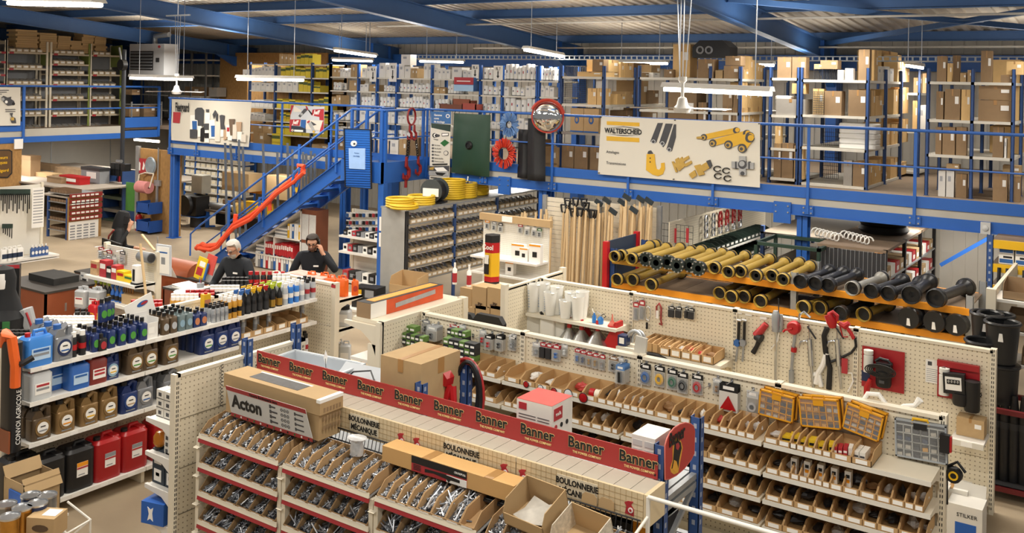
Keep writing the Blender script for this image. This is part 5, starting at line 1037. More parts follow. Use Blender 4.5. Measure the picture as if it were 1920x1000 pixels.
def block(look,c,q,Y,nx,nz,nd,mats,z0):
 ox,oy,k=c;x0,x1=xy(ox+q[0]/k,Y),xy(ox+q[1]/k,Y);w=(x1-x0)/nx;h=.062;j=0
 for a in range(nx):
  for b_ in range(nz):
   for e in range(nd):
    pbox('parts_box','%s, column %s, layer %s'%(look,ORD[a],ORD[b_])+(', row behind' if e else ''),x0+a*w+.001,x0+(a+1)*w-.001,Y+e*.1,.095,z0+b_*h+.002,h-.002,mats[(a+b_)%len(mats)],group=look,prints=[(PAPER,.15,.85,.25,.6)]if not e else())
block('green box beside the end wall',C2,(255,440),GY-.33,5,2,1,(BBX,GBX),1.35);block('green box on the left bins',C2,(270,365),GY-.26,2,1,1,(GBX,),1.475)
block('green and black box in the stacked pile',C2,(608,880),GY-.36,6,3,1,(BBX,BBX,GBX),1.34);block('green topped box of the pile behind',C2,(640,800),GY-.22,5,3,1,(GBX,GBX,BBX),1.4)
def org_case(label,px,Y,cols,rows_,frame,n_back,ang,handle,hm,body):
 """flat clear case with a grid of compartments; picture corners: top-left, top-right, bottom-right, bottom-left"""
 tl,tr,br,bl=[at(x,y,Y=Y)for x,y in px];c=(tl+tr+br+bl)/4;w=((tr-tl).length+(br-bl).length)/2;h=((tl-bl).length+(tr-br).length)/2
 an=math.atan2((tr-tl).z,(tr-tl).x)
 for i in range(n_back+1):
  t=T('organizer_case',label if not i else label+', the one behind','case',(c.x+.02*i,Y-.02+.05*i-.05*n_back,c.z+.012*i),rot=(0,-an,0))
  O('tray',Bx(-w/2,w/2,.018,.035,-h/2,h/2,body),t)
  b=MB();e=.012
  for a0,a1,c0,c1 in((-w/2,w/2,-h/2,-h/2+e),(-w/2,w/2,h/2-e,h/2),(-w/2,-w/2+e,-h/2,h/2),(w/2-e,w/2,-h/2,h/2)):b.box(a0,a1,-.01,.036,c0,c1,frame)
  O('frame',b,t)
  if i:continue
  O('lid',Bx(-w/2+e,w/2-e,-.008,-.006,-h/2+e,h/2-e,M('case lid film','F0F0EE',.1,alpha=.08,var=0)),t);top=h*.2 if handle=='bar' else .04
  dm=M('case divider','B9BBB8',.4)if frame is not hm or handle!='bar' else frame
  for k in range(1,cols):x=-w/2+w*k/cols;O('divider',Bx(x-.003,x+.003,-.006,.018,-h/2+e,h/2-top,dm),t)
  for k in range(1,rows_+1):z=-h/2+(h-top)*k/rows_;O('divider',Bx(-w/2+e,w/2-e,-.006,.018,z-.003,z+.003,dm),t)
  rg=random.Random(int(px[0][0]));pal=(M('dark part','2F333A',.4),M('amber part','B98A3C',.5),M('pale part','A9A49A',.5),M('navy part','34425A',.4))
  for r in range(rows_):
   for k in range(cols):
    x=-w/2+w*(k+.5)/cols;z=-h/2+(h-top)*(r+.3)/rows_;O('parts',MB().bx(x,.006,z,w/cols*.62,.015,(h-top)/rows_*.42,rg.choice(pal),ry=rg.uniform(-.2,.2)),t)
  O('handle',Tu([(-w*.16,.01,h/2-.02),(-w*.14,.0,h/2+.02),(w*.14,0,h/2+.02),(w*.16,.01,h/2-.02)],.011,hm,8),t)
  O('handle_plate',Bx(-w*.13,w*.13,-.012,-.006,h/2-.06,h/2-.015,hm if handle=='bar' else MARK),t)
AMBER=M('amber clear plastic','EDA92A',.25,alpha=.85,var=.03);AMB2=M('amber case body','B58A44',.4,var=.1)
org_case('tilted amber compartment case, leftmost of three',((1432,726),(1497,743),(1487,796),(1427,765)),GF-.03,5,3,AMBER,1,0,'bar',AMBER,AMB2)
org_case('amber compartment case hanging straight, middle of three',((1505,741),(1581,747),(1577,804),(1503,791)),GF-.03,6,3,AMBER,1,0,'bar',AMBER,AMB2)
org_case('strongly tilted amber compartment case, rightmost of three',((1598,754),(1666,780),(1646,824),(1578,793)),GF-.03,5,4,AMBER,1,0,'bar',AMBER,AMB2)
org_case('large clear grey compartment case with a yellow handle',((1680,783),(1778,799),(1775,871),(1679,852)),GF-.03,6,4,M('grey case frame','9DA3A8',.35),0,0,'plate',YEL,M('smoky case body','4A4F55',.4))
# -- back gondola with the pumps
HX=[-6.68,-5.36,-4.02,-2.66,-1.33];HY=10.6
HOLD.append(peg_gondola('tall cream pegboard gondola hung with hand pumps and oil tools',HX,HY,1.65,.4,[((0,),1.26,.4),((1,),1.07,.42),((0,),.96,.42),((0,1,2,3),.2,.45)]))
t=T('gondola_end','cream pegboard side wall beside the clear jugs','shelving',(0,0,0))
for k in range(2):O('peg_panel',Bx(-.32,.32,0,.02,.04,1.62,PEG),t,(-6.72,9.82+.35+.7*k,0),(0,0,PI/2))
for y in(9.82,11.22):O('post',Bx(-6.78,-6.71,y-.04,y+.04,0,1.68,CREAM),t)
O('top_rail',Bx(-6.77,-6.72,9.85,11.2,1.6,1.64,CREAM),t)
BFC=HY-.02
JUG=M('milky clear plastic','FBFAF5',.25,alpha=.72,var=.02)
def jug_kit():
 b=La([(.06,0),(.062,.01),(.085,.3),(.088,.31),(.084,.31),(.06,.015),(0,.015)],JUG,n=18)
 b.prism([(.085,.29),(.115,.31),(.085,.315)],-.02,.02,JUG,'Y')
 s_=MB()
 for k in range(7):s_.box(-.012,.012,-.078-.0008*k*1.6,-.066,.06+k*.03,.063+k*.03,M('blue scale print','7C9CC0',.5))
 return[('jug',b),('handle',Tu([(-.075,0,.27),(-.125,0,.26),(-.13,0,.12),(-.07,0,.07)],.009,JUG,6)),('scale',s_)]
for i,(px,hz,dy)in enumerate(((1001,1.15,-.28),(1020,1.2,-.2),(1033,.95,-.3),(1045,1.15,-.2),(1062,.72,-.3),(1072,1.0,-.18),(1085,.95,-.28),(1093,1.1,-.18))):
 put('jug',jug_kit,'measuring_jug','milky plastic measuring jug, %s from left on the pegboard shelf'%ORD[i],'jug',(xy(px,HY+dy),HY+dy,1.262),-.3-.2*i,'measuring jugs',scale=(1,1,hz))
def oilcan():return[('can',La([(.035,0),(.038,.01),(.038,.06),(.02,.085),(.014,.09),(.0,.09)],M('bright blue can','2F7BC8',.35),n=14)),('spout',Tu([(0,0,.085),(.01,0,.11),(-.06,0,.15)],[.008,.006,.003],STEEL,6)),('lever',Tu([(0,0,.1),(.05,0,.13),(.075,0,.1),(.045,0,.08)],.006,MARK,6))]
put('oilcan',oilcan,'oil_can','blue lever oil can with black handle on the pegboard shelf','oil can',(xy(1128,HY-.28),HY-.28,1.262))
put('blubottle',lambda:[('bottle',La([(.026,0),(.026,.08),(.012,.1),(.012,.12),(0,.12)],M('bright blue can'),n=12)),('spout',Tu([(0,0,.12),(-.02,0,.14),(-.03,0,.17)],.005,PAPER,6))],'oil_bottle','small blue oil bottle with white spout on the pegboard shelf','bottle',(xy(1116,HY-.28),HY-.28,1.262))
t=T('funnel','small clear funnel with a red rim on the pegboard shelf','funnel',(xy(1150,HY-.3),HY-.3,1.262));O('cone',La([(.055,0),(.05,.02),(.012,.08),(.006,.15),(0,.15)],M('pink clear plastic','E5745F',.3,alpha=.75,var=.02),n=16),t);O('rim',La([(.056,0),(.056,.015),(.05,.02)],REDP,n=16),t)
def jerry(w,d,h,mat,cap,wedge=False):
 b=MB().rbox(w,d,h*.84,min(w,d)*.22,mat,top=.02)
 c=[('body',b),('handle',Tu([(-w*.1,0,h*.82),(-w*.08,0,h*.97),(w*.3,0,h*.97),(w*.36,0,h*.82)],min(w,d)*.10,mat,8)),('cap',Cy((-w*.3,0,h*.8),(-w*.3,0,h*.95),min(w,d)*.15,cap,12))]
 return c
PLW=M('milky white plastic','DEDDD6',.4,var=.03)
for i,(px,w,dy)in enumerate(((1003,.24,-.2),(1030,.2,-.28),(1049,.2,-.2))):put('jw%d'%i,lambda:jerry(.22,.14,.34,PLW,BLACK)+[('spout',Tu([(-.06,-.02,.3),(-.1,-.05,.36)],.02,BLACK,8))],'jerrycan','white fuel can with black spout, %s from left under the jug shelf'%ORD[i],'jerrycan',(xy(px,HY+dy),HY+dy,.963),.3,scale=w/.22)
TIN=M('galvanised funnel','B9BCBD',.25,metal=.9,var=.08)
for i,(px,r,dy)in enumerate(((1070,.12,-.25),(1093,.13,-.28),(1123,.16,-.3),(1103,.10,-.1))):
 t=T('funnel','metal funnel with red neck, %s from left under the shelf'%ORD[(0,1,3,2)[i]]if i!=3 else 'red funnel half hidden behind the metal funnels','funnel',(xy(px,HY+dy),HY+dy,.963))
 O('cone',La([(r,0),(r,.05),(r*.95,.06),(.03,.05+r*1.05),(.0,.05+r*1.05)],TIN if i!=3 else REDP,n=20),t);O('neck',La([(.032,.05+r*1.02),(.022,.18+r*1.0),(0,.18+r)],REDP,n=12),t)
t=T('funnel','large red plastic funnel at the right end under the shelf','funnel',(xy(1152,HY-.25),HY-.25,.963));O('cone',Pr([(-.1,0),(.12,0),(.12,.06),(.09,.36),(.06,.36),(-.1,.06)],-.08,.08,REDP,'Y'),t);O('foot',La([(.09,0),(.09,.015),(.0,.02)],REDP),t)
for i in range(9):picking_bin(.075,.38,.12,.1,(-5.0+.076*i,HY-.4,1.075),'empty cardboard slot bin, %s from left, pump gondola shelf'%ORD[i],'bins on the pump gondola',TIPM,tag=False)
for i in range(5):picking_bin((.13,.14,.12,.12,.15)[i],.34,.12,.09,(-4.76+(.0,.14,.27,.39,.53)[i]+.05,HY-.44,1.077),'cardboard bin with pump parts, %s of five at the shelf front'%ORD[i],'front bins on the pump gondola',TIPM)
for i,(dx,kind)in enumerate(((.05,'white'),(.2,'bag'),(.32,'red'),(.44,'red'),(.58,'brown'))):stuffing(kind,-4.76+dx,HY-.28,1.1,.14,'the %s front bin of the pump gondola shelf'%ORD[i],i+3)
pbox('gauge_box','dark blue box with a white label left of the hose coil',xy(1163,HY-.35),xy(1178,HY-.35),HY-.38,.12,1.075,.12,NAVY,0,prints=[(PAPER,.2,.8,.2,.8)])
t=T('hose','coil of thick black hose on the lower shelf of the pump gondola','hose',(-4.85,HY-.42,.82))
for k in range(4):O('hose_loop',Tu([(.33*math.cos(a)-.02*k,.05*k,.24*math.sin(a)-.01*k)for a in[i*PI/14 for i in range(15)]],.022,BLACK,8),t)
t=T('hose','grey steel braided hose loop beside the tilted blank pack','hose',(xy(1193,HY-.3),HY-.3,1.1));O('hose_loop',Tu([(.11*math.cos(a),0,.16*math.sin(a))for a in[i*PI/12 for i in range(13)]],.02,GALV,8),t);O('hose_loop',Tu([(.09*math.cos(a)+.03,.05,.15*math.sin(a))for a in[i*PI/12 for i in range(13)]],.02,GALV,8),t)
t=T('flat_pack','tall clear flat pack standing tilted at the third post','packet',(xy(1204,GY+.1),GY+.049,1.5),rot=(0,.1,0));O('pack',Bx(-.06,.06,0,.03,0,.3,M('milky film pack','CFCCC2',.3,alpha=.85,var=.1)),t)
D3=(960,500,4.0);pb=lambda q,look,card,item,n=1,sh='lump',**kw:pack(*q,BFC,look,card,item,n,sh,D3,group='packs hung on the pump gondola',**kw)
pb((915,955,262,400),'red headed pack with a grey hose, left of two',RED,GREY,1,'bar');pb((960,1000,248,395),'red headed pack with a grey hose, right of two',RED,GREY,1,'bar')
for i,x in enumerate((1178,1232,1303,1325)):pb((x,x+(48 if i!=2 else 20),292+i*5,375+i*5),'black tool pack, %s of four in the row'%ORD[i],MARK,DARK,1,'box',bubble=False)
for i,(x,y)in enumerate(((930,215),(1000,225),(1050,232),(1230,265),(1290,275),(1340,285),(1700,345),(1775,360),(1885,388))):q=at(960+x/4,500+y/4,Y=BFC-.005);O('price_ticket',Bx(-.04,.04,-.003,0,-.015,.015,PAPER),None,q,label='white price ticket on the pump pegboard, %s from left'%ORD[i],cat='ticket')
def hang(name,label,cat,px,py):q=at(px,py,Y=BFC-.03);return T(name,label,cat,q),q
def L(q,px,py,dy=0):v=at(px,py,Y=BFC-.03+dy)-q;return(v.x,v.y,v.z)
t,q=hang('hose_strap','looped steel cable with black plug on the pump pegboard','cable',1215,580);O('loop',Tu([L(q,1215+5*math.cos(a),588+13*math.sin(a))for a in[2*PI*i/14 for i in range(14)]],.006,STEEL,6,closed=True),t);O('plug',Tu([L(q,1213,605),L(q,1213,617)],.014,BLACK),t)
t,q=hang('strap','red and grey looped strap with white tag on the pump pegboard','strap',1235,570);O('loop',Tu([L(q,1231,595),L(q,1231,575),L(q,1236,569),L(q,1240,578),L(q,1239,600),L(q,1241,610),L(q,1236,607)],.012,M('red grey strap','A4433F',.6,var=.4,scale=30),6),t);O('tag',Bx(*(L(q,1231,597)[0],L(q,1236,597)[0]),-.02,-.018,L(q,1233,597)[2],L(q,1233,582)[2],PAPER),t)
for i,px in enumerate((1386,1396)):
 t,q=hang('grease_gun','slim black and steel grease gun, %s on the pegboard'%('with a blue gauge, left of two','right of two')[i],'grease gun',px,603)
 O('hook_head',Tu([L(q,px-4,600),L(q,px+4,602)],.012,STEEL),t);O('barrel',Tu([L(q,px,604),L(q,px-2+i,640)],.017,BLACK),t);O('tube',Tu([L(q,px-2+i,640),L(q,px-6+i*2,678)],.013,GALV),t)
 O('gauge',La([(0,-.03),(.04,-.03),(.045,0),(0,.01)],PBLUE if not i else GREY,L(q,px-3,643),12,'Y'),t)
t,q=hang('impact_tool','red and black hand tool hung at an angle on the pegboard','tool',1430,610);O('head',Tu([L(q,1437,608),L(q,1418,630)],[.035,.05],M('tool red','B02A2E',.4),10),t);O('body',Tu([L(q,1418,630),L(q,1428,636,-.02)],.05,DARK,10),t);O('grip',Tu([L(q,1424,638),L(q,1419,650),L(q,1412,662)],[.03,.025,.03],BLACK,10),t)
CHR=M('chrome tube','C9CCD0',.15,metal=.95,var=.03)
t,q=hang('lever_pump','grey cast lever pump with long suction tube on the pegboard','pump',1455,590);O('body',Tu([L(q,1455,583),L(q,1455,592),L(q,1455,622)],[.03,.05,.045],GALV,12),t);O('outlet',Tu([L(q,1465,590),L(q,1466,610),L(q,1463,622)],.018,GALV),t);O('rod',Tu([L(q,1460,560),L(q,1460,585)],.006,DARK),t);O('suction_tube',Tu([L(q,1455,622),L(q,1454,716)],.014,CHR),t);O('hose',Tu([L(q,1464,600),L(q,1458,640),L(q,1445,655)],.006,PAPER,6),t)
t,q=hang('rotary_pump','red round rotary drum pump with chrome outlet on the pegboard','pump',1490,614);c0=L(q,1490,614);O('housing',La([(0,-.07),(.06,-.07),(.075,-.05),(.075,0),(0,.0)],REDP,c0,18,'Y'),t);O('outlet',Tu([L(q,1497,603),L(q,1500,590),L(q,1507,585),L(q,1520,596)],.014,CHR),t);O('crank',Tu([(c0[0],-.08,c0[2]),L(q,1472,619,-.05),L(q,1468,623,-.07)],.012,REDP),t);O('riser',Tu([L(q,1491,626),L(q,1487,655),L(q,1484,695)],.018,GALV),t);O('collar',Tu([L(q,1489,652),L(q,1488,660)],.032,REDP,10),t);O('foot_valve',Tu([L(q,1484,695),L(q,1484,718)],.03,GALV,8),t)
for i,px in enumerate((1520,1572)):
 t,q=hang('drum_pump','chrome lever drum pump, %s, on the pegboard'%('left with black lever','right beside the red nozzles')[i],'pump',px,645);
 O('spout',Tu([L(q,px-22,650),L(q,px-18,641),L(q,px-8,639),L(q,px-2,648)],.012,CHR),t);O('cylinder',Tu([L(q,px-2,636),L(q,px+1,686)],.03,CHR,12),t);O('lever',Tu([L(q,px-6,612),L(q,px+10,636)],.01,DARK,6),t);O('lever',Tu([L(q,px-3,610),L(q,px-2,640)],.008,CHR,6),t);O('tube',Tu([L(q,px+1,686),L(q,px+5,730)],.016,CHR),t)
t,q=hang('fuel_nozzle','large red fuel pump head with black hose on the pegboard','nozzle',1561,600);O('head',Tu([L(q,1553,590),L(q,1560,604),L(q,1562,615)],[.05,.06,.035],REDP,10),t);O('grip',Tu([L(q,1553,590),L(q,1562,585),L(q,1570,592),L(q,1569,602)],.02,REDP,8),t);O('hose',Tu([L(q,1551,615),L(q,1545,630),L(q,1548,660),L(q,1556,690),L(q,1554,730)],.03,BLACK,8),t)
t,q=hang('fuel_nozzle','red delivery nozzle hanging right of the large red pump head','nozzle',1585,610);O('body',Tu([L(q,1573,606),L(q,1584,612),L(q,1592,606)],[.025,.04,.025],REDP,8),t);O('spout',Tu([L(q,1586,612),L(q,1596,626),L(q,1601,636)],.02,REDP,8),t);O('hose',Tu([L(q,1603,634),L(q,1605,650),L(q,1596,662),L(q,1575,672),L(q,1556,680)],.014,BLACK,8),t);O('guard',Tu([L(q,1575,612),L(q,1580,632),L(q,1590,632)],.008,REDP,6),t)
t,q=hang('hose_kit','red lettered plastic kit hanging below the red nozzles','packet',1584,675);O('card',Bx(L(q,1579,675)[0],L(q,1590,675)[0],-.02,0,L(q,1584,700)[2],L(q,1584,672)[2],RED),t);O('white_hose',Tu([L(q,1584,700),L(q,1597,700),L(q,1600,715),L(q,1590,735)],.01,PAPER,6),t)
t,q=hang('white_hose','white corrugated spout and hose on the pegboard','hose',1540,680);O('tube',Tu([L(q,1550,662),L(q,1543,685),L(q,1534,700),L(q,1530,720)],.03,PAPER,8),t);O('elbow',Tu([L(q,1526,702),L(q,1536,705),L(q,1540,725)],.028,PAPER,8),t)
def red_board(label,p0,p1,p2,p3):
 a,b_,c,d=at(*p0,Y=BFC-.01),at(*p1,Y=BFC-.01),at(*p2,Y=BFC-.01),at(*p3,Y=BFC-.01);x0,x1=(a.x+d.x)/2,(b_.x+c.x)/2;z1,z0=(a.z+b_.z)/2,(c.z+d.z)/2
 t=T('pump_board',label,'pump',(x0,BFC-.01,z0));O('board',Bx(0,x1-x0,-.012,0,0,z1-z0,M('board red','A61A24',.4,var=.04)),t);return t,x1-x0,z1-z0
t,w,h=red_board('red board carrying a black transfer pump with coiled cable',(1617,648),(1697,661),(1695,740),(1616,722))
O('filter',La([(.05,0),(.05,.17),(.035,.18),(.05,.19),(.05,.23),(0,.24)],M('milky white plastic'),(.08,-.07,h*.42),14),t);O('motor',La([(.07,0),(.08,.03),(.08,.16),(.05,.19),(0,.19)],BLACK,(w*.56,-.08,h*.14),16),t);O('pump_head',Bx(w*.40,w*.74,-.14,-.03,h*.46,h*.72,BLACK),t);O('carry_handle',Tu([(w*.36,-.08,h*.72),(w*.46,-.08,h*.8),(w*.66,-.08,h*.78),(w*.74,-.08,h*.68)],.016,BLACK,8),t)
b=MB()
for k in range(4):b.tube([(w*.52+(.06+.012*k)*math.cos(a)*(1.6),-.15-.006*k,h*.55+(.035+.01*k)*math.sin(a))for a in[2*PI*i/16 for i in range(16)]],.007,BLACK,5,closed=True)
O('coiled_cable',b,t);O('label',Bx(.0,w*.2,-.016,-.012,.06,.17,NAVY),t);O('inlet',Cy((.08,-.03,h*.82),(.08,-.1,h*.82),.02,STEEL),t);O('nozzle',Tu([(w*.14,-.08,-.14),(w*.18,-.09,.02),(w*.26,-.1,.12)],[.02,.035,.02],REDP,8),t);O('rating_plate',Bx(w*.5,w*.62,-.172,-.165,h*.26,h*.33,PG),t)
t,w,h=red_board('red board with a black flow meter and filter at the right',(1758,673),(1838,686),(1836,757),(1758,743))
O('fold',Bx(0,w,-.05,-.012,h-.06,h,M('board red')),t);O('filter',La([(.05,0),(.05,.2),(.03,.21),(.05,.22),(.05,.27),(0,.28)],M('milky white plastic'),(.075,-.07,h*.12),14),t);O('meter',MB().bx(w*.45,-.1,h*.5,.2,.09,.2,BLACK,ry=-.06),t);O('dial',MB().bx(w*.44,-.148,h*.51,.15,.01,.13,PAPER,ry=-.06),t);O('counter',MB().bx(w*.44,-.156,h*.56,.12,.008,.045,MARK,ry=-.06),t)
for k in range(4):word('0',.035,PAPER,t,(w*.44-.042+.028*k,-.162,h*.56+.002*k))
O('pipe',Tu([(w*.62,-.08,h*.46),(w*.78,-.08,h*.46),(w*.82,-.08,h*.4),(w*.82,-.08,h*.1)],.03,GALV,10),t);O('motor',La([(.07,0),(.08,.02),(.08,.12),(.0,.14)],BLACK,(w*.6,-.09,-.02),14),t);O('motor',La([(.07,0),(.075,.02),(.075,.3),(.0,.31)],BLACK,(w*.86,-.09,-.06),14),t);O('cable',Tu([(w*.95+.05*math.cos(a),-.09,h*.3+.03*math.sin(a))for a in[2*PI*i/12 for i in range(12)]],.006,BLACK,5,closed=True),t);O('elbow',Cy((.07,-.04,h*.8),(.07,-.1,h*.8),.025,STEEL),t);O('wire',Tu([(w*.2,-.12,h*.35),(w*.45,-.14,h*.22),(w*.7,-.12,h*.5)],.006,BLACK,5),t)
q=at(1736,673,Y=BFC);t=T('data_sheet','white printed pump data sheet pinned left of the right red board','sheet',q);O('paper',Bx(0,.13,-.004,-.002,-.24,0,PAPER),t);O('pump_picture',Bx(.02,.06,-.006,-.004,-.06,-.02,PG),t)
for k in range(7):O('line_of_print',Bx(.01,.12,-.005,-.004,-.1-.02*k,-.095-.02*k,GREY),t)
t=T('nozzle','white curved spout lying on the gondola top below the red boards','spout',(xy(1648,GY+.1),GY+.062,1.50));O('tube',Tu([(-.1,0,.1),(-.06,0,.18),(.03,0,.19),(.08,0,.13),(.1,0,0)],.02,PAPER,8),t);O('tube',Tu([(.16,.05,.08),(.22,.05,.12),(.3,.05,.14),(.34,.05,.2)],[.015,.02,.02,.03],PAPER,8),t)
t=T('wall_shelf','small white shelf at the right end of the pump gondola','shelf',(-1.35,HY,.8));O('board',Bx(-.3,0,-.4,-.03,-.03,0,WHITE),t);O('price_rail',Bx(-.3,0,-.406,-.4,-.05,.005,SHELF_LIP),t);O('ticket',Bx(-.2,-.1,-.41,-.406,-.045,0,PAPER),t)
carton('c',-1.62,-1.37,HY-.24,.802,.98,.18,'brown carton on the small white shelf at the right')
t=T('trailer_light','black lamp head with red lens hung at the gondola end','lamp',(xy(1782,GY-.05),GY-.08,1.44));O('housing',Bx(-.04,.03,-.05,0,-.05,.09,BLACK),t);O('lens',Bx(.03,.045,-.04,-.005,-.04,.08,REDP),t)
t=T('work_light','black work light with a yellow ring by the small shelf','lamp',(-1.30,GY+.05,1.18));O('housing',La([(.0,-.05),(.06,-.05),(.065,0),(.04,.05),(0,.06)],BLACK,axis='Y'),t);O('ring',Tu([(.03*math.cos(a),-.055,.03*math.sin(a))for a in[2*PI*i/12 for i in range(12)]],.008,YEL,5,closed=True),t);O('handle',Tu([(-.05,0,.05),(.02,0,.1),(.08,0,.03)],.012,BLACK,6),t);O('strap',Pr([(-.07,-.25),(-.04,-.25),(-.05,.1),(-.075,.1)],-.02,.0,BLACK,'Y'),t)
for i,(px,w,h)in enumerate(((1793,.3,.4),(1828,.3,.36))):
 x=xy(px,HY-.55+.0);t=T('open_carton','%s white stove carton on the floor at the right gondola end'%('left taped','right open')[i],'box',(x,HY-.62-.25*i,.0));O('body',Bx(-w/2,w/2,0,.28,0,h,M('white stock carton','D9D6CE',.7,var=.05)),t)
 if i:O('label',Bx(-.08,.1,-.003,0,.05,.2,M('royal blue board','1E5BB0',.5)),t);word('STILKER',.05,MARK,t,(.02,-.004,.27));O('flap',MB().bx(-.2,.14,h+.02,.12,.26,.006,M('white stock carton'),ry=-.9),t);O('flap',MB().bx(.0,.3,h+.05,.28,.006,.12,M('white stock carton'),rx=-.4),t)
 else:O('tape',Bx(-.02,.02,-.004,.284,h,h+.003,TAPE),t);O('film',Bx(-w/2,w/2,-.006,-.003,.1,.25,FILM),t)
 # -- OIL GONDOLA, COUNTERS, PEOPLE
OX,OY0,OY1=-8.64,4.8,8.45;OB=-9.08
t=T('gondola_shelving','long white gondola of oil cans and bottles at the left','shelving',(0,0,0))
OYS=[OY0,6.02,7.24,OY1]
for i in range(3):
 yc,w=(OYS[i]+OYS[i+1])/2,OYS[i+1]-OYS[i]
 for k in range(3):O('peg_panel',Bx(-w/2+.01,w/2-.01,-.01,.01,0,.53,PEG),t,(OB,yc,.03+k*.54),(0,0,PI/2))
 lv=[.17,.76,1.145,1.465]if i<2 else[.17,.76,1.19,1.475]
 for z in lv:
  d=.44 if z>.5 else .5;O('shelf',Bx(OB,OX-(.0 if z>.5 else-.05),OYS[i]+.005,OYS[i+1]-.005,z-.03,z,WHITE),t);O('price_rail',Bx(OX-(.0 if z>.5 else-.05),OX+.008+(.0 if z>.5 else .05),OYS[i]+.005,OYS[i+1]-.005,z-.036,z+.004,WHITE),t)
  for k in range(4):O('price_ticket',Bx(OX+.008+(.0 if z>.5 else .05),OX+.01+(.0 if z>.5 else .05),yc-.5+.3*k,yc-.42+.3*k,z-.034,z-.004,PAPER),t)
  O('rear_shelf',Bx(OB-.45,OB-.03,OYS[i]+.005,OYS[i+1]-.005,z-.03,z,WHITE),t)
  for y in(OYS[i]+.008,OYS[i+1]-.012):O('bracket',Pr([(OX-.04,z-.03),(OB,z-.03),(OB,z-.2),(OB+.05,z-.1),(OB+.2,z-.055)],y,y+.004,WHITE,'Y'),t)
for y in OYS:O('post',Bx(OB-.03,OB+.03,y-.03,y+.03,0,1.66,CREAM),t)
O('top_rail',Bx(OB-.03,OB+.03,OY0,OY1,1.63,1.66,CREAM),t);O('foot',Bx(OB,OX,6.0,6.04,0,.14,CREAM),t);O('foot',Bx(OB,OX,7.2,7.24,0,.14,CREAM),t)
def jkit(w,d,h,mat,cap,lab,labs=(PAPER,),r=.2):
 def k():
  c=jerry(w,d,h,mat,cap);hh=h*.84
  c.append(('label',Bx(-w*.32,w*.36,-d/2-.004,-d/2+.004,hh*.22,hh*.62,lab),'printed label',[('label_print',Bx(-w*.26,w*.3,-d/2-.006,-d/2,hh*(.5-.14*i),hh*(.58-.14*i),m))for i,m in enumerate(labs)]))
  return c
 return k
def oilkit(w,d,h,mat,lab,ring,cap=BLACK):
 def k():
  hw=w/2;b=MB().rbox(w,d,h*.66,d*.25,mat,top=.01)
  b.prism([(-hw*.95,h*.65),(hw*.2,h*.65),(hw*.05,h*.78),(-hw*.1,h*.88),(-hw*.62,h*.88),(-hw*.9,h*.74)],-d*.42,d*.42,mat,'Y')
  b.tube([(hw*.1,0,h*.84),(hw*.55,0,h*.95),(hw*.86,0,h*.9),(hw*.84,0,h*.6)],[d*.2,d*.19,d*.2,d*.26],mat,8)
  return[('body',b),('cap',Cy((-hw*.36,0,h*.87),(-hw*.36,0,h),d*.24,cap,12)),('label',La([(0,-.008),(w*.36,-.008),(w*.36,0)],lab,(0,-d/2,h*.36),20,'Y',sy=1.12),'round label',[('label_ring',La([(0,-.011),(w*.27,-.011),(w*.27,-.005)],PAPER,(0,-d/2,h*.37),18,'Y')),('label_band',Bx(-w*.2,w*.2,-d/2-.014,-d/2-.008,h*.27,h*.31,ring)),('label_mark',Bx(-w*.12,w*.12,-d/2-.014,-d/2-.008,h*.4,h*.43,MARK))]),('foot_print',Bx(-w*.25,w*.25,-d/2-.004,-d/2+.002,h*.06,h*.1,GREY))]
 return k
def can20(mat,strip):
 w,d,h=.3,.27,.43
 return lambda:[('body',MB().rbox(w,d,h*.93,.055,mat,top=.03)),('handle',Tu([(-w*.02,.0,h*.92),(0,0,h*.985),(w*.3,0,h*.985),(w*.34,0,h*.9)],.022,mat,8)),('shoulder',MB().rbox(w*.3,d*.8,h*.05,.03,mat,z0=h*.9,cx=w*.3,top=.01)),('cap',Cy((-w*.3,-d*.18,h*.9),(-w*.3,-d*.18,h),.034,BLACK,12)),('label',Bx(-w*.17,w*.21,-d/2-.004,-d/2+.004,h*.3,h*.62,PAPER),'printed label',[('label_head',Bx(-w*.17,w*.21,-d/2-.006,-d/2,h*.53,h*.62,strip)),('label_band',Bx(-w*.17,w*.21,-d/2-.006,-d/2,h*.48,h*.515,RED)),('label_text',Bx(-w*.12,w*.1,-d/2-.006,-d/2,h*.34,h*.36,GREY))])]
def litre(mat,lab,cap=BLACK,h=.235):
 return lambda:[('body',MB().rbox(.088,.06,h*.74,.018,mat,top=.012)),('neck',Cy((-.012,0,h*.72),(-.012,0,h*.84),.018,mat,10)),('cap',Cy((-.012,0,h*.83),(-.012,0,h),.021,cap,10)),('label',La([(0,-.005),(.03,-.005),(.03,0)],lab,(0,-.03,h*.34),14,'Y',sy=1.3),'oval label')]
def spray(body,cap,band=None,h=.22,r=.032):
 return lambda:[('can',La([(r,0),(r,h*.72),(r*.75,h*.8),(0,h*.8)],body,n=12)),('cap',La([(r*.75,h*.78),(r*.75,h),(0,h)],cap,n=12)),('band',La([(r+.001,h*.28),(r+.001,h*.5)],band or cap,n=12))]
def trigger(body,head,liq=None,h=.27):
 return lambda:[('bottle',La([(.036,0),(.036,h*.42),(.03,h*.55),(.013,h*.7),(.013,h*.78),(0,h*.78)],body,n=12)),('trigger_head',Pr([(-.036,h*.86),(-.032,h*.96),(.028,h*.96),(.02,h*.88),(.011,h*.85),(.011,h*.76),(-.012,h*.76),(-.014,h*.85),(-.028,h*.81)],-.01,.01,head,'Y')),('label',La([(.0365,h*.08),(.0365,h*.36)],liq or GREY,n=12))]
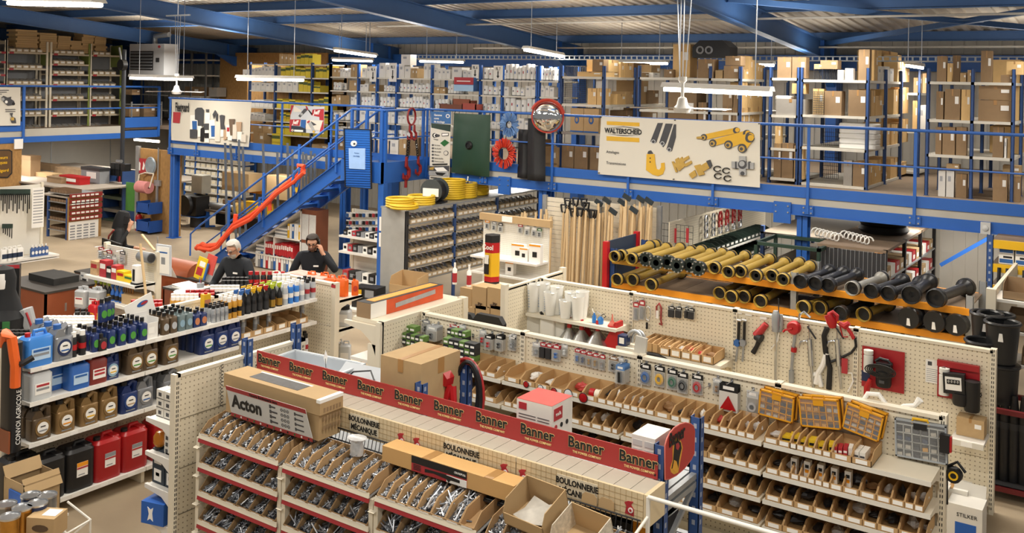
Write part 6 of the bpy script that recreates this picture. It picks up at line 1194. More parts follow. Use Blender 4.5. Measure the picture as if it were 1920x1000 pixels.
BRN=M('brown metallic plastic','5B4A36',.35,metal=.2,var=.06);BRL=M('gold metallic plastic','8C6F46',.35,metal=.3,var=.06);SLV=M('grey metallic plastic','84878C',.35,metal=.3,var=.05);NVY=M('deep blue plastic','1B2F63',.35,var=.05);TEAL=M('grey green plastic','67787A',.4,var=.05);BLJ=M('clear blue can','3E83D2',.3,var=.06);WJ=M('milky can','D2D6D8',.35,var=.04,alpha=.92)
LG=M('label green','4E9A3C',.5);LB=M('label grey','B9BDC1',.5)
def shelf_put(key,kit,name,label,cat,px,z,n=1,gap=.1,x=None,group=None,inset=.06,rz=PI/2,rowlab=True):
 for i in range(n):
  xx=(OX if x is None else x)-inset-i*gap;y=yx(px,(OX if x is None else x)-inset,650)
  put(key,kit,name,label+('' if not i else ', %s behind it'%ORD[i-1]),cat,(xx,y,z+.002),rz,group)
Z1,Z2,Z3,Z4=1.465,1.145,.76,.17
shelf_put('jb',jkit(.27,.17,.33,BLJ,REDP,M('pale blue label','B9D4EE',.5),(PBLUE,GREY)),'jerrycan','bright blue jerrycan with red cap at the left end of the top shelf','jerrycan',67,Z1,inset=.1)
shelf_put('jg',oilkit(.2,.15,.34,SLV,NAVY,PBLUE,PBLUE),'oil_can','grey oil can with blue cap beside the bright blue jerrycan','oil can',113,Z1,3,.16,inset=.09)
for i,px in enumerate((137,154)):shelf_put('sp1',spray(BLACK,PAPER,REDP,.24,.035),'spray_can','black spray can with white cap, %s of two at the shelf front'%('left','right')[i],'spray can',px,Z1,3,.08,group='black spray cans')
shelf_put('sm',litre(BLACK,RED,BLACK,.17),'oil_bottle','small black bottle with a red and white label before the blue bottles','bottle',191,Z1,inset=.03)
for i,px in enumerate((178,207,227,246,267)):shelf_put('l_n',litre(NVY,LG),'oil_bottle','dark blue litre bottle, %s from left on the top shelf'%ORD[i],'bottle',px,Z1,4,.085,group='dark blue litre bottles')
for i,px in enumerate((192,203,210)):put('l_n',litre(NVY,LG),'oil_bottle','dark blue litre bottle standing on the others, %s of three'%ORD[i],'bottle',(OX-.2-.02*i,yx(px,OX-.2,600),Z1+.24),PI/2,'stacked blue litre bottles')
pbx=M('white card holder','E9E7E2',.4)
t=T('leaflet_holder','white open holder beside the dark blue bottles on the top shelf','holder',(OX-.05,yx(288,OX,640),Z1),PI/2);O('front',Bx(-.09,.09,0,.006,0,.16,pbx),t);O('side',Bx(-.09,-.085,0,.2,0,.2,pbx),t);O('side',Bx(.085,.09,0,.2,0,.2,pbx),t);O('back',Bx(-.09,.09,.2,.205,0,.24,pbx),t);O('ticket',Bx(-.03,.04,-.003,0,.05,.11,PAPER),t)
t=T('sign_card','white card with red and blue mark behind the dark blue bottles','card',(OX-.3,yx(268,OX-.3,610),Z1+.14),PI/2,rot=(0,-.3,PI/2));O('card',Bx(-.17,.17,0,.006,0,.24,PAPER),t);O('mark',La([(0,-.004),(.045,-.004),(.045,0)],PBLUE,(.04,0,.17),14,'Y',sx=1.5,sy=.6),t);O('mark',La([(0,-.006),(.03,-.006),(.03,0)],RED,(.06,0,.17),14,'Y',sx=1.4,sy=.5),t)
for i,px in enumerate((308,323)):shelf_put('l_b',litre(BRN,LB),'oil_bottle','brown litre bottle, %s of two fronts on the top shelf'%('left','right')[i],'bottle',px,Z1,4,.085,group='brown litre bottles')
for i,px in enumerate((338,352)):shelf_put('l_t',litre(TEAL,M('label pale blue','8FB0C4',.5)),'oil_bottle','grey green litre bottle, %s of two fronts on the top shelf'%('left','right')[i],'bottle',px,Z1,4,.085,group='grey green litre bottles')
for i,px in enumerate((366,379)):shelf_put('l_s',litre(NVY,M('label orange','C9825A',.5),BLACK,.19),'oil_bottle','small dark blue bottle with orange label, %s of two'%('left','right')[i],'bottle',px,Z1,2,.085)
t=put('yc',lambda:[('can',Bx(-.045,.045,-.035,.035,0,.2,YEL)),('cap',Cy((0,0,.2),(0,0,.22),.02,REDP,10)),('label',Bx(-.04,.04,-.038,-.035,.04,.14,M('label orange','C9825A',.5)))],'oil_tin','yellow tin behind the small silver bottles','tin',(OX-.28,yx(385,OX-.28,590),Z1+.08),PI/2)
for i,px in enumerate((399,407,415,423)):shelf_put('cs',spray(M('clear silver bottle','B9BDC0',.2,metal=.4),BLACK,GREY,.19,.025),'additive_bottle','small silver bottle with black cap, %s of four'%ORD[i],'bottle',px,Z1,3,.065,group='silver additive bottles')
for i,px in enumerate((428,438,448)):shelf_put('cw',spray(M('amber print can','C79334',.4,var=.3,scale=30),PAPER,BLACK,.24,.03),'additive_bottle','amber printed can with white cap, %s of three'%ORD[i],'can',px,Z1,3,.075,group='amber printed cans')
k3='trigger_bottle'
for i,(px,hd,nm)in enumerate(((451,PBLUE,'blue'),(463,PBLUE,'blue'),(474,YEL,'yellow'),(485,YEL,'yellow'),(497,REDP,'red'),(509,M('lime plastic','B6C832',.4),'lime'),(522,M('lime plastic','B6C832'),'lime'))):
 shelf_put('tr'+nm,trigger(BLACK,hd,(DARK,GOLDM)[i%2],.3),k3,'black trigger spray with %s head, %s from left in the front row'%(nm,ORD[i]),'spray bottle',px,Z1,3 if i>1 else 2,.09,group='black trigger sprays')
for i,(px,m,nm)in enumerate(((533,M('clear bottle','C6CBCF',.2,alpha=.85,var=.1),'clear'),(543,BLJ,'blue'),(554,BLJ,'blue'),(564,M('clear bottle','C6CBCF'),'clear'),(574,M('clear bottle','C6CBCF'),'clear'),(585,M('clear bottle','C6CBCF'),'clear'))):
 shelf_put('cb'+nm+str(i>3),spray(m,PAPER if i<3 else BLACK,RED if i>3 else PAPER,.25,.032),'screenwash_bottle','%s spray bottle, %s of six at top shelf right end'%(nm,ORD[i]),'bottle',px,Z1+.01,3,.075,group='bottles at the right end of the top shelf')
for i,px in enumerate((72,52)):shelf_put('jw',jkit(.22,.16,.3,WJ,REDP,PAPER,(RED,GREY)),'jerrycan','milky white jerrycan with red cap on the second shelf, %s'%('in front','left one behind')[i],'jerrycan',px,Z2,1,.18,inset=.09+.14*i)
for i,(px,n)in enumerate(((144,2),(103,1))):shelf_put('jb2',jkit(.22,.15,.28,M('blue can','2D62B0',.35,var=.05),M('blue can','2D62B0'),M('pale blue label','B9D4EE'),(PBLUE,)),'jerrycan','blue jerrycan, %s on the second shelf'%('in front','half hidden behind the white cans')[i],'jerrycan',px,Z2,n,.17,inset=.09+.15*i)
shelf_put('jr',jkit(.2,.14,.29,M('dark red can','7C2A22',.4,var=.15),PAPER,PAPER,(RED,RED)),'jerrycan','dark red and white can beside the blue jerrycan on the second shelf','jerrycan',179,Z2,2,.16,inset=.09)
shelf_put('nb',oilkit(.16,.12,.26,NVY,M('label pale blue','8FB0C4'),YEL),'oil_can','dark blue oil can with pale label right of the dark red can','oil can',206,Z2,2,.16,inset=.1)
KB=oilkit(.2,.14,.31,BRN,BRL,LG)
for i,px in enumerate((249,276,315)):shelf_put('ob',KB,'oil_can','brown five litre oil can, %s of three on the second shelf'%ORD[i],'oil can',px,Z2,2,.16,inset=.09,group='brown five litre cans')
for i,px in enumerate((383,409,433)):shelf_put('on%d'%(i>0),oilkit(.2,.14,.31,NVY,M('label navy','24407C',.4),LG if i==0 else GREY),'oil_can','dark blue five litre can, %s of three on the second shelf'%ORD[i],'oil can',px,Z2,3,.15,inset=.09,group='dark blue five litre cans')
for i,(px,m,lab,rg,nm)in enumerate(((75,BRN,BRL,GREY,'dark brown'),(120,BRL,BRL,ORANGE,'bronze'),(164,BRL,BRL,YEL,'gold labelled'),(201,BRL,BRL,YEL,'gold'),(239,NVY,M('label navy','24407C'),M('label tan','B79B78',.5),'dark blue'),(268,SLV,SLV,PBLUE,'silver'),(315,SLV,SLV,PBLUE,'light silver'))):
 shelf_put('o3%d'%i,oilkit(.2,.14,.31,m,lab,rg),'oil_can','%s five litre oil can, %s from left on the third shelf'%(nm,ORD[i]),'oil can',px,Z3,3,.15,inset=.09)
for i,(px,m,nm)in enumerate(((88,BLACK,'black'),(143,BLACK,'black'),(195,M('red can','A3171B',.35,var=.05),'red'),(245,M('red can','A3171B'),'red'),(302,M('red can','A3171B'),'red'))):
 shelf_put('j20'+nm,can20(m,ORANGE if nm=='black' else GREY),'jerrycan','large %s twenty litre can, %s from left on the base shelf'%(nm,ORD[i]),'jerrycan',px,Z4,1,.3,inset=.11,group='twenty litre cans')
put('j20black',None,'jerrycan','large black can standing behind at the left end of the base shelf','jerrycan',(OX-.3,yx(45,OX-.2,860),Z4),PI/2)
for i,px in enumerate((462,482,503,527,548,566)):y=yx(px,OX-.05,640);picking_bin(.17,.34,.1,.07,(OX-.04,y,1.192),'cardboard bin of small bottles, %s of six below the trigger sprays'%ORD[i],'bins of the oil gondola',TIPM,front=PI/2)
for i,px in enumerate((455,466,478,490,503,513,566,573)):
 put('grs%d'%(i>5),spray(M('grey cone bottle','A9ACAE',.3),PAPER if i<6 else BLACK,GREY,.2 if i<6 else .26,.026),'grease_bottle','grey pointed bottle, %s from left in the low bins of the oil gondola'%ORD[i],'bottle',(OX-.16-.08*(i%2),yx(px,OX-.16,620),1.2),0,'pointed bottles')
for i,px in enumerate((558,566,573,581)):put('wsp',spray(M('white spray body','D9D9D8',.4),BLACK,RED,.26,.033),'spray_can','white and red spray can, %s of four low in the last bay'%ORD[i],'spray can',(OX-.12-.1*(i%2),yx(px,OX-.12,650),.765),0,'white spray cans')
pbox('white_box','small white box beside the white spray cans',-.0,.1,0,.1,0,.14,M('white board'),0).location=(OX-.1,yx(548,OX-.1,655),.765)
for i,(p0,p1,py,nx,ny,cap,body,nm,z)in enumerate([(5,60,632,7,2,BLACK,PAPER,'white jar with dark lid',1.5),(88,170,612,9,3,PAPER,M('pale tub','D9CFC4',.4),'white lidded tub',1.52),(240,262,592,4,2,YEL,YEL,'yellow capped bottle',1.52),(250,300,575,7,2,REDP,BLACK,'red capped oil bottle',1.52),(145,178,592,4,2,BLACK,PAPER,'black capped bottle',1.5),(325,368,563,6,2,PAPER,M('amber print can'),'white capped amber bottle',1.52),(352,398,556,6,2,REDP,BLACK,'red lidded jar',1.52),(398,445,547,7,2,PAPER,BLACK,'white and black lidded bottle',1.52),(420,462,532,6,2,BLACK,BLACK,'tall black cap spray',1.56),(515,540,525,4,2,PAPER,GREY,'white capped bottle',1.56),(470,530,515,6,1,REDP,BLACK,'red headed spray',1.58)]):
 for a in range(nx):
  for b_ in range(ny):
   q=at(p0+(p1-p0)*a/(nx-1),py-b_*6,Z=z+.1);put('lid%d'%i,spray(body,cap,None,.2,.036 if 'tub' not in nm else .05),'lidded_bottle','%s, %s from left, %s row, rear side of oil gondola'%(nm,ORD[a],('front','middle','back')[b_]),'bottle',(q.x,q.y,z-.06),0,nm+' group')
for i,px in enumerate((178,186)):q=at(px,600,Z=1.55);put('redcan',jkit(.14,.1,.26,REDP,REDP,YEL,(RED,)),'jerrycan','small red can behind the stacked blue bottles, %s of two'%('left','right')[i],'jerrycan',(q.x,q.y,1.5),0)
# -- left end: black bag sign, cartons, tins
t=T('display_bag','black hanging bag display with orange top at the left picture edge','bag',(OX-.05,4.66,.75));O('bag',MB().rbox(.22,.12,1.0,.05,BLACK),t);O('orange_top',Tu([(-.1,-.02,.95),(-.02,-.05,1.08),(.08,-.05,1.05),(.1,-.02,.8),(.1,-.02,.6)],.045,M('orange cloth','E8641E',.5),8),t);O('base_strap',Bx(-.1,.1,-.07,-.055,.0,.2,M('rust strap','8A4A2A',.5)),t);O('hook',Tu([(.1,0,.8),(.16,.02,.82),(.18,.1,.86)],.03,BLACK,6),t)
word('CONVOI AGRICOLE',.062,PAPER,t,(.116,.01,.32),(0,-PI/2,PI),sx=.9)
q=at(35,950,X=OX+.25);t=T('open_carton','opened brown carton on the floor before the black oil cans','box',(OX+.25,q.y-.05,.0));w,d,h=.34,.34,.58
for a in((-w/2,w/2,0,.006),(-w/2,w/2,d-.006,d)):O('wall',Bx(*a,0,h,CARD),t)
for a in(-w/2,w/2-.006):O('wall',Bx(a,a+.006,0,d,0,h,CARD),t)
O('flap',MB().bx(-.16,d/2,h+.03,.006,d,.12,CARD,ry=-.5),t);O('flap',MB().bx(.17,d/2,h-.02,.006,d,.14,CARD,ry=2.6),t);O('label',Bx(w/2,w/2+.003,.12,.18,.2,.36,PAPER),t)
t=T('blue_board','blue and white printed panel at the bottom left edge','box',(OX+.3,4.52,.0));O('body',Bx(-.1,.1,0,.2,0,.5,M('royal blue board','1E5BB0',.5)),t);O('print',Bx(.1,.102,.02,.19,.36,.44,PAPER),t)
t=T('tin_stand','low white display stand at the bottom left corner','stand',(-7.7,4.3,0));O('top',Bx(-.75,-.12,-.3,.42,.36,.38,WHITE),t)
for x,y in((-.7,-.25),(-.16,-.25),(-.16,.4),(-.7,.4)):O('leg',Bx(x-.015,x+.015,y-.015,y+.015,0,.36,WHITE),t)
TG=M('gold paint tin','C08A3C',.25,metal=.7,var=.25,scale=12)
for i,(px,py,m)in enumerate(((18,985,TG),(42,968,TG),(70,960,M('blue tin','23365E',.3,var=.1)),(12,962,M('grey tin','8C8C8A',.3,metal=.6)),(88,945,M('grey tin','8C8C8A')),(58,945,M('blue tin','23365E')))):
 q=at(px,py-14,Z=.58);put('tin%d'%i,lambda:[('tin',La([(.078,0),(.078,.2)],m,n=20)),('rim',La([(.078,.2),(.084,.2),(.084,.215),(.08,.215),(.075,.205),(0,.205)],STEEL,n=20)),('label',La([(.0785,.05),(.0785,.15)],TG if i<2 else m,n=20))],'paint_tin','%s paint tin in the bottom left corner, %s from the front'%(('gold','gold','blue','grey','grey','blue')[i],ORD[i]),'tin',(q.x,q.y,.382),0,'paint tins')
q=at(93,992,Z=.42);t=T('carton','brown carton with a torn white label before the paint tins','box',(q.x+.03,q.y-.1,.382),.5);O('body',Bx(-.12,.12,0,.2,0,.17,CARD),t);O('label',Bx(-.02,.1,.05,.17,.17,.173,PAPER),t);O('print',La([(0,-.003),(.03,-.003),(.03,0)],M('dark print brown','5A4632',.6),(.0,0,.085),12,'Y',sx=2.4),t)
t=T('wire_rack','white tube rack end beside the brown carton at the bottom left','stand',(-7.62,4.52,-.45))
for p in(((0,0,.32),(0,0,.75),(.0,.28,.8),(.0,.28,.32)),((-.5,.1,.78),(0,.1,.72),(0,.28,.8),(-.5,.28,.86))):O('tube',Tu([(x*.7,y,z)for x,y,z in p],.011,WT,6),t)
O('panel',Bx(-.01,0,.02,.26,.34,.6,PAPER),t);O('red_band',Bx(-.012,.001,.02,.26,.6,.63,RED),t)
# -- end-cap gondola
t=T('gondola_end','cream pegboard end unit across the head of the oil gondola','shelving',(0,0,0));ex0,ex1,ey=-9.6,-8.5,8.62
for k in range(3):O('peg_panel',Bx(-.53,.53,-.01,.01,0,.52,PEG),t,((ex0+ex1)/2,ey,.05+k*.53))
for x in(ex0,ex1):O('post',Bx(x-.03,x+.03,ey-.03,ey+.05,0,1.66,CREAM),t)
O('red_tip',Bx(ex1-.035,ex1+.035,ey-.035,ey-.03,1.6,1.64,RED),t);O('top_rail',Bx(ex0,ex1,ey-.03,ey+.05,1.62,1.65,CREAM),t)
for z in(1.42,1.05,.55):
 O('shelf',Bx(ex0,ex1,ey+.05,ey+.5,z-.03,z,CREAM),t);O('bracket',Pr([(ey+.5,z),(ey+.05,z),(ey+.05,z-.2),(ey+.12,z-.1),(ey+.3,z-.05),(ey+.5,z-.035)],ex1-.01,ex1,CREAM,'X'),t)
ORJ=M('orange bottle plastic','EE6A1C',.4,var=.06)
for i,px in enumerate((585,603,622,636)):q=at(px,530,Y=ey+.25);put('orj',jkit(.15,.1,.27,ORJ,BLACK if i>2 else ORJ,ORJ,()),'jerrycan','orange plastic bottle with handle, %s of four on the end unit'%ORD[i],'jerrycan',(xy(px,ey+.22),ey+.22+.06*(i%2),1.422),.3,'orange bottles')
put('orj2',litre(ORJ,M('label red stripes','C8442E',.5),BLACK,.26),'oil_bottle','slim orange bottle with black cap at the end unit corner','bottle',(ex1-.06,ey+.42,1.422),.9)
pbox('flat_box','row of pink and white flat packs on the end unit',ex0+.1,ex0+.75,ey+.1,.25,1.422,.22,M('pink flat pack','E3A79A',.6,var=.3,scale=14))
for i in range(2):put('wcan',lambda:[('jar',MB().rbox(.17,.17,.2,.03,WJ,top=.02)),('lid',Cy((0,0,.2),(0,0,.25),.065,BLACK,14)),('label',Bx(-.06,.06,-.088,-.084,.05,.15,PAPER))],'canister','white canister with black lid on the end unit, %s'%('front','behind')[i],'canister',(ex1-.12-.12*i,ey+.3+.02*i,1.052),.5)
for i in range(3):put('wj3',jkit(.15,.12,.3,WJ,WJ,PAPER,()),'jerrycan','white jug on the lowest end unit shelf, %s of three'%ORD[i],'jerrycan',(ex1-.1-.13*i,ey+.3,.552),.6,'white jugs')
# -- white display shelf with pegboard
DY=8.48;dx0,dx1=-13.18,-11.92
t=T('display_shelf','white pegboard display shelf with sprays before the brown counter','shelving',(0,0,0))
O('peg_panel',Bx(-.62,.62,-.01,.01,0,1.05,pegboard_mat('white pegboard','E8E4D8',.03)),t,(-12.55,DY,.58));
for x in(dx0,dx1):O('post',Bx(x-.03,x+.03,DY-.03,DY+.05,0,1.66,CREAM),t)
for z,d in((1.22,.36),(.92,.42),(.2,.45)):
 O('shelf',Bx(dx0,dx1,DY-d,DY-.02,z-.03,z,WHITE),t);O('price_rail',Bx(dx0,dx1,DY-d-.006,DY-d,z-.04,z+.003,WHITE),t);O('bracket',Pr([(DY-d,z),(DY,z),(DY,z-.2),(DY-.06,z-.12),(DY-.2,z-.06),(DY-d,z-.04)],dx1-.01,dx1,WHITE,'X'),t)
for i,px in enumerate((181,191,198,206)):put('trs%d'%(i==0),trigger(M('amber trigger bottle','B5862C',.3)if i==0 else BLACK,M('lime plastic','B6C832',.4),GOLDM,.25),'trigger_bottle','trigger spray with green head, %s of four on the low display shelf'%ORD[i],'spray bottle',(xy(px,DY-.3),DY-.3,.922),0)
for i,px in enumerate((213,221,229)):put('trb',trigger(M('blue can','2D62B0'),PBLUE,BLACK,.24),'trigger_bottle','blue trigger spray, %s of three on the low display shelf'%ORD[i],'spray bottle',(xy(px,DY-.3),DY-.3,.922),0)
pbox('carton','open brown carton of brushes on the low display shelf',xy(230,DY-.3),xy(268,DY-.3),DY-.32,.22,.922,.13,CARD);
for i in range(5):O('paint_brush',Cy((0,0,0),(.01*i-.02,0,.16),.012,M('brush handle','A8763F',.5)),None,(xy(236+4*i,DY-.2),DY-.22,1.05),label='brown handled brush standing in the open carton, %s of five'%ORD[i],cat='brush',group='brushes in the carton')
for i,(p0,p1,h,m,pr)in enumerate(((173,186,.2,M('tan pack','C9A67C',.5,var=.3,scale=20),RED),(190,202,.24,RED,PAPER),(203,212,.17,BLACK,PAPER),(212,222,.2,RED,PAPER),(222,236,.14,M('yellow pack','E2C21F',.5),REDP),(236,252,.1,M('yellow pack','E2C21F'),PGRN))):
 pbox('product_pack','%s product pack, %s from left on the upper display shelf'%(('tan','red','black','red and white','yellow and red','wide yellow')[i],ORD[i]),xy(p0,DY-.25),xy(p1,DY-.25),DY-.28,.12,1.222,h,m,0,'display packs','pack',[(pr,.1,.9,.5,.8)])
t=T('machine','white upright device with black front on the upper display shelf','appliance',(xy(258,DY-.25),DY-.25,1.222));O('body',MB().rbox(.13,.12,.27,.03,PAPER),t);O('panel',Bx(-.025,.025,-.064,-.058,.05,.22,BLACK),t);O('base',MB().rbox(.16,.14,.025,.03,BLACK),t)
HOLD.append(bpy.data.objects['display_shelf'])
for i,(px,py,m)in enumerate(((192,462,RED),(199,470,M('tan pack','C9A67C')),(207,468,RED),(216,480,CLC),(232,470,DARK))):pack(px-5,px+5,py,py+22,DY-.03,'hanging pack on the white display pegboard, %s from left'%ORD[i],m,GREY,1)
t=T('paper_roll','grey paper roll on the right of the display pegboard','roll',(xy(275,DY-.1),DY-.12,at(275,482,Y=DY-.1).z));O('roll',La([(.02,-.13),(.075,-.13),(.075,.13),(.02,.13),(.02,-.13)],M('grey roll','77797C',.5),n=16,axis='X'),t);O('end_plate',La([(0,.13),(.06,.13),(.06,.14),(0,.14)],DARK,n=12,axis='X'),t)
for i,(a,b_)in enumerate((((263,457),(276,575)),((266,440),(290,470)))):p_,q_=at(*a,Y=DY-.45*(1-i)),at(*b_,Y=DY-.45*(1-i));q_=q_ if i else p_+(q_-p_)*(p_.z/(p_.z-q_.z));O('wooden_batten',MB().bar(p_,q_,.03,.02,WOOD),None,label='pale wooden %s leaning on the display shelf'%('batten','axe handle')[i],cat='wood')
for i in range(4):q=at(148+14*(i%2),560+30*(i//2),Y=7.95);put('bj',jkit(.2,.2,.3,M('grey water can','B9BBBD',.35,alpha=.9),M('grey water can'),PAPER,(RED,)),'jerrycan','grey water can, %s %s beside the display shelf'%(('lower','upper')[i<2],('left','right')[i%2]),'jerrycan',(q.x+.12,7.95+.1*(i%2),.82-.4*(i//2)),.3)
# -- counters
CNT_B=M('red brown counter','8E4A2C',.45,var=.06)
def counter(label,x0,x1,y0,y1,h,arch=None,rz=0):
 t=T('counter',label,'counter',(0,0,0));O('front',Bx(x0,x1,y0,y0+.03,0,h,CNT_B),t);O('side',Bx(x1-.03,x1,y0,y1,0,h,CNT_B),t);O('side',Bx(x0,x0+.03,y0,y1,0,h,CNT_B),t);O('worktop',Bx(x0-.01,x1+.01,y0-.01,y1,h,h+.03,M('dark worktop','3A3632',.5)),t)
 if arch:a0,a1=arch;O('rounded_top',Pr([(y0+.22+.22*math.cos(PI*i/10),h+.03+.2*math.sin(PI*i/10))for i in range(11)],a0,a1,CNT_B,'X'),t)
 return t
t=counter('red brown counter cabinet left of the display shelf',-14.6,-13.3,7.6,8.6,1.0);O('keyhole_plate',Bx(-13.3,-13.296,7.9,7.93,.7,.82,STEEL),t);
pbox('black_box','dark bag on the left counter top',-14.3,-13.6,7.9,.4,1.03,.1,M('dark cloth','2B2A28',.8,var=.2));
counter('red brown counter under the papers of the grey haired man',-13.5,-11.95,9.5,10.2,1.0,(-13.35,-12.6));counter('red brown counter with rounded top in front of the man on the phone',-11.3,-10.3,9.78,10.38,.98,(-11.2,-10.4))
counter('low counter holding the open ledger',-12.15,-11.35,8.75,9.15,1.05)
for i,(px,py,w,h)in enumerate(((330,560,.26,.28),(362,545,.16,.25),(158,530,.2,.3))):q=at(px,py,Y=(9.48,9.48,8.4)[i]);t=T('poster','white notice with %s taped to the counter front'%('a blue phone picture','a small dark picture','a dark hand picture')[i],'notice',(q.x,q.y,q.z));O('paper',Bx(-w/2,w/2,-.004,0,-h/2,h/2,PAPER),t);O('picture',Bx(-w*.25,w*.3,-.006,-.004,-h*.4,h*.2,(PBLUE,DARK,DARK)[i]),t);O('line_of_print',Bx(-w*.4,w*.4,-.006,-.004,h*.3,h*.38,GREY),t)
q=at(318,510,Y=9.45);O('sheet',Bx(-.15,.15,-.003,0,-.02,.2,PAPER),None,(q.x,9.47,1.02),(.5,0,0),label='white sheet lying on the rounded counter top',cat='paper')
q=at(356,508,Y=9.4);t=T('leaflet_stand','yellow and red leaflet stand on the counter','leaflets',(q.x,9.55,1.03),rot=(-.2,.15,0));O('leaflet',Bx(-.11,.11,0,.01,0,.34,M('yellow pack','E2C21F')),t);O('picture',Bx(-.08,.06,-.003,0,.06,.18,RED),t);O('picture',Bx(-.05,.08,-.003,0,.2,.28,PAPER),t);O('blue_side',Bx(.11,.15,0,.02,0,.28,PBLUE),t);O('red_leaflet',Bx(.02,.24,.05,.06,.12,.42,M('print coral','CF5148')),t)
q=at(406,520,Y=9.0);t=T('ledger','open white ledger and papers under the hands of the grey haired man','papers',(-11.75,8.95,1.083));O('page',MB().bx(-.12,0,.02,.3,.3,.012,PAPER,ry=.12),t);O('page',MB().bx(.16,.0,.02,.3,.3,.012,PAPER,ry=-.1),t);O('stack',MB().bx(0,0,.0,.5,.34,.02,PAPER),t)
t=T('bucket','white bucket below the ledger','bucket',(-11.55,8.66,.85));O('pail',La([(.1,0),(.13,.26),(.135,.26)],PAPER,n=16),t);O('rim',Tu([(.135*math.cos(a),.135*math.sin(a),.26)for a in[2*PI*i/16 for i in range(16)]],.007,PAPER,5,closed=True),t)
t=T('pencil_pot','grey pencil pot on the counter','pot',(xy(382,9.0)-.0,8.95,1.083));O('pot',La([(.05,0),(.055,.1),(.05,.1)],GREY,n=12),t)
for k in range(3):O('pencil',Cy((.01*k,0,.02),(.03*k-.03,0,.18),.005,(PBLUE,RED,MARK)[k],5),t)
t=T('notice_frame','framed white notice with a blank square, on a post by the display','notice',tuple(at(306,488,Y=8.5)),rot=(0,-.03,0));O('frame',Bx(-.17,.17,0,.02,-.22,.22,M('pale frame','C9CDD3',.4)),t);O('paper',Bx(-.14,.14,-.004,0,-.19,.19,PAPER),t);O('grey_square',Bx(-.04,.05,-.006,-.004,-.06,.04,M('print mid grey','8C8F94',.5)),t);O('line_of_print',Bx(-.1,.1,-.006,-.004,.1,.12,PBLUE),t);O('pole',Cy((-.16,.02,-.9),(-.16,.02,.32),.01,STEEL,6),t)
t=T('monitor','black computer monitor seen from behind near the seated hooded man','monitor',(at(208,455,Y=9.1).x,9.1,1.0),-.2);O('panel',Bx(-.38,.38,0,.03,.1,.5,BLACK),t);O('back_shell',Bx(-.22,.22,-.05,0,.16,.42,BLACK),t);O('port_cover',Bx(-.12,.12,-.056,-.05,.24,.32,DARK),t);O('stand',Bx(-.05,.05,-.02,.02,0,.12,BLACK).box(-.14,.14,-.1,.1,-.02,0,BLACK),t)
counter('desk under the black monitor',at(208,460,Y=9.1).x-.6,at(208,460,Y=9.1).x+.6,8.85,9.35,.95)
# -- mannequin
t=T('mannequin','white mannequin in a black hood with a grey and red sleeve jacket','mannequin',(-10.2,5.35,.65),.9)
PORC=M('white mannequin','E4E0DA',.35,var=.02);HOOD=M('black cloth','17181A',.85,var=.1)
O('head',La([(.05,1.15),(.06,1.2),(.085,1.27),(.09,1.35),(.07,1.42),(0,1.45)],PORC,n=16),t);O('hood',La([(.2,1.0),(.16,1.12),(.125,1.22),(.13,1.36),(.1,1.46),(0,1.5)],HOOD,(0,.045,0),n=16),t);O('jacket',Tu([(0,.02,.2),(0,.02,.6),(0,.02,.95),(0,.02,1.12)],[.2,.2,.24,.1],HOOD,14),t)
for s in(-1,1):O('sleeve',Tu([(s*.22,.02,1.02),(s*.3,.0,.75),(s*.3,-.05,.45)],[.08,.07,.055],M('grey sleeve','A7A9AB',.8,var=.08)),t);O('red_stripe',Tu([(s*.25,-.07,1.0),(s*.34,-.075,.75),(s*.34,-.11,.47)],.012,RED,5),t)
O('stand',Cy((0,0,-.62),(0,0,.3),.03,GREY).lathe([(.2,-.65),(.2,-.62),(0,-.62)],GREY),t);O('badge',Bx(.05,.12,-.235,-.225,.8,.95,PGRN),t)
pbox('poster_box','black box with red edge behind the mannequin head',-.25,.25,0,.1,0,.5,BLACK,.9,prints=[(RED,0,1,.92,1)]).location=(-10.75,5.55,1.55)
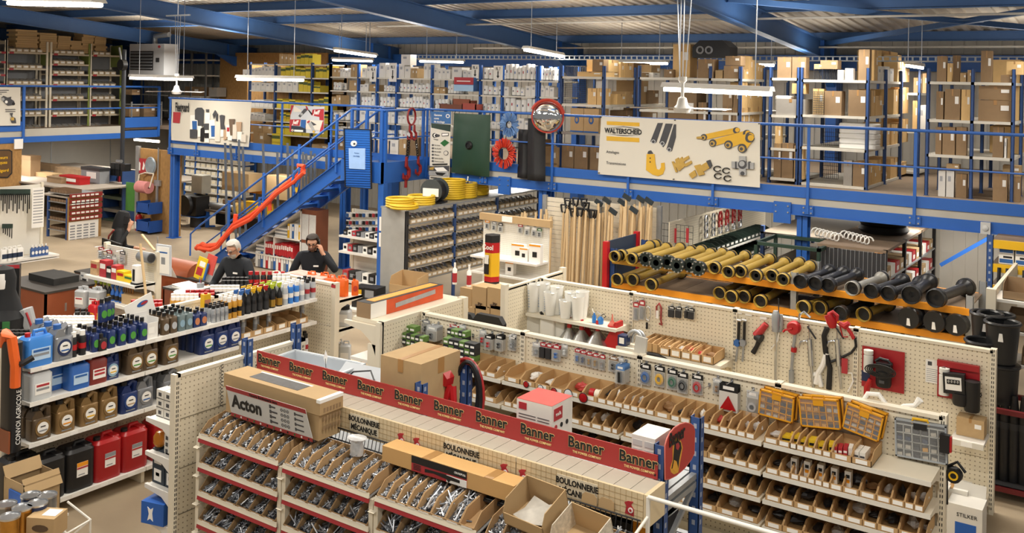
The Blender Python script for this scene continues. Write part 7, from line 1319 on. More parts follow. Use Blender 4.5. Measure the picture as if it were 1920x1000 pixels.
# -- people
SKIN=M('skin','C69478',.55,var=.04)
def person(label,loc,rz,lean,headtilt,arms,top,trous,hair,height=1.76,beard=None,phone=None,glasses=False,hood=False):
 """one continuous body grown over a jointed skeleton; arms: (elbow, wrist, finger direction, curl) per side in body space, facing -Y"""
 k=height/1.76;t=T('person',label,'person',loc,rz);V=[];E=[];R_=[]
 def a(p,r,q=None):
  V.append(Vector(p)*k);R_.append(r*k);i=len(V)-1
  if q is not None:E.append((q,i))
  return i
 c,s_=math.cos(lean),math.sin(lean)
 B_=lambda x,y,z:(x,(y)*c-(z-.95)*s_,.95+(z-.95)*c+y*s_)
 pel=a((0,0,.95),.155);sp=a(B_(0,0,1.15),.17,pel);ch=a(B_(0,.01,1.36),.18,sp);nb=a(B_(0,.01,1.49),.07,ch)
 h0=Vector(B_(0,.0,1.55));hr=Matrix.Rotation(headtilt,3,'X');H=lambda x,y,z:tuple(h0+hr@Vector((x,y,z)))
 n1=a(H(0,0,0),.058,nb);j=a(H(0,-.02,.06),.078,n1);sk=a(H(0,0,.13),.098,j);a(H(0,.0,.185),.07,sk)
 for s in(-1,1):
  hp=a((s*.1,0,.88),.105,pel);kn=a((s*.11,-.02,.5),.065,hp);an=a((s*.11,.02,.09),.045,kn);a((s*.12,-.13,.04),.038,an)
  sh=a(B_(s*.205,0,1.42),.085,ch);el,wr,fd,curl=arms[0 if s<0 else 1]
  ei=a(el,.058,sh);wi=a(wr,.031,ei);w=Vector(wr);d=(Vector(fd)).normalized();sd=d.cross(Vector((0,0,1)))
  sd=sd.normalized()if sd.length>.1 else Vector((1,0,0));up=sd.cross(d)
  pm=a(w+d*.055,.034,wi)
  for f in range(4):
   o=sd*(f-1.5)*.021;l=(.072,.084,.078,.06)[f];b1=a(w+d*.085+o,.0115,pm);b2=a(w+d*(.085+l*.5)+o-up*curl*.02,.0105,b1);a(w+d*(.085+l*(1-.35*curl))+o-up*curl*.055,.009,b2)
  th=a(w+d*.05-sd*s*.035,.013,pm);a(w+d*.1-sd*s*.055-up*curl*.02,.0105,th)
 me=bpy.data.meshes.new('body');me.from_pydata([tuple(v)for v in V],E,[]);ob=bpy.data.objects.new('body',me);COL.objects.link(ob)
 md=ob.modifiers.new('skin','SKIN');md.use_smooth_shade=True
 for i,sv in enumerate(me.skin_vertices[0].data):sv.radius=(R_[i],R_[i]*(.72 if i in(0,1,2)else 1));sv.use_root=(i==0)
 ob.modifiers.new('smooth','SUBSURF').levels=2
 dg=bpy.context.evaluated_depsgraph_get();bm_=bpy.data.meshes.new_from_object(ob.evaluated_get(dg));bpy.data.objects.remove(ob)
 bm_.materials.clear()
 for m in(SKIN,top,trous,BLACK):bm_.materials.append(m)
 wrs=[(Vector(x[1])*k,Vector(x[2]).normalized())for x in arms];nz=Vector(H(0,0,.0))*k
 for p in bm_.polygons:
  q=p.center;mi=1
  if q.z<.1*k:mi=3
  elif q.z<.96*k and abs(q.x)<.25*k and q.y>-.26:mi=2
  if(q-nz).dot(hr@Vector((0,0,1)))>-.008*k and(q-nz).length<.32*k and abs(q.x)<.13*k:mi=0
  for wr,fd in wrs:
   h=(q-wr).dot(fd);lt=(q-wr-fd*h).length
   if-.05*k<h<.24*k and lt<(.075 if h>.02 else .05)*k:mi=0
  p.material_index=mi;p.use_smooth=True
 O('body',bm_,t)
 def hp_(name,mb,lab=None):mb.v=[tuple((h0+hr@Vector(v))*k)for v in mb.v];return O(name,mb,t,label=lab)
 hb=La([(.098,.07),(.109,.12),(.106,.17),(.085,.215),(.05,.238),(0,.245)],hair,(0,.016,0),n=18)
 hb.v=[(x,y if y>-.03 or z>.17 else y*.25,z)for x,y,z in hb.v]
 if not hood:hp_('hair',hb)
 else:hp_('hood',La([(.13,-.1),(.135,.05),(.125,.16),(.09,.225),(0,.25)],hair,(0,.03,0),n=18))
 hp_('nose',Tu([(0,-.088,.125),(0,-.116,.09),(0,-.1,.082)],[.008,.015,.011],SKIN,8))
 hp_('mouth',Tu([(-.026,-.093,.05),(0,-.1,.052),(.026,-.093,.05)],.005,M('lips','9B5B50',.5),6))
 for s in(-1,1):hp_('ear',La([(0,-.008),(.022,-.008),(.026,.0),(.02,.008),(0,.01)],SKIN,(s*.1,.005,.11),10,'X',sy=1.3));hp_('eye',La([(0,-.004),(.009,-.002),(.011,.004)],MARK,(s*.036,-.093,.122),8,'Y'));hp_('eyebrow',Tu([(s*.018,-.1,.142),(s*.052,-.09,.145)],.006,hair,5))
 if beard:hp_('beard',La([(.0,-.045),(.035,-.02),(.058,.02),(.062,.055),(.05,.062),(0,.06)],beard,(0,-.048,0),n=14,sy=.85))
 if glasses:hp_('glasses',Tu([(x,-.105,.122+.018*math.sin(a_))for x,a_ in[(-.036+.022*math.cos(a_),a_)for a_ in[2*PI*i/12 for i in range(12)]]],.003,MARK,4,closed=True).tube([(.036+.022*math.cos(a_),-.105,.122+.018*math.sin(a_))for a_ in[2*PI*i/12 for i in range(12)]],.003,MARK,4,closed=True).cyl((-.014,-.107,.125),(.014,-.107,.125),.003,MARK,4).cyl((-.058,-.1,.125),(-.1,.0,.125),.003,MARK,4).cyl((.058,-.1,.125),(.1,.0,.125),.003,MARK,4))
 O('collar',Tu([tuple(Vector(B_(.075*math.cos(a_),.01+.07*math.sin(a_),1.485))*k)for a_ in[2*PI*i/14 for i in range(14)]],.016*k,top,6,closed=True),t)
 if phone is not None:q=(h0+hr@Vector(phone))*k;O('phone',MB().bx(q.x,q.y,q.z,.012,.07,.14,BLACK,rx=.3),t)
 return t,lambda p:Vector(B_(*p))*k
FLC=M('dark navy fleece','1C2026',.9,var=.12,scale=20);JEAN=M('dark trousers','23262C',.8);GHAIR=M('grey white hair','B9B4AC',.8,var=.1,scale=40);DHAIR=M('dark hair','2A211B',.7,var=.1)
q1=Vector((-11.38,9.55,0))
t,bf=person('grey haired bearded man in glasses and dark fleece reading papers at the counter',q1,.15,.22,.5,(((-.36,-.18,1.08),(-.24,-.44,1.08),(.3,-1,-.1),.5),((.38,-.14,1.1),(.26,-.42,1.09),(-.5,-1,-.1),.5)),FLC,JEAN,GHAIR,1.78,GHAIR,None,True)
p=bf((.07,-.13,1.32));O('chest_badge',Bx(-.04,.04,-.006,.004,-.012,.012,PAPER),t,p)
q2=Vector((-11.05,10.72,0));t,bf=person('dark haired man in glasses and navy fleece talking on a mobile phone',q2,.6,.15,.42,(((-.34,-.1,1.12),(-.2,-.36,1.06),(.5,-1,0),.6),((.4,-.2,1.2),(.165,-.2,1.5),(-.25,.1,1),1.0)),FLC,JEAN,DHAIR,1.74,M('stubble','6E5648',.7),(.115,-.03,.1),True)
p=bf((.07,-.13,1.3));O('chest_badge',Bx(-.04,.04,-.006,.004,-.012,.012,PAPER),t,p)
q3=Vector((-15.4,10.0,0));t,bf=person('hooded man in black seen from behind holding a phone to his ear',q3,2.5,.3,.25,(((-.36,-.1,1.15),(-.15,-.3,1.46),(.1,-.1,1),1.0),((.34,-.2,1.05),(.2,-.42,1.05),(-.3,-1,0),.5)),HOOD,JEAN,HOOD,1.76,None,(-.12,-.03,.1),False,True)
p=bf((0,.13,1.3));O('strap',Tu([tuple(bf((-.16,.1,1.44))),tuple(bf((-.05,.15,1.3))),tuple(bf((.12,.12,1.1)))],.018,M('red grey strap','A4433F'),6),t)
# -- LEFT MEZZANINE STORES, WORKSHOP, LEFT WALL
XS=-28.0;CL=(0,0,3.572)
LBIN=M('cream bin','C9B595',.7,var=.05,rnd=.08)
def lbin_kit():return[('bin',bin_mb(.19,.3,.13,.09,LBIN)),('label',Bx(-.06,.06,-.004,0,.02,.07,PAPER)),('content',MB().bx(0,.15,.09,.16,.2,.1,M('silver parts','A9A7A2',.4,metal=.4,var=.4,scale=20),rx=.3))]
bays=[('first',-2,48,[345,410,497,560]),('second',52,325,[350,458,565,665,770,875]),('third',350,608,[362,430,497,565,665,768,868]),('fourth',616,820,[370,500,580,665,765,860])]
cnt=[[2,2,2,2],[8,8,9,6,5,7],[5,9,8,8,10,9,8],[3,8,8,9,7,2]]
for bi,(bn_,p0,p1,ys)in enumerate(bays):
 y0,y1=yx(p0/3.572,XS,100),yx(p1/3.572,XS,100);t=T('bin_rack','tall cream steel bin rack on the left mezzanine, %s bay from left'%bn_,'rack',(0,0,0))
 for y in(y0,y1):
  m=CREAM if bi<2 else M('green rack steel','8C9A4E',.5,var=.1)
  O('post',Bx(XS-.04,XS+.0,y-.06,y-.0,2.52,5.12,m if y==y1 else CREAM).box(XS-.62,XS-.58,y-.06,y-.0,2.52,5.12,CREAM).box(XS-.58,XS-.04,y-.04,y-.03,4.4 if bi>1 else 5.0,5.1,m),t)
 for i,yp in enumerate(ys):
  z=at((p0+p1)/2/3.572,yp/3.572,X=XS).z;O('shelf',Bx(XS-.6,XS,y0,y1-.06,z-.05,z,M('shelf cream dull','C4B69C',.5)),t);O('red_ticket',Bx(XS,XS+.004,y0+.05,y0+.18,z-.06,z+.0,RED),t)
  n=cnt[bi][i];w=.205
  for j in range(n):
   y=y0+.14+w*j
   if y<y1-.15:put('lbin',lbin_kit,'stock_bin','cream stock bin, %s from left, %s shelf, %s left mezzanine rack'%(ORD[j],ORD[i],bn_),'bin',(XS+.0,y,z+.002),PI/2,'stock bins on the left mezzanine')
 O('back_panel',Bx(XS-.66,XS-.64,y0,y1,2.52,5.05,M('grey back sheet','7E8083',.5,var=.1)),t)
FLATC=M('flat carton','C2A273',.8,var=.06,rnd=.1)
flat=Bx(-.5,.5,0,1,0,1,FLATC).mesh('flat_carton')
for i,(p0,p1,yt,yb)in enumerate(((28,70,56,88),(73,106,61,93),(107,131,64,95),(131,152,73,95),(152,175,62,92),(176,198,67,92))):
 z0=at(60,97,X=XS).z;zt=at((p0+p1)/2,yt,X=XS-.1).z;n=max(4,int((zt-z0)/.065));a,b_=yx(p0,XS-.1,80),yx(p1,XS-.1,80)
 for j in range(n):o=O('flat_carton',flat,None,(XS-.05+random.uniform(-.02,.02),(a+b_)/2+random.uniform(-.03,.03),z0+.003+j*.065),(0,0,PI/2),'flat brown carton, %s from bottom, %s pile on the left mezzanine rack'%(ORD[j],ORD[i]),'box','flat cartons on top of the left racks');o.scale=((b_-a)*.97,.5,.062)
q=at(242,150,Y=18.2);q2=at(308,82,Y=18.2);t=T('fan_heater','grey hanging fan heater with dark louvres by the left racks','heater',q);w,h=q2.x-q.x,q2.z-q.z;HG=M('heater grey','B4B6B8',.45,var=.04)
O('case',Bx(0,w,0,.5,0,h,HG),t);O('louvre_frame',Bx(w*.03,w*.7,-.01,0,h*.28,h*.8,DARK),t)
for k in range(6):O('louvre',MB().bx(w*.36,-.02,h*(.33+.085*k),w*.64,.05,.012,GREY,rx=.5),t)
O('control',Bx(w*.77,w*.87,-.006,0,h*.5,h*.62,DARK),t);O('badge',La([(0,-.005),(.07,-.005),(.07,0)],RED,(w*.86,0,h*.92),12,'Y',sy=.6),t)
for x in(.05,w-.05):O('hanger',Cy((x,.25,h),(x,.25,h+.7),.012,STEEL,6),t)
O('flue',Tu([(w*.5,.3,h),(w*.5,.3,h+.25),(w*.9,.3,h+.3)],.08,GALV,10),t)
YV=16.3;q=at(230,250,Y=YV);t=T('service_pipe','dark upright pipe with fittings before the left racks','pipe',(q.x,YV,0));O('pipe',Cy((0,0,0),(0,0,4.9),.06,M('dark pipe','33363C',.4)),t);O('valve',Tu([(-.15,-.06,at(226,302,Y=YV).z),(.06,-.06,at(226,302,Y=YV).z)],.05,STEEL,8),t);O('red_clip',Bx(-.05,.03,-.1,-.06,at(229,345,Y=YV).z,at(229,322,Y=YV).z,RED),t);z=at(236,122,Y=YV).z;O('reel',La([(.0,-.2),(.16,-.2),(.16,-.06),(0,-.06)],BLACK,(.12,0,z),14,'Y'),t);O('brace',Cy((-.4,.1,4.95),(-.02,0,4.2),.03,GALV),t)
t=rack('grey open rack deep behind the left end of the mezzanine',[-31.3,-29.6,-28.4,-27.6],21.4,22.4,[2.9,3.45,4.2,4.75],z0=2.52,z1=5.0,mat=GALV)
for i,(p0,p1,yt,k)in enumerate(((318,345,158,'d'),(350,372,160,'c'),(310,330,192,'d'),(385,400,110,'g'),(340,368,130,'d'),(402,411,172,'c'))):carton(k,xy(p0,21.45),xy(p1,21.45),21.45,(2.9,2.9,2.53,3.45,3.45,2.9)[i]+.003,min((2.9,2.9,2.53,3.45,3.45,2.9)[i]+.32,at(p0,yt,Y=21.45).z),.4,'%s, %s from the left on the grey rack deep behind'%(KITS[k][2],ORD[i]))
for i,(p0,p1,yt)in enumerate(((243,262,200),(270,292,197),(247,262,168))):y0,y1=yx(p0,-27.2,200),yx(p1,-27.2,200);z=at(p0,219 if i<2 else 178,X=-27.2).z;carton_x('d',y0,y1,-27.2,max(2.53,z),at(p0,yt,X=-27.2).z,.4,'dull carton on the mezzanine below the fan heater, %s of three'%ORD[i])
t=T('low_shelf','grey two level shelf below the fan heater','shelf',(0,0,0))
for z in(2.72,3.22):O('board',Bx(-27.75,-27.15,yx(240,-27.2),yx(296,-27.2),z-.03,z,GALV),t)
for p_ in(240,296):O('leg',Bx(-27.2,-27.16,yx(p_,-27.2)-.02,yx(p_,-27.2)+.02,2.5,3.3,GALV),t)
# -- ground floor left: OSB sign wall, peg wall
t=S('wall_osb_left',Bx(-26.75,-26.7,10.5,at(40,320,X=-26.7).y,.0,2.16,OSB))
t=T('carved_sign','dark wooden plaque with yellow carved letters on the left OSB wall','sign',tuple(at(0,305,X=-26.66)));s=Sheet(t,0,250,4,X=-26.68)
s.poly([(-150,125),(70,122),(92,135),(92,300),(60,335),(-150,335)],MARK,'plaque_edge');s.poly([(-150,133),(66,130),(84,141),(84,295),(55,327),(-150,327)],M('plaque brown','5E4322',.6,var=.1),'plaque')
for y,st in((183,'teurs'),(220,'ques'),(280,'rigord')):s.text(25,y,st,22,YEL,bold=.02)
o=O('lamp_box',Bx(0,.04,-.12,.12,-.14,.14,PAPER),None,tuple(at(34,270,X=-26.69)),label='small white sensor box at the top of the left OSB wall',cat='sensor')
XPG=-21.0;t=T('gondola_shelving','white pegboard wall of hanging black springs at the far left','shelving',(0,0,0));y1=yx(78,XPG,400);y0=y1-1.5
O('peg_panel',Bx(-.75,.75,0,.02,.1,1.66,MATS['white pegboard']),t,(XPG,(y0+y1)/2,0),(0,0,PI/2));O('post',Bx(XPG-.04,XPG+.02,y1-.03,y1+.03,0,1.7,CREAM),t)
for z in(at(40,485,X=XPG+.3).z,.02):O('shelf',Bx(XPG,XPG+.42,y0,y1+.2,z-.04,z,WHITE),t);O('base_panel',Bx(XPG,XPG+.02,y0,y1,0,max(.05,z-.04),CREAM),t)
for i in range(15):
 px=2+i*3.8;l=(14,34,20,38,30)[i%5];q=at(px,355,X=XPG+.08);h=abs(q.z-at(px,362+l,X=XPG+.08).z);t=T('gas_spring','black gas spring on a green card, %s from left on the far left pegboard'%ORD[i],'gas spring',q,PI/2,'gas springs on the far left pegboard');O('card',Bx(-.025,.025,0,.004,-.13,0,M('green black card','22382F',.5)),t);O('rod',Cy((0,-.01,-.1),(0,-.01,-h),.012,BLACK,6),t)
for i in range(5):q=at(6+4*i,420,X=XPG+.08);t=T('gas_spring','short black spring card, %s of five in the lower group'%ORD[i],'gas spring',q,PI/2);O('card',Bx(-.025,.025,0,.004,-.1,0,M('green black card')),t);O('rod',Cy((0,-.01,-.1),(0,-.01,-.2-.03*i),.01,BLACK,6),t)
q=at(72,352,X=XPG+.2);t=T('price_list','tall white printed list hanging at the pegboard corner','sheet',q,PI/2);O('paper',Bx(-.14,.14,0,.005,-.9,0,PAPER),t)
for k in range(12):O('line_of_print',Bx(-.11,.11,-.002,0,-.08-.065*k,-.06-.065*k,GREY),t)
zb=at(40,485,X=XPG+.3).z
for i in range(4):put('coolw',jkit(.2,.14,.3,PAPER,PAPER,M('dark blue print','22334F',.5,var=.3),()),'jerrycan','white can with dark label on the far left shelf, %s of four'%ORD[i],'jerrycan',(XPG+.3,yx(6+9*i,XPG+.3),zb+.002),PI/2,'white cans on the far left shelf')
for i in range(5):put('coolb',litre(M('blue white bottle','3E5E96',.4,var=.3),PAPER,PAPER,.26),'oil_bottle','blue and white bottle on the far left shelf, %s of five'%ORD[i],'bottle',(XPG+.3,yx(60+6.5*i,XPG+.3),zb+.002),PI/2,'blue and white bottles')
# -- brown parts rack with red drawer block on its end
XE,YE=-22.6,13.42;ztop=at(130,372,X=XE).z;xw=xy(89,YE,400)
t=T('bin_rack','dark blue rack of brown parts bins at the far left','rack',(0,0,0));
for x in(xw,XE):O('upright',Bx(x-.03,x+.03,YE,YE+.05,0,ztop,BLUE_D).box(x-.03,x+.03,YE+.8,YE+.85,0,ztop,BLUE_D),t)
O('top_board',Bx(xw-.3,XE+.02,YE,YE+1.0,ztop,ztop+.04,M('pale top board','A0968A',.7)).box(-30.9,XE-1.0,YE+1.0,YE+5.2,ztop,ztop+.04,M('pale top board')),t)
for i,yp in enumerate((364,381,398,416,434,450,468,487)):
 z=at(120,yp,Y=YE).z
 if z<.05:break
 O('shelf',Bx(xw,XE,YE,YE+.8,z-.02,z,GALV),t)
 for j in range(6):
  w=(XE-xw-.1)/6;picking_bin(w*.96,.4,.09,.07,(xw+.07+w*(j+.5),YE+.02,z+.002),'brown parts bin, %s from left, %s row, far left rack'%(ORD[j],ORD[i]),'bins of the far left rack',M('dull brown bin','7C634B',.8,var=.1),tag=False,name='parts_bin')
ye=yx(187,XE,400);t=T('drawer_block','OSB end panel with red drawer block and posted price lists','drawers',(XE+.04,YE,0));O('panel',Bx(0,.03,0,ye-YE,.0,ztop+.02,OSB),t)
for i in range(5):
 z=at(160,363+10.5*i,X=XE+.1).z;O('drawer_row',Bx(.03,.1,.03,ye-YE-.02,z-.085,z+.01,M('drawer red','8A2A24',.45)),t)
 for j in range(6):O('drawer_label',Bx(.1,.104,.06+.125*j,.15+.125*j,z-.06,z-.015,PAPER),t)
for j in range(6):O('paper_slip',Bx(.03,.1,.05+.125*j,.15+.125*j,ztop-.16,ztop-.09,PAPER),t)
z0,z1=at(150,468,X=XE).z,at(150,414,X=XE).z;O('price_list',Bx(.03,.036,.02,ye-YE-.08,z0,z1,PAPER),t)
for k in range(4):
 for r in range(9):O('line_of_print',Bx(.036,.038,.06+.18*k,.19+.18*k,z1-.12-.07*r,z1-.085-.07*r,GREY),t)
for i,(p0,p1,yt,m,nm)in enumerate(((40,57,291,CARD_D,'tall brown carton'),(58,95,305,CARD_D,'open brown carton'),(60,98,322,CARD,'flat brown carton'),(100,150,312,M('crumpled sack','A58B6C',.8,var=.25),'crumpled brown sack'),(88,115,330,CARD_D,'small brown carton'),(112,150,328,REDP,'red lidded box'),(152,187,312,GREY,'grey tool box'),(190,202,320,CARD_D,'carton behind the tool box'))):
 yy=at((p0+p1)/2,(330,318,332,330,343,345,343,335)[i],Z=ztop+.042).y;x0,x1=xy(p0,yy,330),xy(p1,yy,330);zt=at(p0,yt,Y=yy).z;t=T('box' if 0 else 'storage_box','%s on the top board of the far left rack'%nm,'box',((x0+x1)/2,yy,ztop+.042));w=x1-x0;h=max(.1,zt-ztop-.04);O('body',Bx(-w/2,w/2,0,.3,0,h*.8,m),t);O('lid',Bx(-w/2-.01,w/2+.01,-.01,.31,h*.8,h,m if i!=6 else DARK),t)
 if i in(5,6):O('label',Bx(-w*.2,w*.3,-.006,0,h*.3,h*.7,PAPER),t)
q=at(193,430,Y=15.9);q2=at(229,322,Y=15.9);t=T('tray_cabinet','dark blue cabinet of grey trays behind the far left rack','cabinet',(q.x,15.9,0));w=q2.x-q.x;O('side',Bx(-.05,0,0,.5,0,q2.z,BLUE_D),t);O('side',Bx(w,w+.05,0,.5,0,q2.z,BLUE_D),t);O('back',Bx(0,w,.48,.5,0,q2.z,DARK),t)
for k,yp in enumerate((345,368,392,412)):z=at(210,yp,Y=15.9).z;O('tray',Bx(0,w,0,.45,z-.09,z,(GALV,M('grey green tray','5E7468',.5))[k%2]),t)
for i,px in enumerate((203,212,222)):pbox('black_part','black filter housing on the tray cabinet, %s of three'%ORD[i],xy(px,15.95),xy(px+8,15.95),15.95,.2,q2.z-.15,.35,BLACK)
pbox('green_board','green tool board beside the hooded man',xy(233,15.75),xy(251,15.75),15.75,.03,at(240,395,Y=15.75).z,at(240,342,Y=15.75).z-at(240,395,Y=15.75).z,M('green board','4E8A3E',.6))
YO=15.6;S('wall_osb_workshop',Bx(xy(257,YO),-21.05,YO,YO+.05,0,2.2,OSB));S('trim_81',Bx(xy(253,YO),xy(259,YO),YO-.05,YO+.02,0,2.25,GALV))
def wq(px,py,n,lab,cat):q=at(px,py,Y=YO-.02);return T(n,lab,cat,q),q
t,q=wq(266,440,'fire_extinguisher','red fire extinguisher standing by the OSB wall','extinguisher');h=.62;O('cylinder',La([(.085,0),(.09,.02),(.09,h*.78),(.06,h*.88),(.02,h*.92)],REDP,(0,-.1,0),16),t);O('valve',Bx(-.03,.03,-.13,-.07,h*.9,h,BLACK),t);O('hose',Tu([(.02,-.12,h*.96),(.06,-.12,h*1.15),(.0,-.1,h*1.35),(-.02,-.1,h*1.0)],.014,BLACK,6),t);O('label',Bx(-.05,.05,-.195,-.185,h*.3,h*.6,PAPER),t)
t,q=wq(266,311,'fire_sign','red fire extinguisher sign on the OSB wall','sign');O('board',Bx(-.2,.2,-.01,0,-.2,.2,RED),t);O('pictogram',Pr([(-.13,-.13),(-.05,-.13),(-.05,.06),(-.08,.1),(-.1,.1),(-.13,.06)],-.014,-.01,PAPER,'Y'),t);O('flame',Pr([(.03,-.1),(.12,-.1),(.15,.02),(.08,.12),(.07,.02)],-.014,-.01,PAPER,'Y'),t)
t,q=wq(284,311,'round_gauge','round silver blue dial on the OSB wall','dial');O('dial',La([(0,-.06),(.2,-.05),(.22,0)],M('dial blue','9FB4C6',.2,metal=.4,var=.2),n=20,axis='Y'),t);O('rim',Tu([(.22*math.cos(a),-.02,.22*math.sin(a))for a in[2*PI*i/20 for i in range(20)]],.025,GALV,6,closed=True),t)
t,q=wq(283,350,'paper_roll_holder','pink paper roll in a cream wire holder on the OSB wall','paper roll');O('roll',La([(.03,-.24),(.16,-.24),(.16,.2),(.03,.2),(.03,-.24)],M('pink paper','D58C8A',.8),(0,-.2,0),16,'X'),t);O('wire_frame',Tu([(-.3,-.2,0),(-.38,-.1,.3),(-.2,-.05,.36),(.18,-.05,.36),(.22,-.2,0)],.02,CREAM,6),t)
t,q=wq(297,345,'hand_tool','silver tool and switch box on the OSB wall','tool');O('switch',Bx(-.12,.12,-.06,0,-.05,.1,GALV),t);O('tool',Tu([(.02,-.05,-.05),(.02,-.05,-.5)],.04,STEEL,8),t);O('conduit',Cy((0,-.02,.1),(0,-.02,2.0-q.z+.25),.02,GALV,6),t)
for i,py in enumerate((398,432)):t,q=wq(292,py,'storage_bin','%s blue open plastic bin on the blue column'%('upper','lower')[i],'bin');b=Pr([(-.22,0),(.22,0),(.28,.28),(-.28,.28)],-.4,-.38,M('blue bin plastic','1F4F9C',.4),'Y');O('front',b,t);O('side',Bx(-.28,-.24,-.4,0,.0,.3,M('blue bin plastic')),t);O('side',Bx(.24,.28,-.4,0,.0,.3,M('blue bin plastic')),t);O('base',Bx(-.24,.24,-.4,0,0,.03,M('blue bin plastic')),t)
t,q=wq(278,264,'strip_lamp','short lit strip lamp over the OSB wall','lamp');O('tube',Bx(-.5,.5,-.1,-.03,-.02,.03,TUBE),t);O('base',Bx(-.52,.52,-.03,0,-.03,.04,WHITE),t)
YWk=19.8;t=rack('white shelving of small bins at the back of the workshop',[xy(342,YWk),xy(362,YWk),xy(405,YWk),xy(452,YWk)],YWk,YWk+.5,[at(400,y,Y=YWk).z for y in(303,316,330,346,362,378)],z0=0,z1=2.15,mat=BLUE)
for i,y in enumerate((303,316,330,346,362,378)):
 z=at(400,y,Y=YWk).z
 for j in range(11):put('wbin',lambda:[('bin',Bx(-.1,.1,0,.3,0,.12,M('white bin','E0D9C8',.6,var=.05))),('label',Bx(-.06,.06,-.004,0,.03,.08,(RED if 0 else M('cream label','F2E4C0',.6))))],'stock_bin','white stock bin, %s from left, %s shelf, workshop back'%(ORD[j],ORD[i]),'bin',(xy(346+10*j,YWk),YWk+.02,z+.002),0,'white stock bins in the workshop')
q=at(348,470,Y=16.6);t=T('crimping_machine','blue workshop press with black round head under the deck','machine',(q.x,16.6,0));zt=at(348,405,Y=16.6).z;O('cabinet',Bx(-.5,.5,0,.6,max(.3,zt-.28),zt,BLUE),t)
for x in(-.48,.36):O('leg',Bx(x,x+.12,0,.12,0,zt-.28,BLUE),t);O('leg',Bx(x,x+.12,.48,.6,0,zt-.28,BLUE),t)
O('name_plate',Bx(-.42,.1,-.01,0,zt-.2,zt-.06,PAPER),t);word('pressure',.09,MARK,t,(-.16,-.013,zt-.13));O('head',La([(.1,-.1),(.28,-.1),(.3,0),(.28,.45),(0,.45)],BLACK,(-.0,0,zt+.3),18,'Y'),t);O('head_block',Bx(0,.4,.0,.45,zt+.03,zt+.55,BLACK),t);O('side_box',Bx(-.2,.25,.3,.6,zt+.6,zt+1.1,M('pale machine box','A9A79C',.6)),t);O('motor',La([(.2,0),(.2,.4),(0,.42)],DARK,(.1,.3,.0),14),t)
t=T('work_table','dark workbench with shafts and tools under the deck','table',(0,0,0));YT=16.9;x0,x1=xy(378,YT),xy(520,YT);zt=at(400,395,Y=YT).z;O('top',Bx(x0,x1,YT,YT+.9,zt-.05,zt,M('bench top','5A5046',.6)),t)
for x in(x0+.05,x1-.1):O('leg',Bx(x,x+.08,YT+.05,YT+.13,0,zt-.05,BLUE),t);O('leg',Bx(x,x+.08,YT+.75,YT+.83,0,zt-.05,BLUE),t)
O('front_panel',Bx(x0+.05,x1-.05,YT+.4,YT+.42,.05,zt-.05,BLACK),t);O('yellow_edge',Bx(x0+.8,x1,YT+.86,YT+.9,zt+.45,zt+.55,ORANGE),t)
pbox('carton','brown carton on the workbench beam under the deck',xy(413,YT+.3),xy(463,YT+.3),YT+.3,.5,zt+.56,.48,CARD,0);pbox('carton','second brown carton low on the workbench',xy(415,YT+.2),xy(448,YT+.2),YT+.2,.3,zt+.002,.3,CARD_D,0);pbox('carton','large brown carton behind the leaning profiles',xy(497,YT+.4),xy(548,YT+.4),YT+.4,.5,zt+.45,.62,CARD,0)
t=T('shaft','metal shaft with brass joint lying on the workbench','shaft',(xy(420,YT),YT+.2,zt+.1));O('tube',Cy((-.9,0,0),(.2,0,0),.08,GALV,10),t);O('joint',La([(.06,.2),(.18,.25),(.14,.35),(.2,.45),(.0,.5)],PGOLD,n=12,axis='X'),t)
pbox('yellow_case','yellow machine box on the workbench',xy(456,YT+.1),xy(476,YT+.1),YT+.1,.2,zt+.002,.35,YEL);pbox('yellow_case','second yellow box further along the bench',xy(480,YT+.3),xy(500,YT+.3),YT+.3,.2,zt+.002,.3,YEL)
for i,(p0,p1,y0_,y1_)in enumerate(((422,428,268,380),(432,446,270,400),(448,452,262,385),(455,464,275,390),(493,503,270,398),(520,524,285,400),(539,545,268,398),(548,552,280,395),(568,571,285,370),(574,577,288,362),(583,586,283,350),(590,593,288,350),(612,616,290,340))):
 a,b_=at(p0,y0_,Y=15.05),at(p1,y1_,Y=14.95);O('steel_profile',MB().bar((a.x,15.05,a.z),(b_.x,14.95,0.02),.05,.03,M('dull steel profile','6E747B',.45,metal=.4)),None,label='grey steel profile leaning upright behind the stairs, %s from left'%ORD[i],cat='profile',group='profiles behind the stairs')
YBk=14.15;BW=M('white laminate','E6E3DC',.5,var=.02);B3=lambda px,py:(at(px,py,Y=YBk).x,at(px,py,Y=YBk).z)
t=T('bookcase','white triangular bookcase fitted below the staircase','bookcase',(0,0,0));xl,xr=B3(455,470)[0],B3(565,400)[0];zr=B3(565,392)[1]
O('side',Bx(xr-.03,xr,YBk,YBk+.35,0,zr,BW),t);O('back',Pr([(xl,0),(xr,0),(xr,zr),(xl+.1,.35)],YBk+.33,YBk+.35,BW,'Y'),t);O('sloping_top',Pr([(xl,.28),(xl,.32),(xr,zr),(xr,zr-.04)],YBk,YBk+.35,BW,'Y'),t);zs=[B3(540,y)[1]for y in(447,485)];
for i,z in enumerate(zs):O('shelf',Bx(xl+(.75 if i==0 else .1),xr,YBk,YBk+.34,z-.03,z,BW),t)
for p_ in(495,512):O('divider',Bx(B3(p_,470)[0],B3(p_,470)[0]+.02,YBk,YBk+.33,zs[1],zs[0],BW),t)
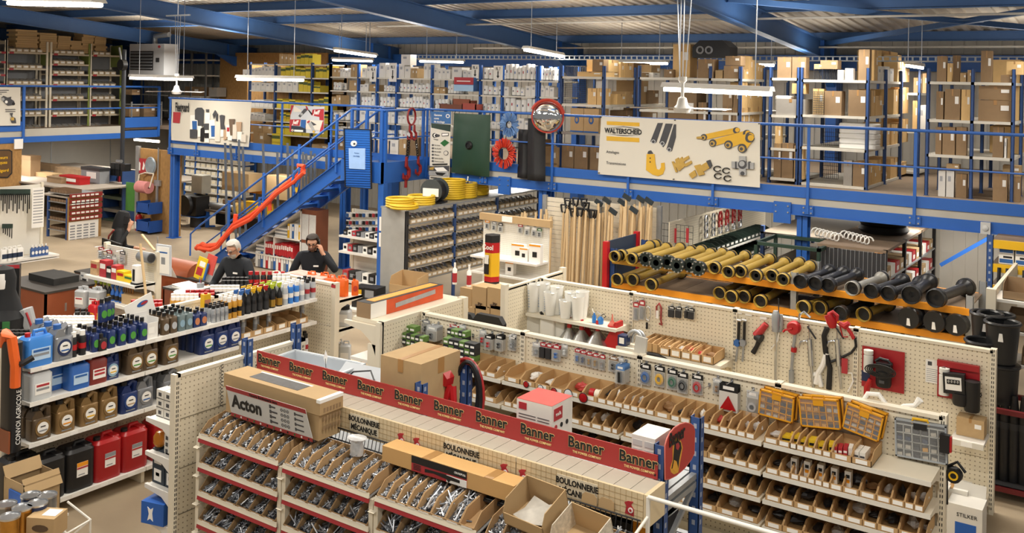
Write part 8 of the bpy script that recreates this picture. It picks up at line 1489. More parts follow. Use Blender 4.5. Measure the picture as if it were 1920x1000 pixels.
def books(p0,p1,n,z,h,cols,row_):
 for i in range(n):
  x0=B3(p0+(p1-p0)*i/n,470)[0];x1=B3(p0+(p1-p0)*(i+1)/n,470)[0];hh=h*random.uniform(.9,1);c=cols[i%len(cols)];t=T('binder','%s binder, %s from left on the %s of the stair bookcase'%(c[1],ORD[i],row_),'binder',(x0,YBk+.02,z+.002),group='binders under the stairs');O('cover',Bx(0,(x1-x0)*.9,0,.26,0,hh,c[0]),t);O('spine_label',Bx((x1-x0)*.15,(x1-x0)*.75,-.002,0,hh*.55,hh*.85,PAPER),t)
RB_=M('red binder','B5202A',.45);books(496,511,4,zs[1],.30,[(RB_,'red')],'lower middle row');books(514,548,9,zs[1],.30,[(RB_,'red')],'middle row');books(537,562,6,zs[0],.32,[(YEL,'yellow'),(PAPER,'white'),(PBLUE,'blue'),(PAPER,'white'),(PAPER,'white'),(YEL,'yellow')],'top row');books(478,545,14,.02,.34,[(PAPER,'white'),(GREY,'grey'),(PBLUE,'blue'),(PAPER,'white'),(RB_,'red')],'bottom row')
for i,(p0,p1,z)in enumerate(((513,536,zs[0]),(478,494,zs[1]))):
 for k in range(5):O('magazine_pile',Bx(0,B3(p1,460)[0]-B3(p0,460)[0],0,.25,0,.035,(PAPER,GREY)[k%2]),None,(B3(p0,460)[0]+.01*(k%2),YBk+.03,z+.002+.037*k),label='grey magazine bundle, %s from bottom, %s pile in the stair bookcase'%(ORD[k],('upper','lower')[i]),cat='magazines',group='magazines under the stairs')
t=T('filing_unit','brown and white filing tower at the end of the stair bookcase','cabinet',(xr+.02,YBk,0));w=B3(592,400)[0]-xr;O('body',Bx(0,w,0,.35,0,zr,M('brown panel','7A452C',.5)),t)
for(a,b_,c,d)in((.02,.48,.55,.93),(.52,.98,.55,.93),(.02,.48,.1,.5)):O('white_sheet',Bx(w*a,w*b_,-.006,0,zr*c,zr*d,M('grey white sheet','C9C9C6',.6,var=.1,scale=20)),t)
# -- MIDDLE GROUND: accessories rack, parts rack, tools, driveshafts, far racks, lamps
ED=14.2;ex0,ex1=xy(634,ED),xy(716,ED)
t=T('display_rack','white electrical accessories rack under the stair landing','shelving',(0,0,0))
zt=at(660,392,Y=ED+.35).z;O('peg_panel',Bx(-(ex1-ex0)/2,(ex1-ex0)/2,0,.02,.0,zt-.1,MATS['white pegboard']),t,((ex0+ex1)/2,ED+.42,.1))
ezs=[at(672,y,Y=ED).z for y in(446,476,530,562)]
for z in ezs:O('shelf',Bx(ex0,ex1,ED,ED+.42,z-.04,z,WHITE),t)
for x in(ex0,ex1):O('post',Bx(x-.03,x+.03,ED+.4,ED+.46,0,zt,CREAM),t)
for r,yp in enumerate((398,412,424)):
 for i in range(12):
  px=652+6.2*i;c=((PBLUE,'blue'),(PAPER,'white'),(MARK,'black'),(RED,'red'),(DARK,'dark'))[(i+r*2)%5];q=at(px,yp,Y=ED+.38);t=T('blister_pack','%s accessory pack, %s from left, %s row of the accessories rack'%(c[1],ORD[i],ORD[r]),'packet',q,group='accessory packs');O('card',Bx(-.04,.04,0,.006,-.11,.0,PAPER),t);O('goods',Bx(-.03,.03,-.03,0,-.1,-.03,c[0]),t)
for r,(z,n)in enumerate(((ezs[0],9),(ezs[1],8),(ezs[2],6),(ezs[3],3))):
 for i in range(n):
  x0=ex0+.05+(ex1-ex0-.1)*i/n;w=(ex1-ex0-.1)/n*.85;m=(BLACK,PAPER,RED,DARK,GREY,PAPER)[(i+r)%6];pbox('product_pack','%s product, %s from left, %s shelf of accessories rack'%({BLACK:'black',PAPER:'white boxed',RED:'red',DARK:'dark',GREY:'grey'}[m],ORD[i],ORD[r]),x0,x0+w,ED+.08,.2,z+.002,.1+.04*((i*3+r)%3),m,0,'accessory rack products',prints=[(MARK if m is PAPER else GREY,.2,.8,.3,.7)])
for i,py in enumerate((418,448)):pbox('printed_card','white poster of black tools on the landing column, %s'%('upper','lower')[i],-12.5,-12.22,13.84,.01,at(720,py+16,Y=13.84).z,.27,PAPER,prints=[(MARK,.3,.7,.15,.85)])
pbox('blue_basket','blue crate on the landing column',-12.44,-12.15,13.9,.2,at(735,482,Y=13.9).z,.22,PBLUE)
RX0,RZ=-11.03,1.9;ry=[12.96,14.35,15.75,17.3]
t=T('parts_rack','dark rack of cream parts bins with yellow hose coils on top','rack',(0,0,0));O('end_panel',Bx(RX0-.6,RX0-.02,12.93,12.96,0,RZ-.02,M('grey rack end','A5A49F',.5)),t);O('top_board',Bx(RX0-.65,RX0+.02,ry[0],ry[3],RZ-.03,RZ,GALV),t)
for y in ry:O('upright',Bx(RX0-.04,RX0,y-.03,y+.03,0,RZ-.03,BLUE_D if y>14 else DARK),t)
lz=[at(765,y,X=RX0).z for y in(422,450,477,503,530)]
for z in lz:O('shelf',Bx(RX0-.6,RX0,ry[0],ry[3],z-.025,z,GALV),t)
for r,z in enumerate(lz):
 for b_ in range(2 if r>2 else 3):
  n=8
  for i in range(n):
   w=(ry[b_+1]-ry[b_]-.12)/n;put('pbin',lambda:[('bin',bin_mb(.16,.34,.11,.08,LBIN)),('label',Bx(-.05,.05,-.004,0,.02,.06,PAPER)),('fitting',Tu([(-.04,.08,.08),(0,.15,.13),(.04,.22,.12)],.035,STEEL,8))],'parts_bin','cream parts bin, %s from left, %s row, %s bay of dark rack'%(ORD[i],ORD[r],ORD[b_]),'bin',(RX0+.0,ry[b_]+.08+w*(i+.5),z+.002),PI/2,'bins of the dark parts rack')
YH=M('yellow hose','D9B41E',.5,var=.1)
for i,(px,n,x_)in enumerate(((750,4,-.3),(790,4,-.25),(758,2,-.1),(848,9,-.35),(870,7,-.3),(893,9,-.4))):
 y=yx(px,RX0+x_,375);t=T('hose_coil','yellow hose coil on the dark parts rack, %s from left'%ORD[(0,2,1,3,4,5)[i]],'hose',(RX0+x_,y,RZ+.002))
 for k in range(n):O('hose_turn',Tu([(.24*math.cos(a),.24*math.sin(a),.03+.042*k)for a in[2*PI*j/18 for j in range(18)]],.024,YH,6,closed=True),t)
t=T('hose_reel','black and silver hose reel standing between the yellow coils','reel',(RX0-.25,yx(815,RX0-.25,370),RZ+.235),.25);O('drum',La([(.1,-.16),(.1,.16)],BLACK,n=16,axis='Y'),t);O('hose_turns',La([(.14,-.12),(.19,-.1),(.19,.1),(.14,.12)],BLACK,n=20,axis='Y'),t)
for s in(-1,1):O('flange',La([(0,s*.16-.01),(.22,s*.16-.01),(.22,s*.16+.01),(0,s*.16+.01)],M('reel flange','4E5456',.35,metal=.3),n=22,axis='Y'),t)
O('label',Bx(-.16,.16,-.19,-.175,-.1,.05,PAPER),t);O('stand',Bx(-.2,.2,-.15,.15,-.233,-.2,BLACK),t)
PY=12.6;x0,x1=xy(905,PY),xy(1028,PY);zt=at(905,402,Y=PY).z
t=T('display_stand','white pegboard stand with a cardboard bar and small electric packs','shelving',(0,0,0));O('peg_panel',Bx(-(x1-x0)/2,(x1-x0)/2,0,.02,0,zt-.1,MATS['white pegboard']),t,((x0+x1)/2,PY,.05));O('cardboard_bar',Bx(x0-.05,x1+.05,PY-.05,PY+.03,zt-.08,zt+.03,CARD),t);O('bar_label',Bx(x0+.4,x0+.6,PY-.054,PY-.05,zt-.07,zt+.02,PAPER),t)
HOLD.append(t)
for z in(at(970,490,Y=PY-.3).z,at(970,520,Y=PY-.3).z,.2):O('shelf',Bx(x0,x1,PY-.35,PY,z-.03,z,WHITE),t)
for i,(px,py,m,n)in enumerate(((915,412,ORANGE,'orange'),(928,415,GREY,'grey'),(940,418,MARK,'black'),(977,420,RED,'red headed'),(990,424,PAPER,'white'),(1003,426,PAPER,'second white'),(1013,428,PGRN,'green'))):pack(px-4,px+4,py,py+17,PY-.01,'%s pack on the pegboard stand'%n,m,DARK)
for i,(p0,p1,py,h,zz)in enumerate(((959,981,458,.25,0),(974,988,468,.2,0),(992,1012,458,.28,0),(948,962,498,.2,1))):z=at(970,(490,520)[zz],Y=PY-.3).z;pbox('switch_box','white box with orange top and black switch picture, %s on the pegboard stand'%ORD[i],xy(p0,PY-.25),xy(p1,PY-.25),PY-.25,.1,z+.002,h,PAPER,.1,prints=[(MARK,.3,.7,.3,.6),(ORANGE,0,1,.9,1)])
q=at(922,536,Y=11.6);zt=at(922,440,Y=11.6).z;t=T('display_tube','tall hexagonal display tube in yellow, red and black','display',(q.x,11.6,q.z));h=zt-q.z
for n,a,b_,m in(('black_foot',0,.1,MARK),('red_foot_band',.1,.2,REDP),('yellow_body',.2,.66,YEL),('red_band',.66,.86,REDP),('black_rim',.86,1,MARK)):O(n,La([(.125,h*a),(.125,h*b_)],m,n=6),t)
O('inner_board',La([(.12,h*.99),(.11,h*.9),(0,h*.9)],CARD,n=6),t);O('bottle_picture',Bx(-.06,.02,-.126,-.112,h*.25,h*.56,BLACK),t);O('bottle_picture',Bx(-.05,.02,-.13,-.118,h*.45,h*.62,PAPER),t)
word('Cool',.1,PAPER,t,(0,-.122,h*.77),bold=.03)
S('plinth',Bx(q.x-.3,q.x+.3,11.3,11.9,0,q.z-.002,CREAM))
for i,(p0,p1,y0,y1)in enumerate(((885,912,540,577),(913,940,542,577),(878,890,578,605),(891,918,576,605),(919,945,576,605),(862,884,542,575))):
 yy=10.95 if i<5 else 11.2;a,b_=at(p0,y1,Y=yy),at(p1,y0,Y=yy);t=pbox('carton','brown carton with a dark swirl mark, %s of the pile by the display tube'%ORD[i],a.x,b_.x,yy,.28,max(0,a.z),b_.z-max(0,a.z)-.004,CARD,0,'cartons by the display tube');w=(b_.x-a.x);O('swirl_mark',Tu([(-w*.25,-.004,.2*w),(w*.1,-.004,.22*w),(w*.2,-.004,.3*w),(-w*.05,-.004,.34*w),(.0,-.004,.2*w)],.012,M('dark print brown','5A4632'),5),t)
S('plinth_carton',Bx(xy(878,10.95),xy(945,10.95),10.96,11.25,0,max(.02,at(890,605,Y=10.95).z-.01),CREAM))
for i,px in enumerate((853,880)):q=at(px,548,Y=11.0);put('tubesp',lambda:[('tube',La([(.035,0),(.035,.22),(.015,.25)],PAPER,n=12)),('band',La([(.036,.03),(.036,.17)],RED,n=12)),('cap',Cy((0,0,.25),(0,0,.32),.015,PAPER,8))],'sealant_tube','white and red sealant tube standing on the cartons, %s'%('left','right')[i],'tube',(xy(px,11.3),11.3,at(884,542,Y=11.2).z))
q=at(712,622,Z=1.64);t=T('product_box','long orange and white boxed saw guide on the gondola end top','box',(-7.08,7.62,1.642));O('body',Bx(-.1,.1,0,1.25,0,.16,M('orange carton','D9572A',.5,var=.25,scale=6)),t);O('end',Bx(-.1,.1,-.006,0,0,.16,CARD_D),t);O('white_end',Bx(.1,.103,0,.25,0,.16,PAPER),t);O('black_stripe',Bx(-.1,.1,.0,1.25,.16,.163,MARK),t);O('saw_print',MB().bx(.104,.75,.09,.004,.7,.05,PSIL,rx=.05),t);O('orange_stripe',Bx(-.06,.06,.1,1.2,.163,.166,ORANGE),t)
for i,px in enumerate((827,866,918)):
 q=at(px,582+6*i,Y=9.25);t=T('chair','black padded chair back seen over the parts gondola, %s from left'%ORD[i],'chair',(q.x,9.25,0));z=q.z;O('backrest',Pr([(-.2,0),(.2,0),(.22,.28),(.16,.36),(-.16,.36),(-.22,.28)],-.04,.04,BLACK,'Y'),t,(0,0,z-.34));O('seat',MB().rbox(.44,.42,.07,.08,BLACK,z0=z-.8),t,(0,.25,0));O('frame',Tu([(.0,.02,z-.1),(0,.06,z-.5),(0,.1,z-.8)],.03,GREY),t)
 for a in range(4):O('leg',Cy((0,.25,z-.78),(.24*math.cos(a*PI/2+.7),.25+.24*math.sin(a*PI/2+.7),.0),.02,GREY),t)
zl_=at(685,582,Y=12.4).z;t=T('low_shelf','low white shelf of black boxed machines before the accessories rack','shelf',(0,0,0));O('board',Bx(xy(650,12.4),xy(745,12.4),12.3,12.8,zl_-.04,zl_,WHITE),t);O('plinth',Bx(xy(652,12.4),xy(743,12.4),12.34,12.78,0,max(.05,zl_-.04),WHITE),t)
for i,(p0,p1,h)in enumerate(((662,682,.36),(684,705,.38),(722,740,.2))):pbox('machine_box','black machine box, %s on the low white shelf'%('left with a yellow label','middle','right')[i],xy(p0,12.45),xy(p1,12.45),12.45,.3,zl_+.002,h,BLACK,.15,prints=[((YEL,GREY,GREY)[i],.1,.8,.55,.9)])
open_carton('opened brown carton of black wheels behind the saw box',(xy(755,11.2),11.2,.9),.5,.35,.3,.1,0,CARD);S('plinth_block',Bx(xy(735,11.2),xy(778,11.2),11.15,11.6,0,.898,CREAM))
TYY=14.7;t=T('tool_wall','cream slatted wall behind the wooden tool handles','shelving',(0,0,0));x0,x1=xy(1020,TYY+.3),xy(1235,TYY+.3)
for k in range(24):O('slat',Bx(x0,x1,TYY+.3,TYY+.32,.05+k*.085,.05+k*.085+.078,CREAM),t)
for x in(x0,(x0+x1)/2,x1):O('post',Bx(x-.04,x+.04,TYY+.26,TYY+.33,0,2.12,GALV),t)
rg=random.Random(3);hi=0
for(p0,p1,n,yt,yb,head)in((1057,1108,15,385,500,'fork'),(1118,1150,9,380,470,'none'),(1160,1190,11,375,465,'none'),(1196,1222,8,378,470,'none'),(975,1005,7,390,420,'none'),(1012,1034,6,385,470,'none')):
 for i in range(n):
  px=p0+(p1-p0)*i/(n-1);y=TYY-.1*(i%3);a=at(px+rg.uniform(-2,6),yt+rg.uniform(0,25),Y=y+.2);b_=at(px+rg.uniform(-4,4),yb+rg.uniform(-15,10),Y=y);b_.z=.02;b_.y=y-.1
  t=T('wooden_tool','pale wooden tool handle, %s from left in the %s group'%(ORD[i],{1057:'black forked',1118:'second',1160:'third',1196:'right',975:'far left',1012:'left'}[p0]),'tool',a,group='wooden tool handles');O('shaft',Cy((0,0,0),b_-a,.022,WOOD,7),t)
  if head=='fork':O('grip',Tu([(-.06,0,.14),(-.04,0,.02),(0,0,-.02),(.04,0,.02),(.06,0,.14),(-.06,0,.14)],.018,BLACK,6),t)
  if i%4==0 and p0>1100 and p0<1200:O('blade',MB().bx(.02,-.02,.05,.16,.03,.08,M('dark tool blade','3A4348',.4,metal=.4),ry=.5),t)
for i in range(13):px=1046+8*i;q=at(px,525,Y=TYY-.5);t=T('shovel_blade','black shovel blade standing on the floor, %s from left'%ORD[i],'shovel',(q.x,TYY-.45-.22*(i%2),.02),rot=(.35,0,.2));O('blade',Pr([(-.14,0),(.14,0),(.16,.3),(.1,.38),(-.1,.38),(-.16,.3)],-.01,.01,M('black blade','20252B',.4,metal=.3),'Y'),t);O('socket',Cy((0,0,.36),(0,0,.55),.025,BLACK),t)
DY0,DY1=12.9,13.95;zl=at(1640,603,Y=DY0).z;zu=at(1700,562,Y=DY0).z
dx0,dx1=xy(1150,DY0),xy(1820,DY0)
t=T('pallet_rack','orange beamed rack of yellow and black driveshaft guards','rack',(0,0,0));BRD=M('brown shelf board','7D6A56',.7,var=.12)
for x in(dx0,xy(1490,DY0),dx1):
 for y in(DY0,DY1):O('upright',upright(x,y,0,zu+.16,GALV if x>-6 else BLUE_D,.09,.07),t)
for z,xa in((zl,dx0),(zu,xy(1300,DY0)),(.45,dx0)):
 for y in(DY0-.03,DY1):O('beam',Bx(xa,dx1,y-.02,y+.03,z-.085,z,ORANGE),t)
 n=int((dx1-xa)/.5)
 for k in range(n):O('shelf_board',Bx(xa+(dx1-xa)*k/n,xa+(dx1-xa)*(k+1)/n-.006,DY0+.0,DY1-.02,z-.02,z,BRD),t)
t=T('frame_panel','red posts with a dark blue mesh panel at the left end of the driveshafts','panel',(0,0,0));q=at(1137,453,Y=DY0-.1);q2=at(1194,437,X=q.x);O('post',Bx(q.x-.04,q.x+.04,DY0-.14,DY0-.06,0,q.z,REDP),t);O('post',Bx(q.x-.04,q.x+.04,q2.y-.04,q2.y+.04,0,q.z+.03,REDP),t);O('panel',Bx(q.x-.01,q.x+.01,DY0-.06,q2.y,.3,q.z,M('dark blue sheet','2C3D56',.5,var=.1)),t)
YG=M('yellow shaft guard','A98C3A',.4,var=.08,scale=3);BG=M('black shaft guard','1E1F21',.35,var=.1)
def shaft(px,py,z,L_,m,look,r=.05,flange=None,dx=0.0,st=0.0):
 q=at(px,py,Y=DY0-.28+st);t=T('shaft_guard',look,'driveshaft',(q.x,DY0-.28+st,z+r*1.75+.004),dx,'driveshaft guards');O('tube',La([(r,.12),(r,L_)],m,n=14,axis='Y'),t)
 b=La([(r*1.0,.2),(r*1.25,.14),(r*1.72,.10),(r*1.75,0),(r*1.6,-.005),(r*1.5,.05),(r*.9,.1),(0,.12)],m,n=18,axis='Y');O('cone',b,t)
 O('ring',La([(r*1.76,.05),(r*1.8,.06),(r*1.8,.09),(r*1.74,.1)],BLACK,n=18,axis='Y'),t);O('inner_yoke',La([(r*.55,.05),(r*.55,.1),(0,.1)],M('dark part','2F333A'),n=12,axis='Y'),t)
 O('far_cone',La([(r,L_-.1),(r*1.7,L_),(r*1.75,L_+.08),(0,L_+.08)],m,n=16,axis='Y'),t);O('far_ring',La([(r*1.78,L_+.0),(r*1.8,L_+.05),(0,L_+.05)],BLACK,n=16,axis='Y'),t)
 if flange:
  O('flange',La([(r*.9,-.02),(r*2.1,-.02),(r*2.1,.02),(r*.9,.02),(r*.9,-.02)],M('dark flange','26302E',.4,metal=.3),n=16,axis='Y'),t)
  for k in range(10):O('flange_bolt',Cy((r*1.95*math.cos(k*.628),-.035,r*1.95*math.sin(k*.628)),(r*1.95*math.cos(k*.628),-.02,r*1.95*math.sin(k*.628)),.012,STEEL,6),t)
for i,px in enumerate((1151,1163,1183,1211,1231,1252,1270,1294,1310,1338,1364,1387,1416,1446,1467)):shaft(px,480+.115*(px-1150),zu,1.2,YG,'yellow driveshaft guard%s, %s from left on the upper level'%(' with bolted dark flange' if 3<=i<=8 else '',ORD[i]),.05,3<=i<=8,0,.15*(i%2))
O('beam',Bx(dx0,xy(1300,DY0),DY0-.05,DY0,zu-.06,zu,M('hidden cross beam','B98A2A',.5)),bpy.data.objects['pallet_rack.001']);O('beam',Bx(dx0,xy(1300,DY0),DY1-.05,DY1,zu-.06,zu,M('hidden cross beam')),bpy.data.objects['pallet_rack.001'])
for i,px in enumerate((1500,1528,1552,1597,1633,1665,1708,1754)):shaft(px,525,zu,.95,BG if i!=3 else M('film wrapped shaft','8A8880',.3,var=.3),'black driveshaft guard, %s from left on the upper level'%ORD[i]if i!=3 else 'film wrapped driveshaft between the black ones',.055+.012*(i>5),False,(-.1,-.1,-.12,-.15,-.18,-.2,-.02,-.2)[i])
for i,px in enumerate((1155,1184,1219,1348,1370,1394,1425)):shaft(px,555,zl,1.1,YG,'yellow driveshaft guard, %s from left on the lower level'%ORD[i],.052,dx=.02,st=.12*(i%2))
SG=M('bare steel shaft','A7A39A',.3,metal=.6,var=.1)
for i,px in enumerate((1505,1536,1575,1618)):shaft(px,580,zl,.8,YG if i!=2 else BG,'short driveshaft with %s cone, %s from left on the lower right level'%('yellow' if i!=2 else 'black',ORD[i]),.055,dx=-.15,st=.12*(i%2))
for i,px in enumerate((1710,1757,1797)):t=T('rubber_bellows','thick black rubber bellows, %s of three at the lower right'%ORD[i],'bellows',(xy(px,DY0),DY0-.15,zl+.14),-.15);O('bellows',La([(.06,0),(.13,0),(.14,.04),(.11,.08),(.14,.13),(.11,.18),(.14,.22),(.12,.45),(.0,.45)],BG,n=18,axis='Y'),t);O('tag',Pr([(-.015,0),(.015,0),(.03,-.09),(-.02,-.09)],-.012,-.005,PAPER,'Y'),t)
for i in range(16):px=1230+36*i;t=T('shaft_part','dark and bright shaft part under the lower driveshaft level, %s from left'%ORD[i],'shaft part',(xy(px,DY0),DY0+.1,.54),group='shaft parts on the bottom level');O('yoke',La([(.05,0),(.08,.05),(.04,.2),(.07,.3),(0,.32)],(DARK,STEEL)[i%3==0],n=10,axis='Y'),t);O('collar',La([(.085,.02),(.085,.06)],DARK,n=10,axis='Y'),t)
SY=15.3;x0,x1=xy(1235,SY),xy(1445,17.2);yb=17.6;t=T('gondola_shelving','cream pegboard with red shackles above rows of green bins','shelving',(0,0,0));X2=-6.9
p0_,p1_=at(1238,418,X=X2),at(1440,372,X=X2);O('peg_panel',Bx(-2.4,2.4,0,.02,.1,1.86,PEG),t,(X2,17.4,0),(0,0,PI/2))
for z in(1.28,.97,.5):O('shelf',Bx(X2,X2+.5,15.45,19.0,z-.03,z,WHITE),t)
for r,z in enumerate((1.28,.97)):
 for i in range(15):put('gbin',lambda:[('bin',bin_mb(.2,.3,.14,.09,M('dark green bin','24332C',.45))),('label',Bx(-.06,.06,-.004,0,.03,.07,PAPER))],'storage_bin','dark green bin, %s from left, %s row under the shackles'%(ORD[i],ORD[r]),'bin',(X2+.48,15.6+.215*i,z+.002),PI/2,'dark green bins')
for i in range(18):
 a,b_=i%6,i//6;q=Vector((X2+.08,16.4+.34*a,1.80-.13*b_));m,n=((RCH,'red'),(STEEL,'steel'))[(a<2 or b_==2)];put('shk'+n,lambda:[('bow',Tu([(-.05,0,-.12),(-.07,0,-.04),(-.03,0,.03),(.03,0,.03),(.07,0,-.04),(.05,0,-.12)],.02,m,8)),('pin',Cy((-.08,0,-.11),(.08,0,-.11),.016,m,8))],'shackle','%s shackle, %s from left, %s row of the pegboard'%(n,ORD[a],ORD[b_]),'shackle',q,PI/2,'shackles on the pegboard')
mesh_screen('black wire grid with red labels left of the shackles',xy(1236,15.25),xy(1298,15.25),15.25,.9,at(1240,418,Y=15.25).z,8,8)
for i,px in enumerate((1262,1285)):pbox('label_strip','red strip label on the wire grid, %s'%('left','right')[i],xy(px,15.2),xy(px+5,15.2),15.2,.01,at(px,455,Y=15.2).z,.25,RED)
FYr=17.2;t=T('pallet_rack','orange beamed rack of grey mats far under the deck','rack',(0,0,0));a,b_=at(1572,450,Z=1.6),at(1640,420,Z=1.6)
for z in(1.6,1.0):O('beam',Bx(a.x-.03,a.x+.03,a.y,a.y+3.2,z-.1,z,ORANGE),t);O('mat_shelf',Bx(a.x-1.4,a.x,a.y+.05,a.y+3.2,z-.04,z-.01,M('grey brown mat','6E6456',.8,var=.1)),t)
for y in(a.y+.05,a.y+3.1):O('upright',Bx(a.x-.06,a.x,y,y+.08,0,1.7,BLUE_D),t);O('upright',Bx(a.x-1.4,a.x-1.34,y,y+.08,0,1.7,BLUE_D),t)
QX=xy(1661,14.6);zt=at(1655,470,Y=14.6).z;q2=at(1760,430,X=QX);t=T('parts_rack','long dark rack of small cartons and red packs at the right','rack',(0,0,0));ye=18.4;O('top_board',Bx(QX-1.0,QX,14.6,ye,zt-.04,zt,BRD),t);b=MB()
for k in range(17):b.box(QX-1.0+k*.062,QX-.994+k*.062,14.58,14.586,.2,zt-.04,GALV)
for k in range(14):b.box(QX-1.0,QX,14.58,14.586,.25+k*.075,.256+k*.075,GALV)
O('end_grid',b,t)['kind']='stuff';O('end_board',Bx(QX-1.0,QX,14.59,14.6,.2,zt-.05,DARK),t)
for y in(14.62,15.9,17.1,18.3):O('upright',Bx(QX-.05,QX,y,y+.07,0,zt+.0,BLACK),t)
for r,z in enumerate((zt-.45,zt-.8,zt-1.15)):
 if z<.05:continue
 O('shelf',Bx(QX-.6,QX,14.6,ye,z-.025,z,GALV),t)
 for i in range(12):m,n=((CARD,'brown'),(CARD,'brown'),(REDP,'red'),(PAPER,'white'))[(i*3+r)%4];o=pbox('parts_box','%s parts box, %s from left, %s row of the long dark right rack'%(n,ORD[i],ORD[r]),-.11,.11,0,.3,0,.17,m,PI/2,'parts boxes at the right',prints=[(PAPER,.2,.8,.2,.6)]);o.location=(QX-.02,14.9+.29*i,z+.002)
for i in range(2):t=T('coil_spring','white coil spring lying on the long dark rack, %s'%('left','right')[i],'spring',(QX-.75+.45*i,14.9,zt+.07),.9);O('coil',Tu([(.06*math.cos(k*.7),.022*k*.5,.06*math.sin(k*.7))for k in range(60)],.012,PAPER,5),t)
for i in range(2):t=T('tyre','black tyre lying on the long dark rack, %s'%('lower','upper')[i],'tyre',(QX-.45,16.4,zt+.002+.13*i));O('tread',La([(.2,0),(.36,.01),(.4,.06),(.36,.12),(.2,.128),(.22,.06),(.2,0)],FLAP,n=24),t)
q=at(1494,470,Y=14.3);t=T('crate','dark green steel frame crate behind the driveshafts','crate',(q.x-.15,14.3,0));t.scale=(.8,1,1);zc=at(1500,462,Y=14.3).z;DG=M('dark green steel','20382C',.5)
for x in(-.6,.6):
 for y in(0,.9):O('post',Bx(x-.03,x+.03,y-.03,y+.03,0,zc,DG),t)
for z in(zc,zc-.5):O('frame',Bx(-.63,.63,-.03,.03,z-.05,z,DG).box(-.63,.63,.87,.93,z-.05,z,DG).box(-.63,-.57,0,.9,z-.05,z,DG).box(.57,.63,0,.9,z-.05,z,DG),t)
O('side_sheet',Bx(-.6,.6,-.01,0,.1,zc-.3,DARK),t)
b=MB();p,q=at(1860,443,Y=17.5),at(1764,497,Y=17.5);b.bar(q,(p.x,17.5,p.z),.1,.06,BLUE);S('trim_91',b);S('wall_right_back',Bx(xy(1762,18.6),3.5,18.6,18.68,0,2.2,M('white ribbed wall','D8D4CA',.5,var=.03)))
for k in range(22):S('panel_rib',Bx(xy(1762,18.6)+.2*k,xy(1762,18.6)+.2*k+.02,18.585,18.6,0,2.2,M('white ribbed wall')),bpy.data.objects['wall_right_back'])
YY=14.4;x0=xy(1856,YY);t=T('pallet_rack','blue posted rack with yellow beams at the right edge','rack',(0,0,0));O('upright',perf_post(x0,YY,at(1856,440,Y=YY).z),t);O('upright',perf_post(x0+1.6,YY,1.9),t)
for y in(455,500,540):z=at(1890,y,Y=YY).z;O('beam',Bx(x0,x0+1.6,YY-.03,YY+.03,z-.09,z+.02,YEL),t);O('shelf_board',Bx(x0,x0+1.6,YY+.03,YY+.8,z-.02,z,BRD),t)
z=at(1890,500,Y=YY).z
for i in range(10):pbox('blue_white_box','blue and white filter box, %s %s on the yellow beam rack'%(ORD[i%5],('lower','upper')[i//5]),x0+.1+.2*(i%5),x0+.28+.2*(i%5),YY+.05,.2,z+.022+.14*(i//5),.135,PAPER,0,'blue and white boxes',prints=[(PBLUE,.05,.95,.1,.5),(MARK,.3,.9,.6,.8)])
for i in range(8):z=at(1890,512,Y=YY).z;t=T('hung_part','%s metal hook hanging on the yellow beam rack, %s from left'%(('black','steel')[i>4],ORD[i]),'part',(x0+.12+.1*i,YY-.04,at(1890,503,Y=YY).z));O('rod',Tu([(0,0,0),(0,-.05,-.25),(.03,-.06,-.3)],.025,(BLACK,STEEL)[i>4],6),t)
GX2=xy(1860,11.8);t=T('gondola_shelving','cream gondola of opened brown cartons at the right picture edge','shelving',(0,0,0));zt=at(1860,548,Y=11.8).z;O('side_panel',Bx(GX2-.02,GX2+.02,11.8,14.0,.0,zt,CREAM),t);O('post',Bx(GX2-.05,GX2+.05,11.76,11.84,0,zt+.04,CREAM),t)
for z in(zt-.08,zt-.42,zt-.78):O('shelf',Bx(GX2+.02,GX2+1.3,11.85,12.4,z-.03,z,WHITE),t)
for i,(dx,z)in enumerate(((.25,zt-.08),(.6,zt-.08),(.3,zt-.42),(.65,zt-.42),(.45,zt-.78))):open_carton('opened brown carton of the right edge gondola, %s from top'%ORD[i],(GX2+dx,11.9,z+.002),.3,.35,.2,0,0,CARD_D)
for i,(px,py,r)in enumerate(((1842,640,.17),(1868,590,.18),(1880,605,.17),(1850,588,.16))):
 q=at(px,py,Y=11.3+.3*(i%2));t=T('rubber_tub','black rubber tub at the right end of the driveshafts, %s'%ORD[i],'tub',(q.x,q.y,0));h=.42;t.location.z=max(0,q.z-h);lt=put('lowtub',lambda:[('tub',La([(.15,0),(.17,.4),(.15,.4),(.13,.05),(0,.05)],BG,n=18)),('rim',La([(.165,.37),(.185,.38),(.185,.4),(.165,.41)],BG,n=18))],'rubber_tub','lower black rubber tub under the %s upper one'%ORD[i],'tub',(q.x,q.y,max(.0,q.z-.84)));O('tub',La([(r*.8,0),(r,h),(r*.92,h),(r*.7,.05),(0,.05)],BG,n=18),t);O('rim',Tu([(r*math.cos(a),r*math.sin(a),h)for a in[2*PI*k/18 for k in range(18)]],.018,BG,6,closed=True),t);O('tag',Pr([(-.01,h*.8),(.02,h*.8),(.03,h*.6),(-.02,h*.6)],-r-.01,-r,PAPER,'Y'),t)
q=at(1880,790,Z=0);t=T('trolley','dark red steel trolley frame of black parts at the right edge','trolley',(xy(1893,11.0),11.0,0));DR=M('dark red steel','6E1A1E',.5,var=.1)
for x in(-.3,.3):
 for y in(0,.6):O('post',Bx(x-.025,x+.025,y-.025,y+.025,0,.95,DR),t)
for z in(.95,.15):O('frame',Bx(-.32,.32,-.025,.025,z-.05,z,DR).box(-.32,.32,.575,.625,z-.05,z,DR).box(-.32,-.28,0,.6,z-.05,z,DR).box(.28,.32,0,.6,z-.05,z,DR),t)
O('tray',Bx(-.3,.3,0,.6,.12,.15,DARK),t)
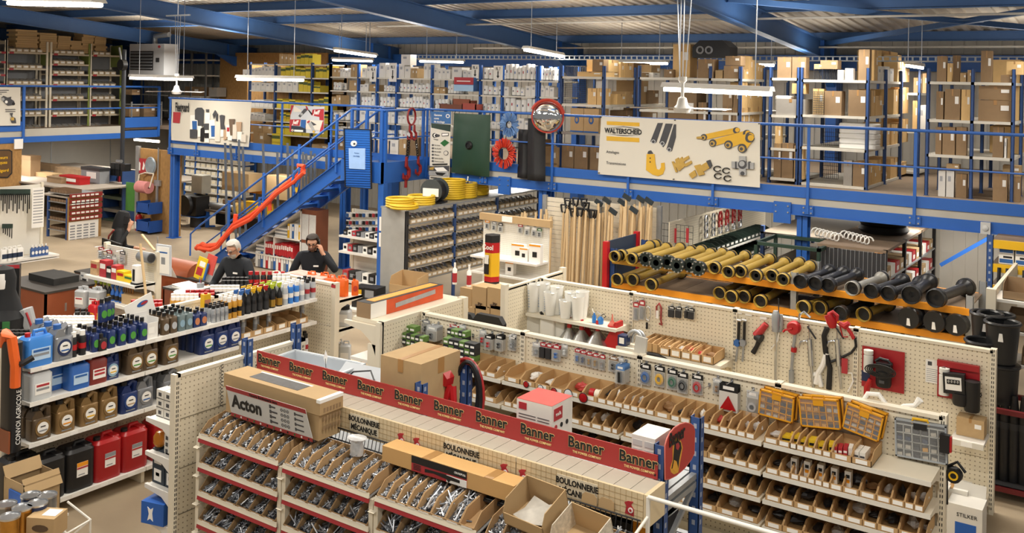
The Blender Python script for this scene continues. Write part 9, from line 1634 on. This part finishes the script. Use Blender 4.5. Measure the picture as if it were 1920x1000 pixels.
for i in range(6):t=T('rubber_part','black rubber part in the red trolley, %s from left'%ORD[i],'part',(xy(1893,11.0)-.22+.09*i,11.2,.152));O('part',La([(.05,0),(.06,.6),(.03,.9),(0,.9)],BG,n=10),t);O('cap',La([(.065,.55),(.065,.62)],DARK,n=10),t)
# -- lamps and fans
def tubelamp(label,p,q,drop,lit=True,power=38,w=.11):
 p,q=Vector(p),Vector(q);d=q-p;t=T('tube_lamp',label,'lamp',(p+q)/2,math.atan2(d.y,d.x));l=Vector((d.x,d.y)).length/2;sl_=d.z/2;E_=lambda x,y,z:(x,y,z+sl_*x/l)
 b=MB();b.add([E_(s*l,y,z)for s in(-1,1)for y,z in((-w,0),(w,0),(w*.6,.06),(-w*.6,.06))],[(0,1,2,3),(7,6,5,4),(0,4,5,1),(1,5,6,2),(2,6,7,3),(3,7,4,0)],M('lamp housing','D8D6D0',.4,var=.02));O('housing',b,t)
 for y in(-.04,.04):O('tube',Cy(E_(-l+.02,y,-.028),E_(l-.02,y,-.028),.026,TUBE,8),t)
 for s in(-.7,.7):O('chain',Cy(E_(s*l,0,.06),(s*l,0,roof_z(t.location.y+s*d.y/2)-t.location.z-.005),.008,STEEL,5),t)
 if lit:area('lamp_light',((p+q)/2)-Vector((0,0,.08)),(0,0,math.atan2(d.y,d.x)),l*1.9,.1,power)
tubelamp('large lit tube lamp hanging before the long driveshaft banner',at(1245,163,Y=11),at(1448,172,Y=11),1.6,True,60)
tubelamp('lit tube lamp hanging before the fan heater',(-19.3,12.9,at(300,145,Y=13.5).z),(-18.9,14.3,at(300,146,Y=13.5).z),1.6)
tubelamp('lit tube lamp hanging before the yellow filter boxes',(-15.2,12.55,4.18),(-14.85,14.0,4.18),1.5)
tubelamp('lit sloping tube lamp under the rafter over the stair landing',at(628,93,Y=16.9),at(704,104,Y=18.2),.7);tubelamp('lit sloping tube lamp under the rafter left of the convex mirror',at(985,91,Y=16.7),at(1053,104,Y=18.0),.7)
tubelamp('lit tube lamp at the top left corner',at(20,2,Y=6.4),at(186,5,Y=6.4),.8,True,50)
for i,(a,b_)in enumerate((((625,111),(697,113)),((788,113),(868,115)),((1150,117),(1252,117)),((1411,119),(1452,120)),((1697,120),(1733,125)))):tubelamp('far lit tube lamp behind the racks, %s from left'%ORD[i],at(*a,Y=19.4),at(*b_,Y=19.4),.6,True,22)
def fan(label,q,top,a0):
 t=T('ceiling_fan',label,'fan',q);FW=M('white fan enamel','E2E0DA',.35,var=.02);O('motor',La([(0,-.06),(.09,-.05),(.11,0),(.07,.04),(.05,.12),(.02,.14),(.02,.3),(.05,.33),(.05,.38),(0,.38)],FW,n=18),t)
 for k in range(3):a=a0+k*2.094;u=Vector((math.cos(a),math.sin(a),0));n_=Vector((-u.y,u.x,.12));b=MB();b.add([u*.1+n_*s for s in(-.03,.03)]+[u*.65+n_*s for s in(.07,-.07)],[(0,1,2,3)],FW);b.add([u*.1+n_*s+Vector((0,0,.006))for s in(-.03,.03)]+[u*.65+n_*s+Vector((0,0,.006))for s in(.07,-.07)],[(3,2,1,0)],FW);O('blade',b,t)
 for dx in(-.09,.0,.09):O('hanger_rod',Cy((dx*.4,0,.36),(dx,0,top),.007,STEEL,5),t)
 O('hanger_stem',Cy((0,0,top+.03),(0,0,roof_z(q.y)-q.z-.1),.012,STEEL,6),t);O('hanger_bar',Bx(-.4,.4,-.015,.015,top,top+.03,GALV),t)
fan('white ceiling fan hanging before the large tube lamp',at(1279,203,Y=10.6),1.32,-.2);fan('white ceiling fan hanging before the white filter banner',at(331,172,Y=12.6),1.6,.3)
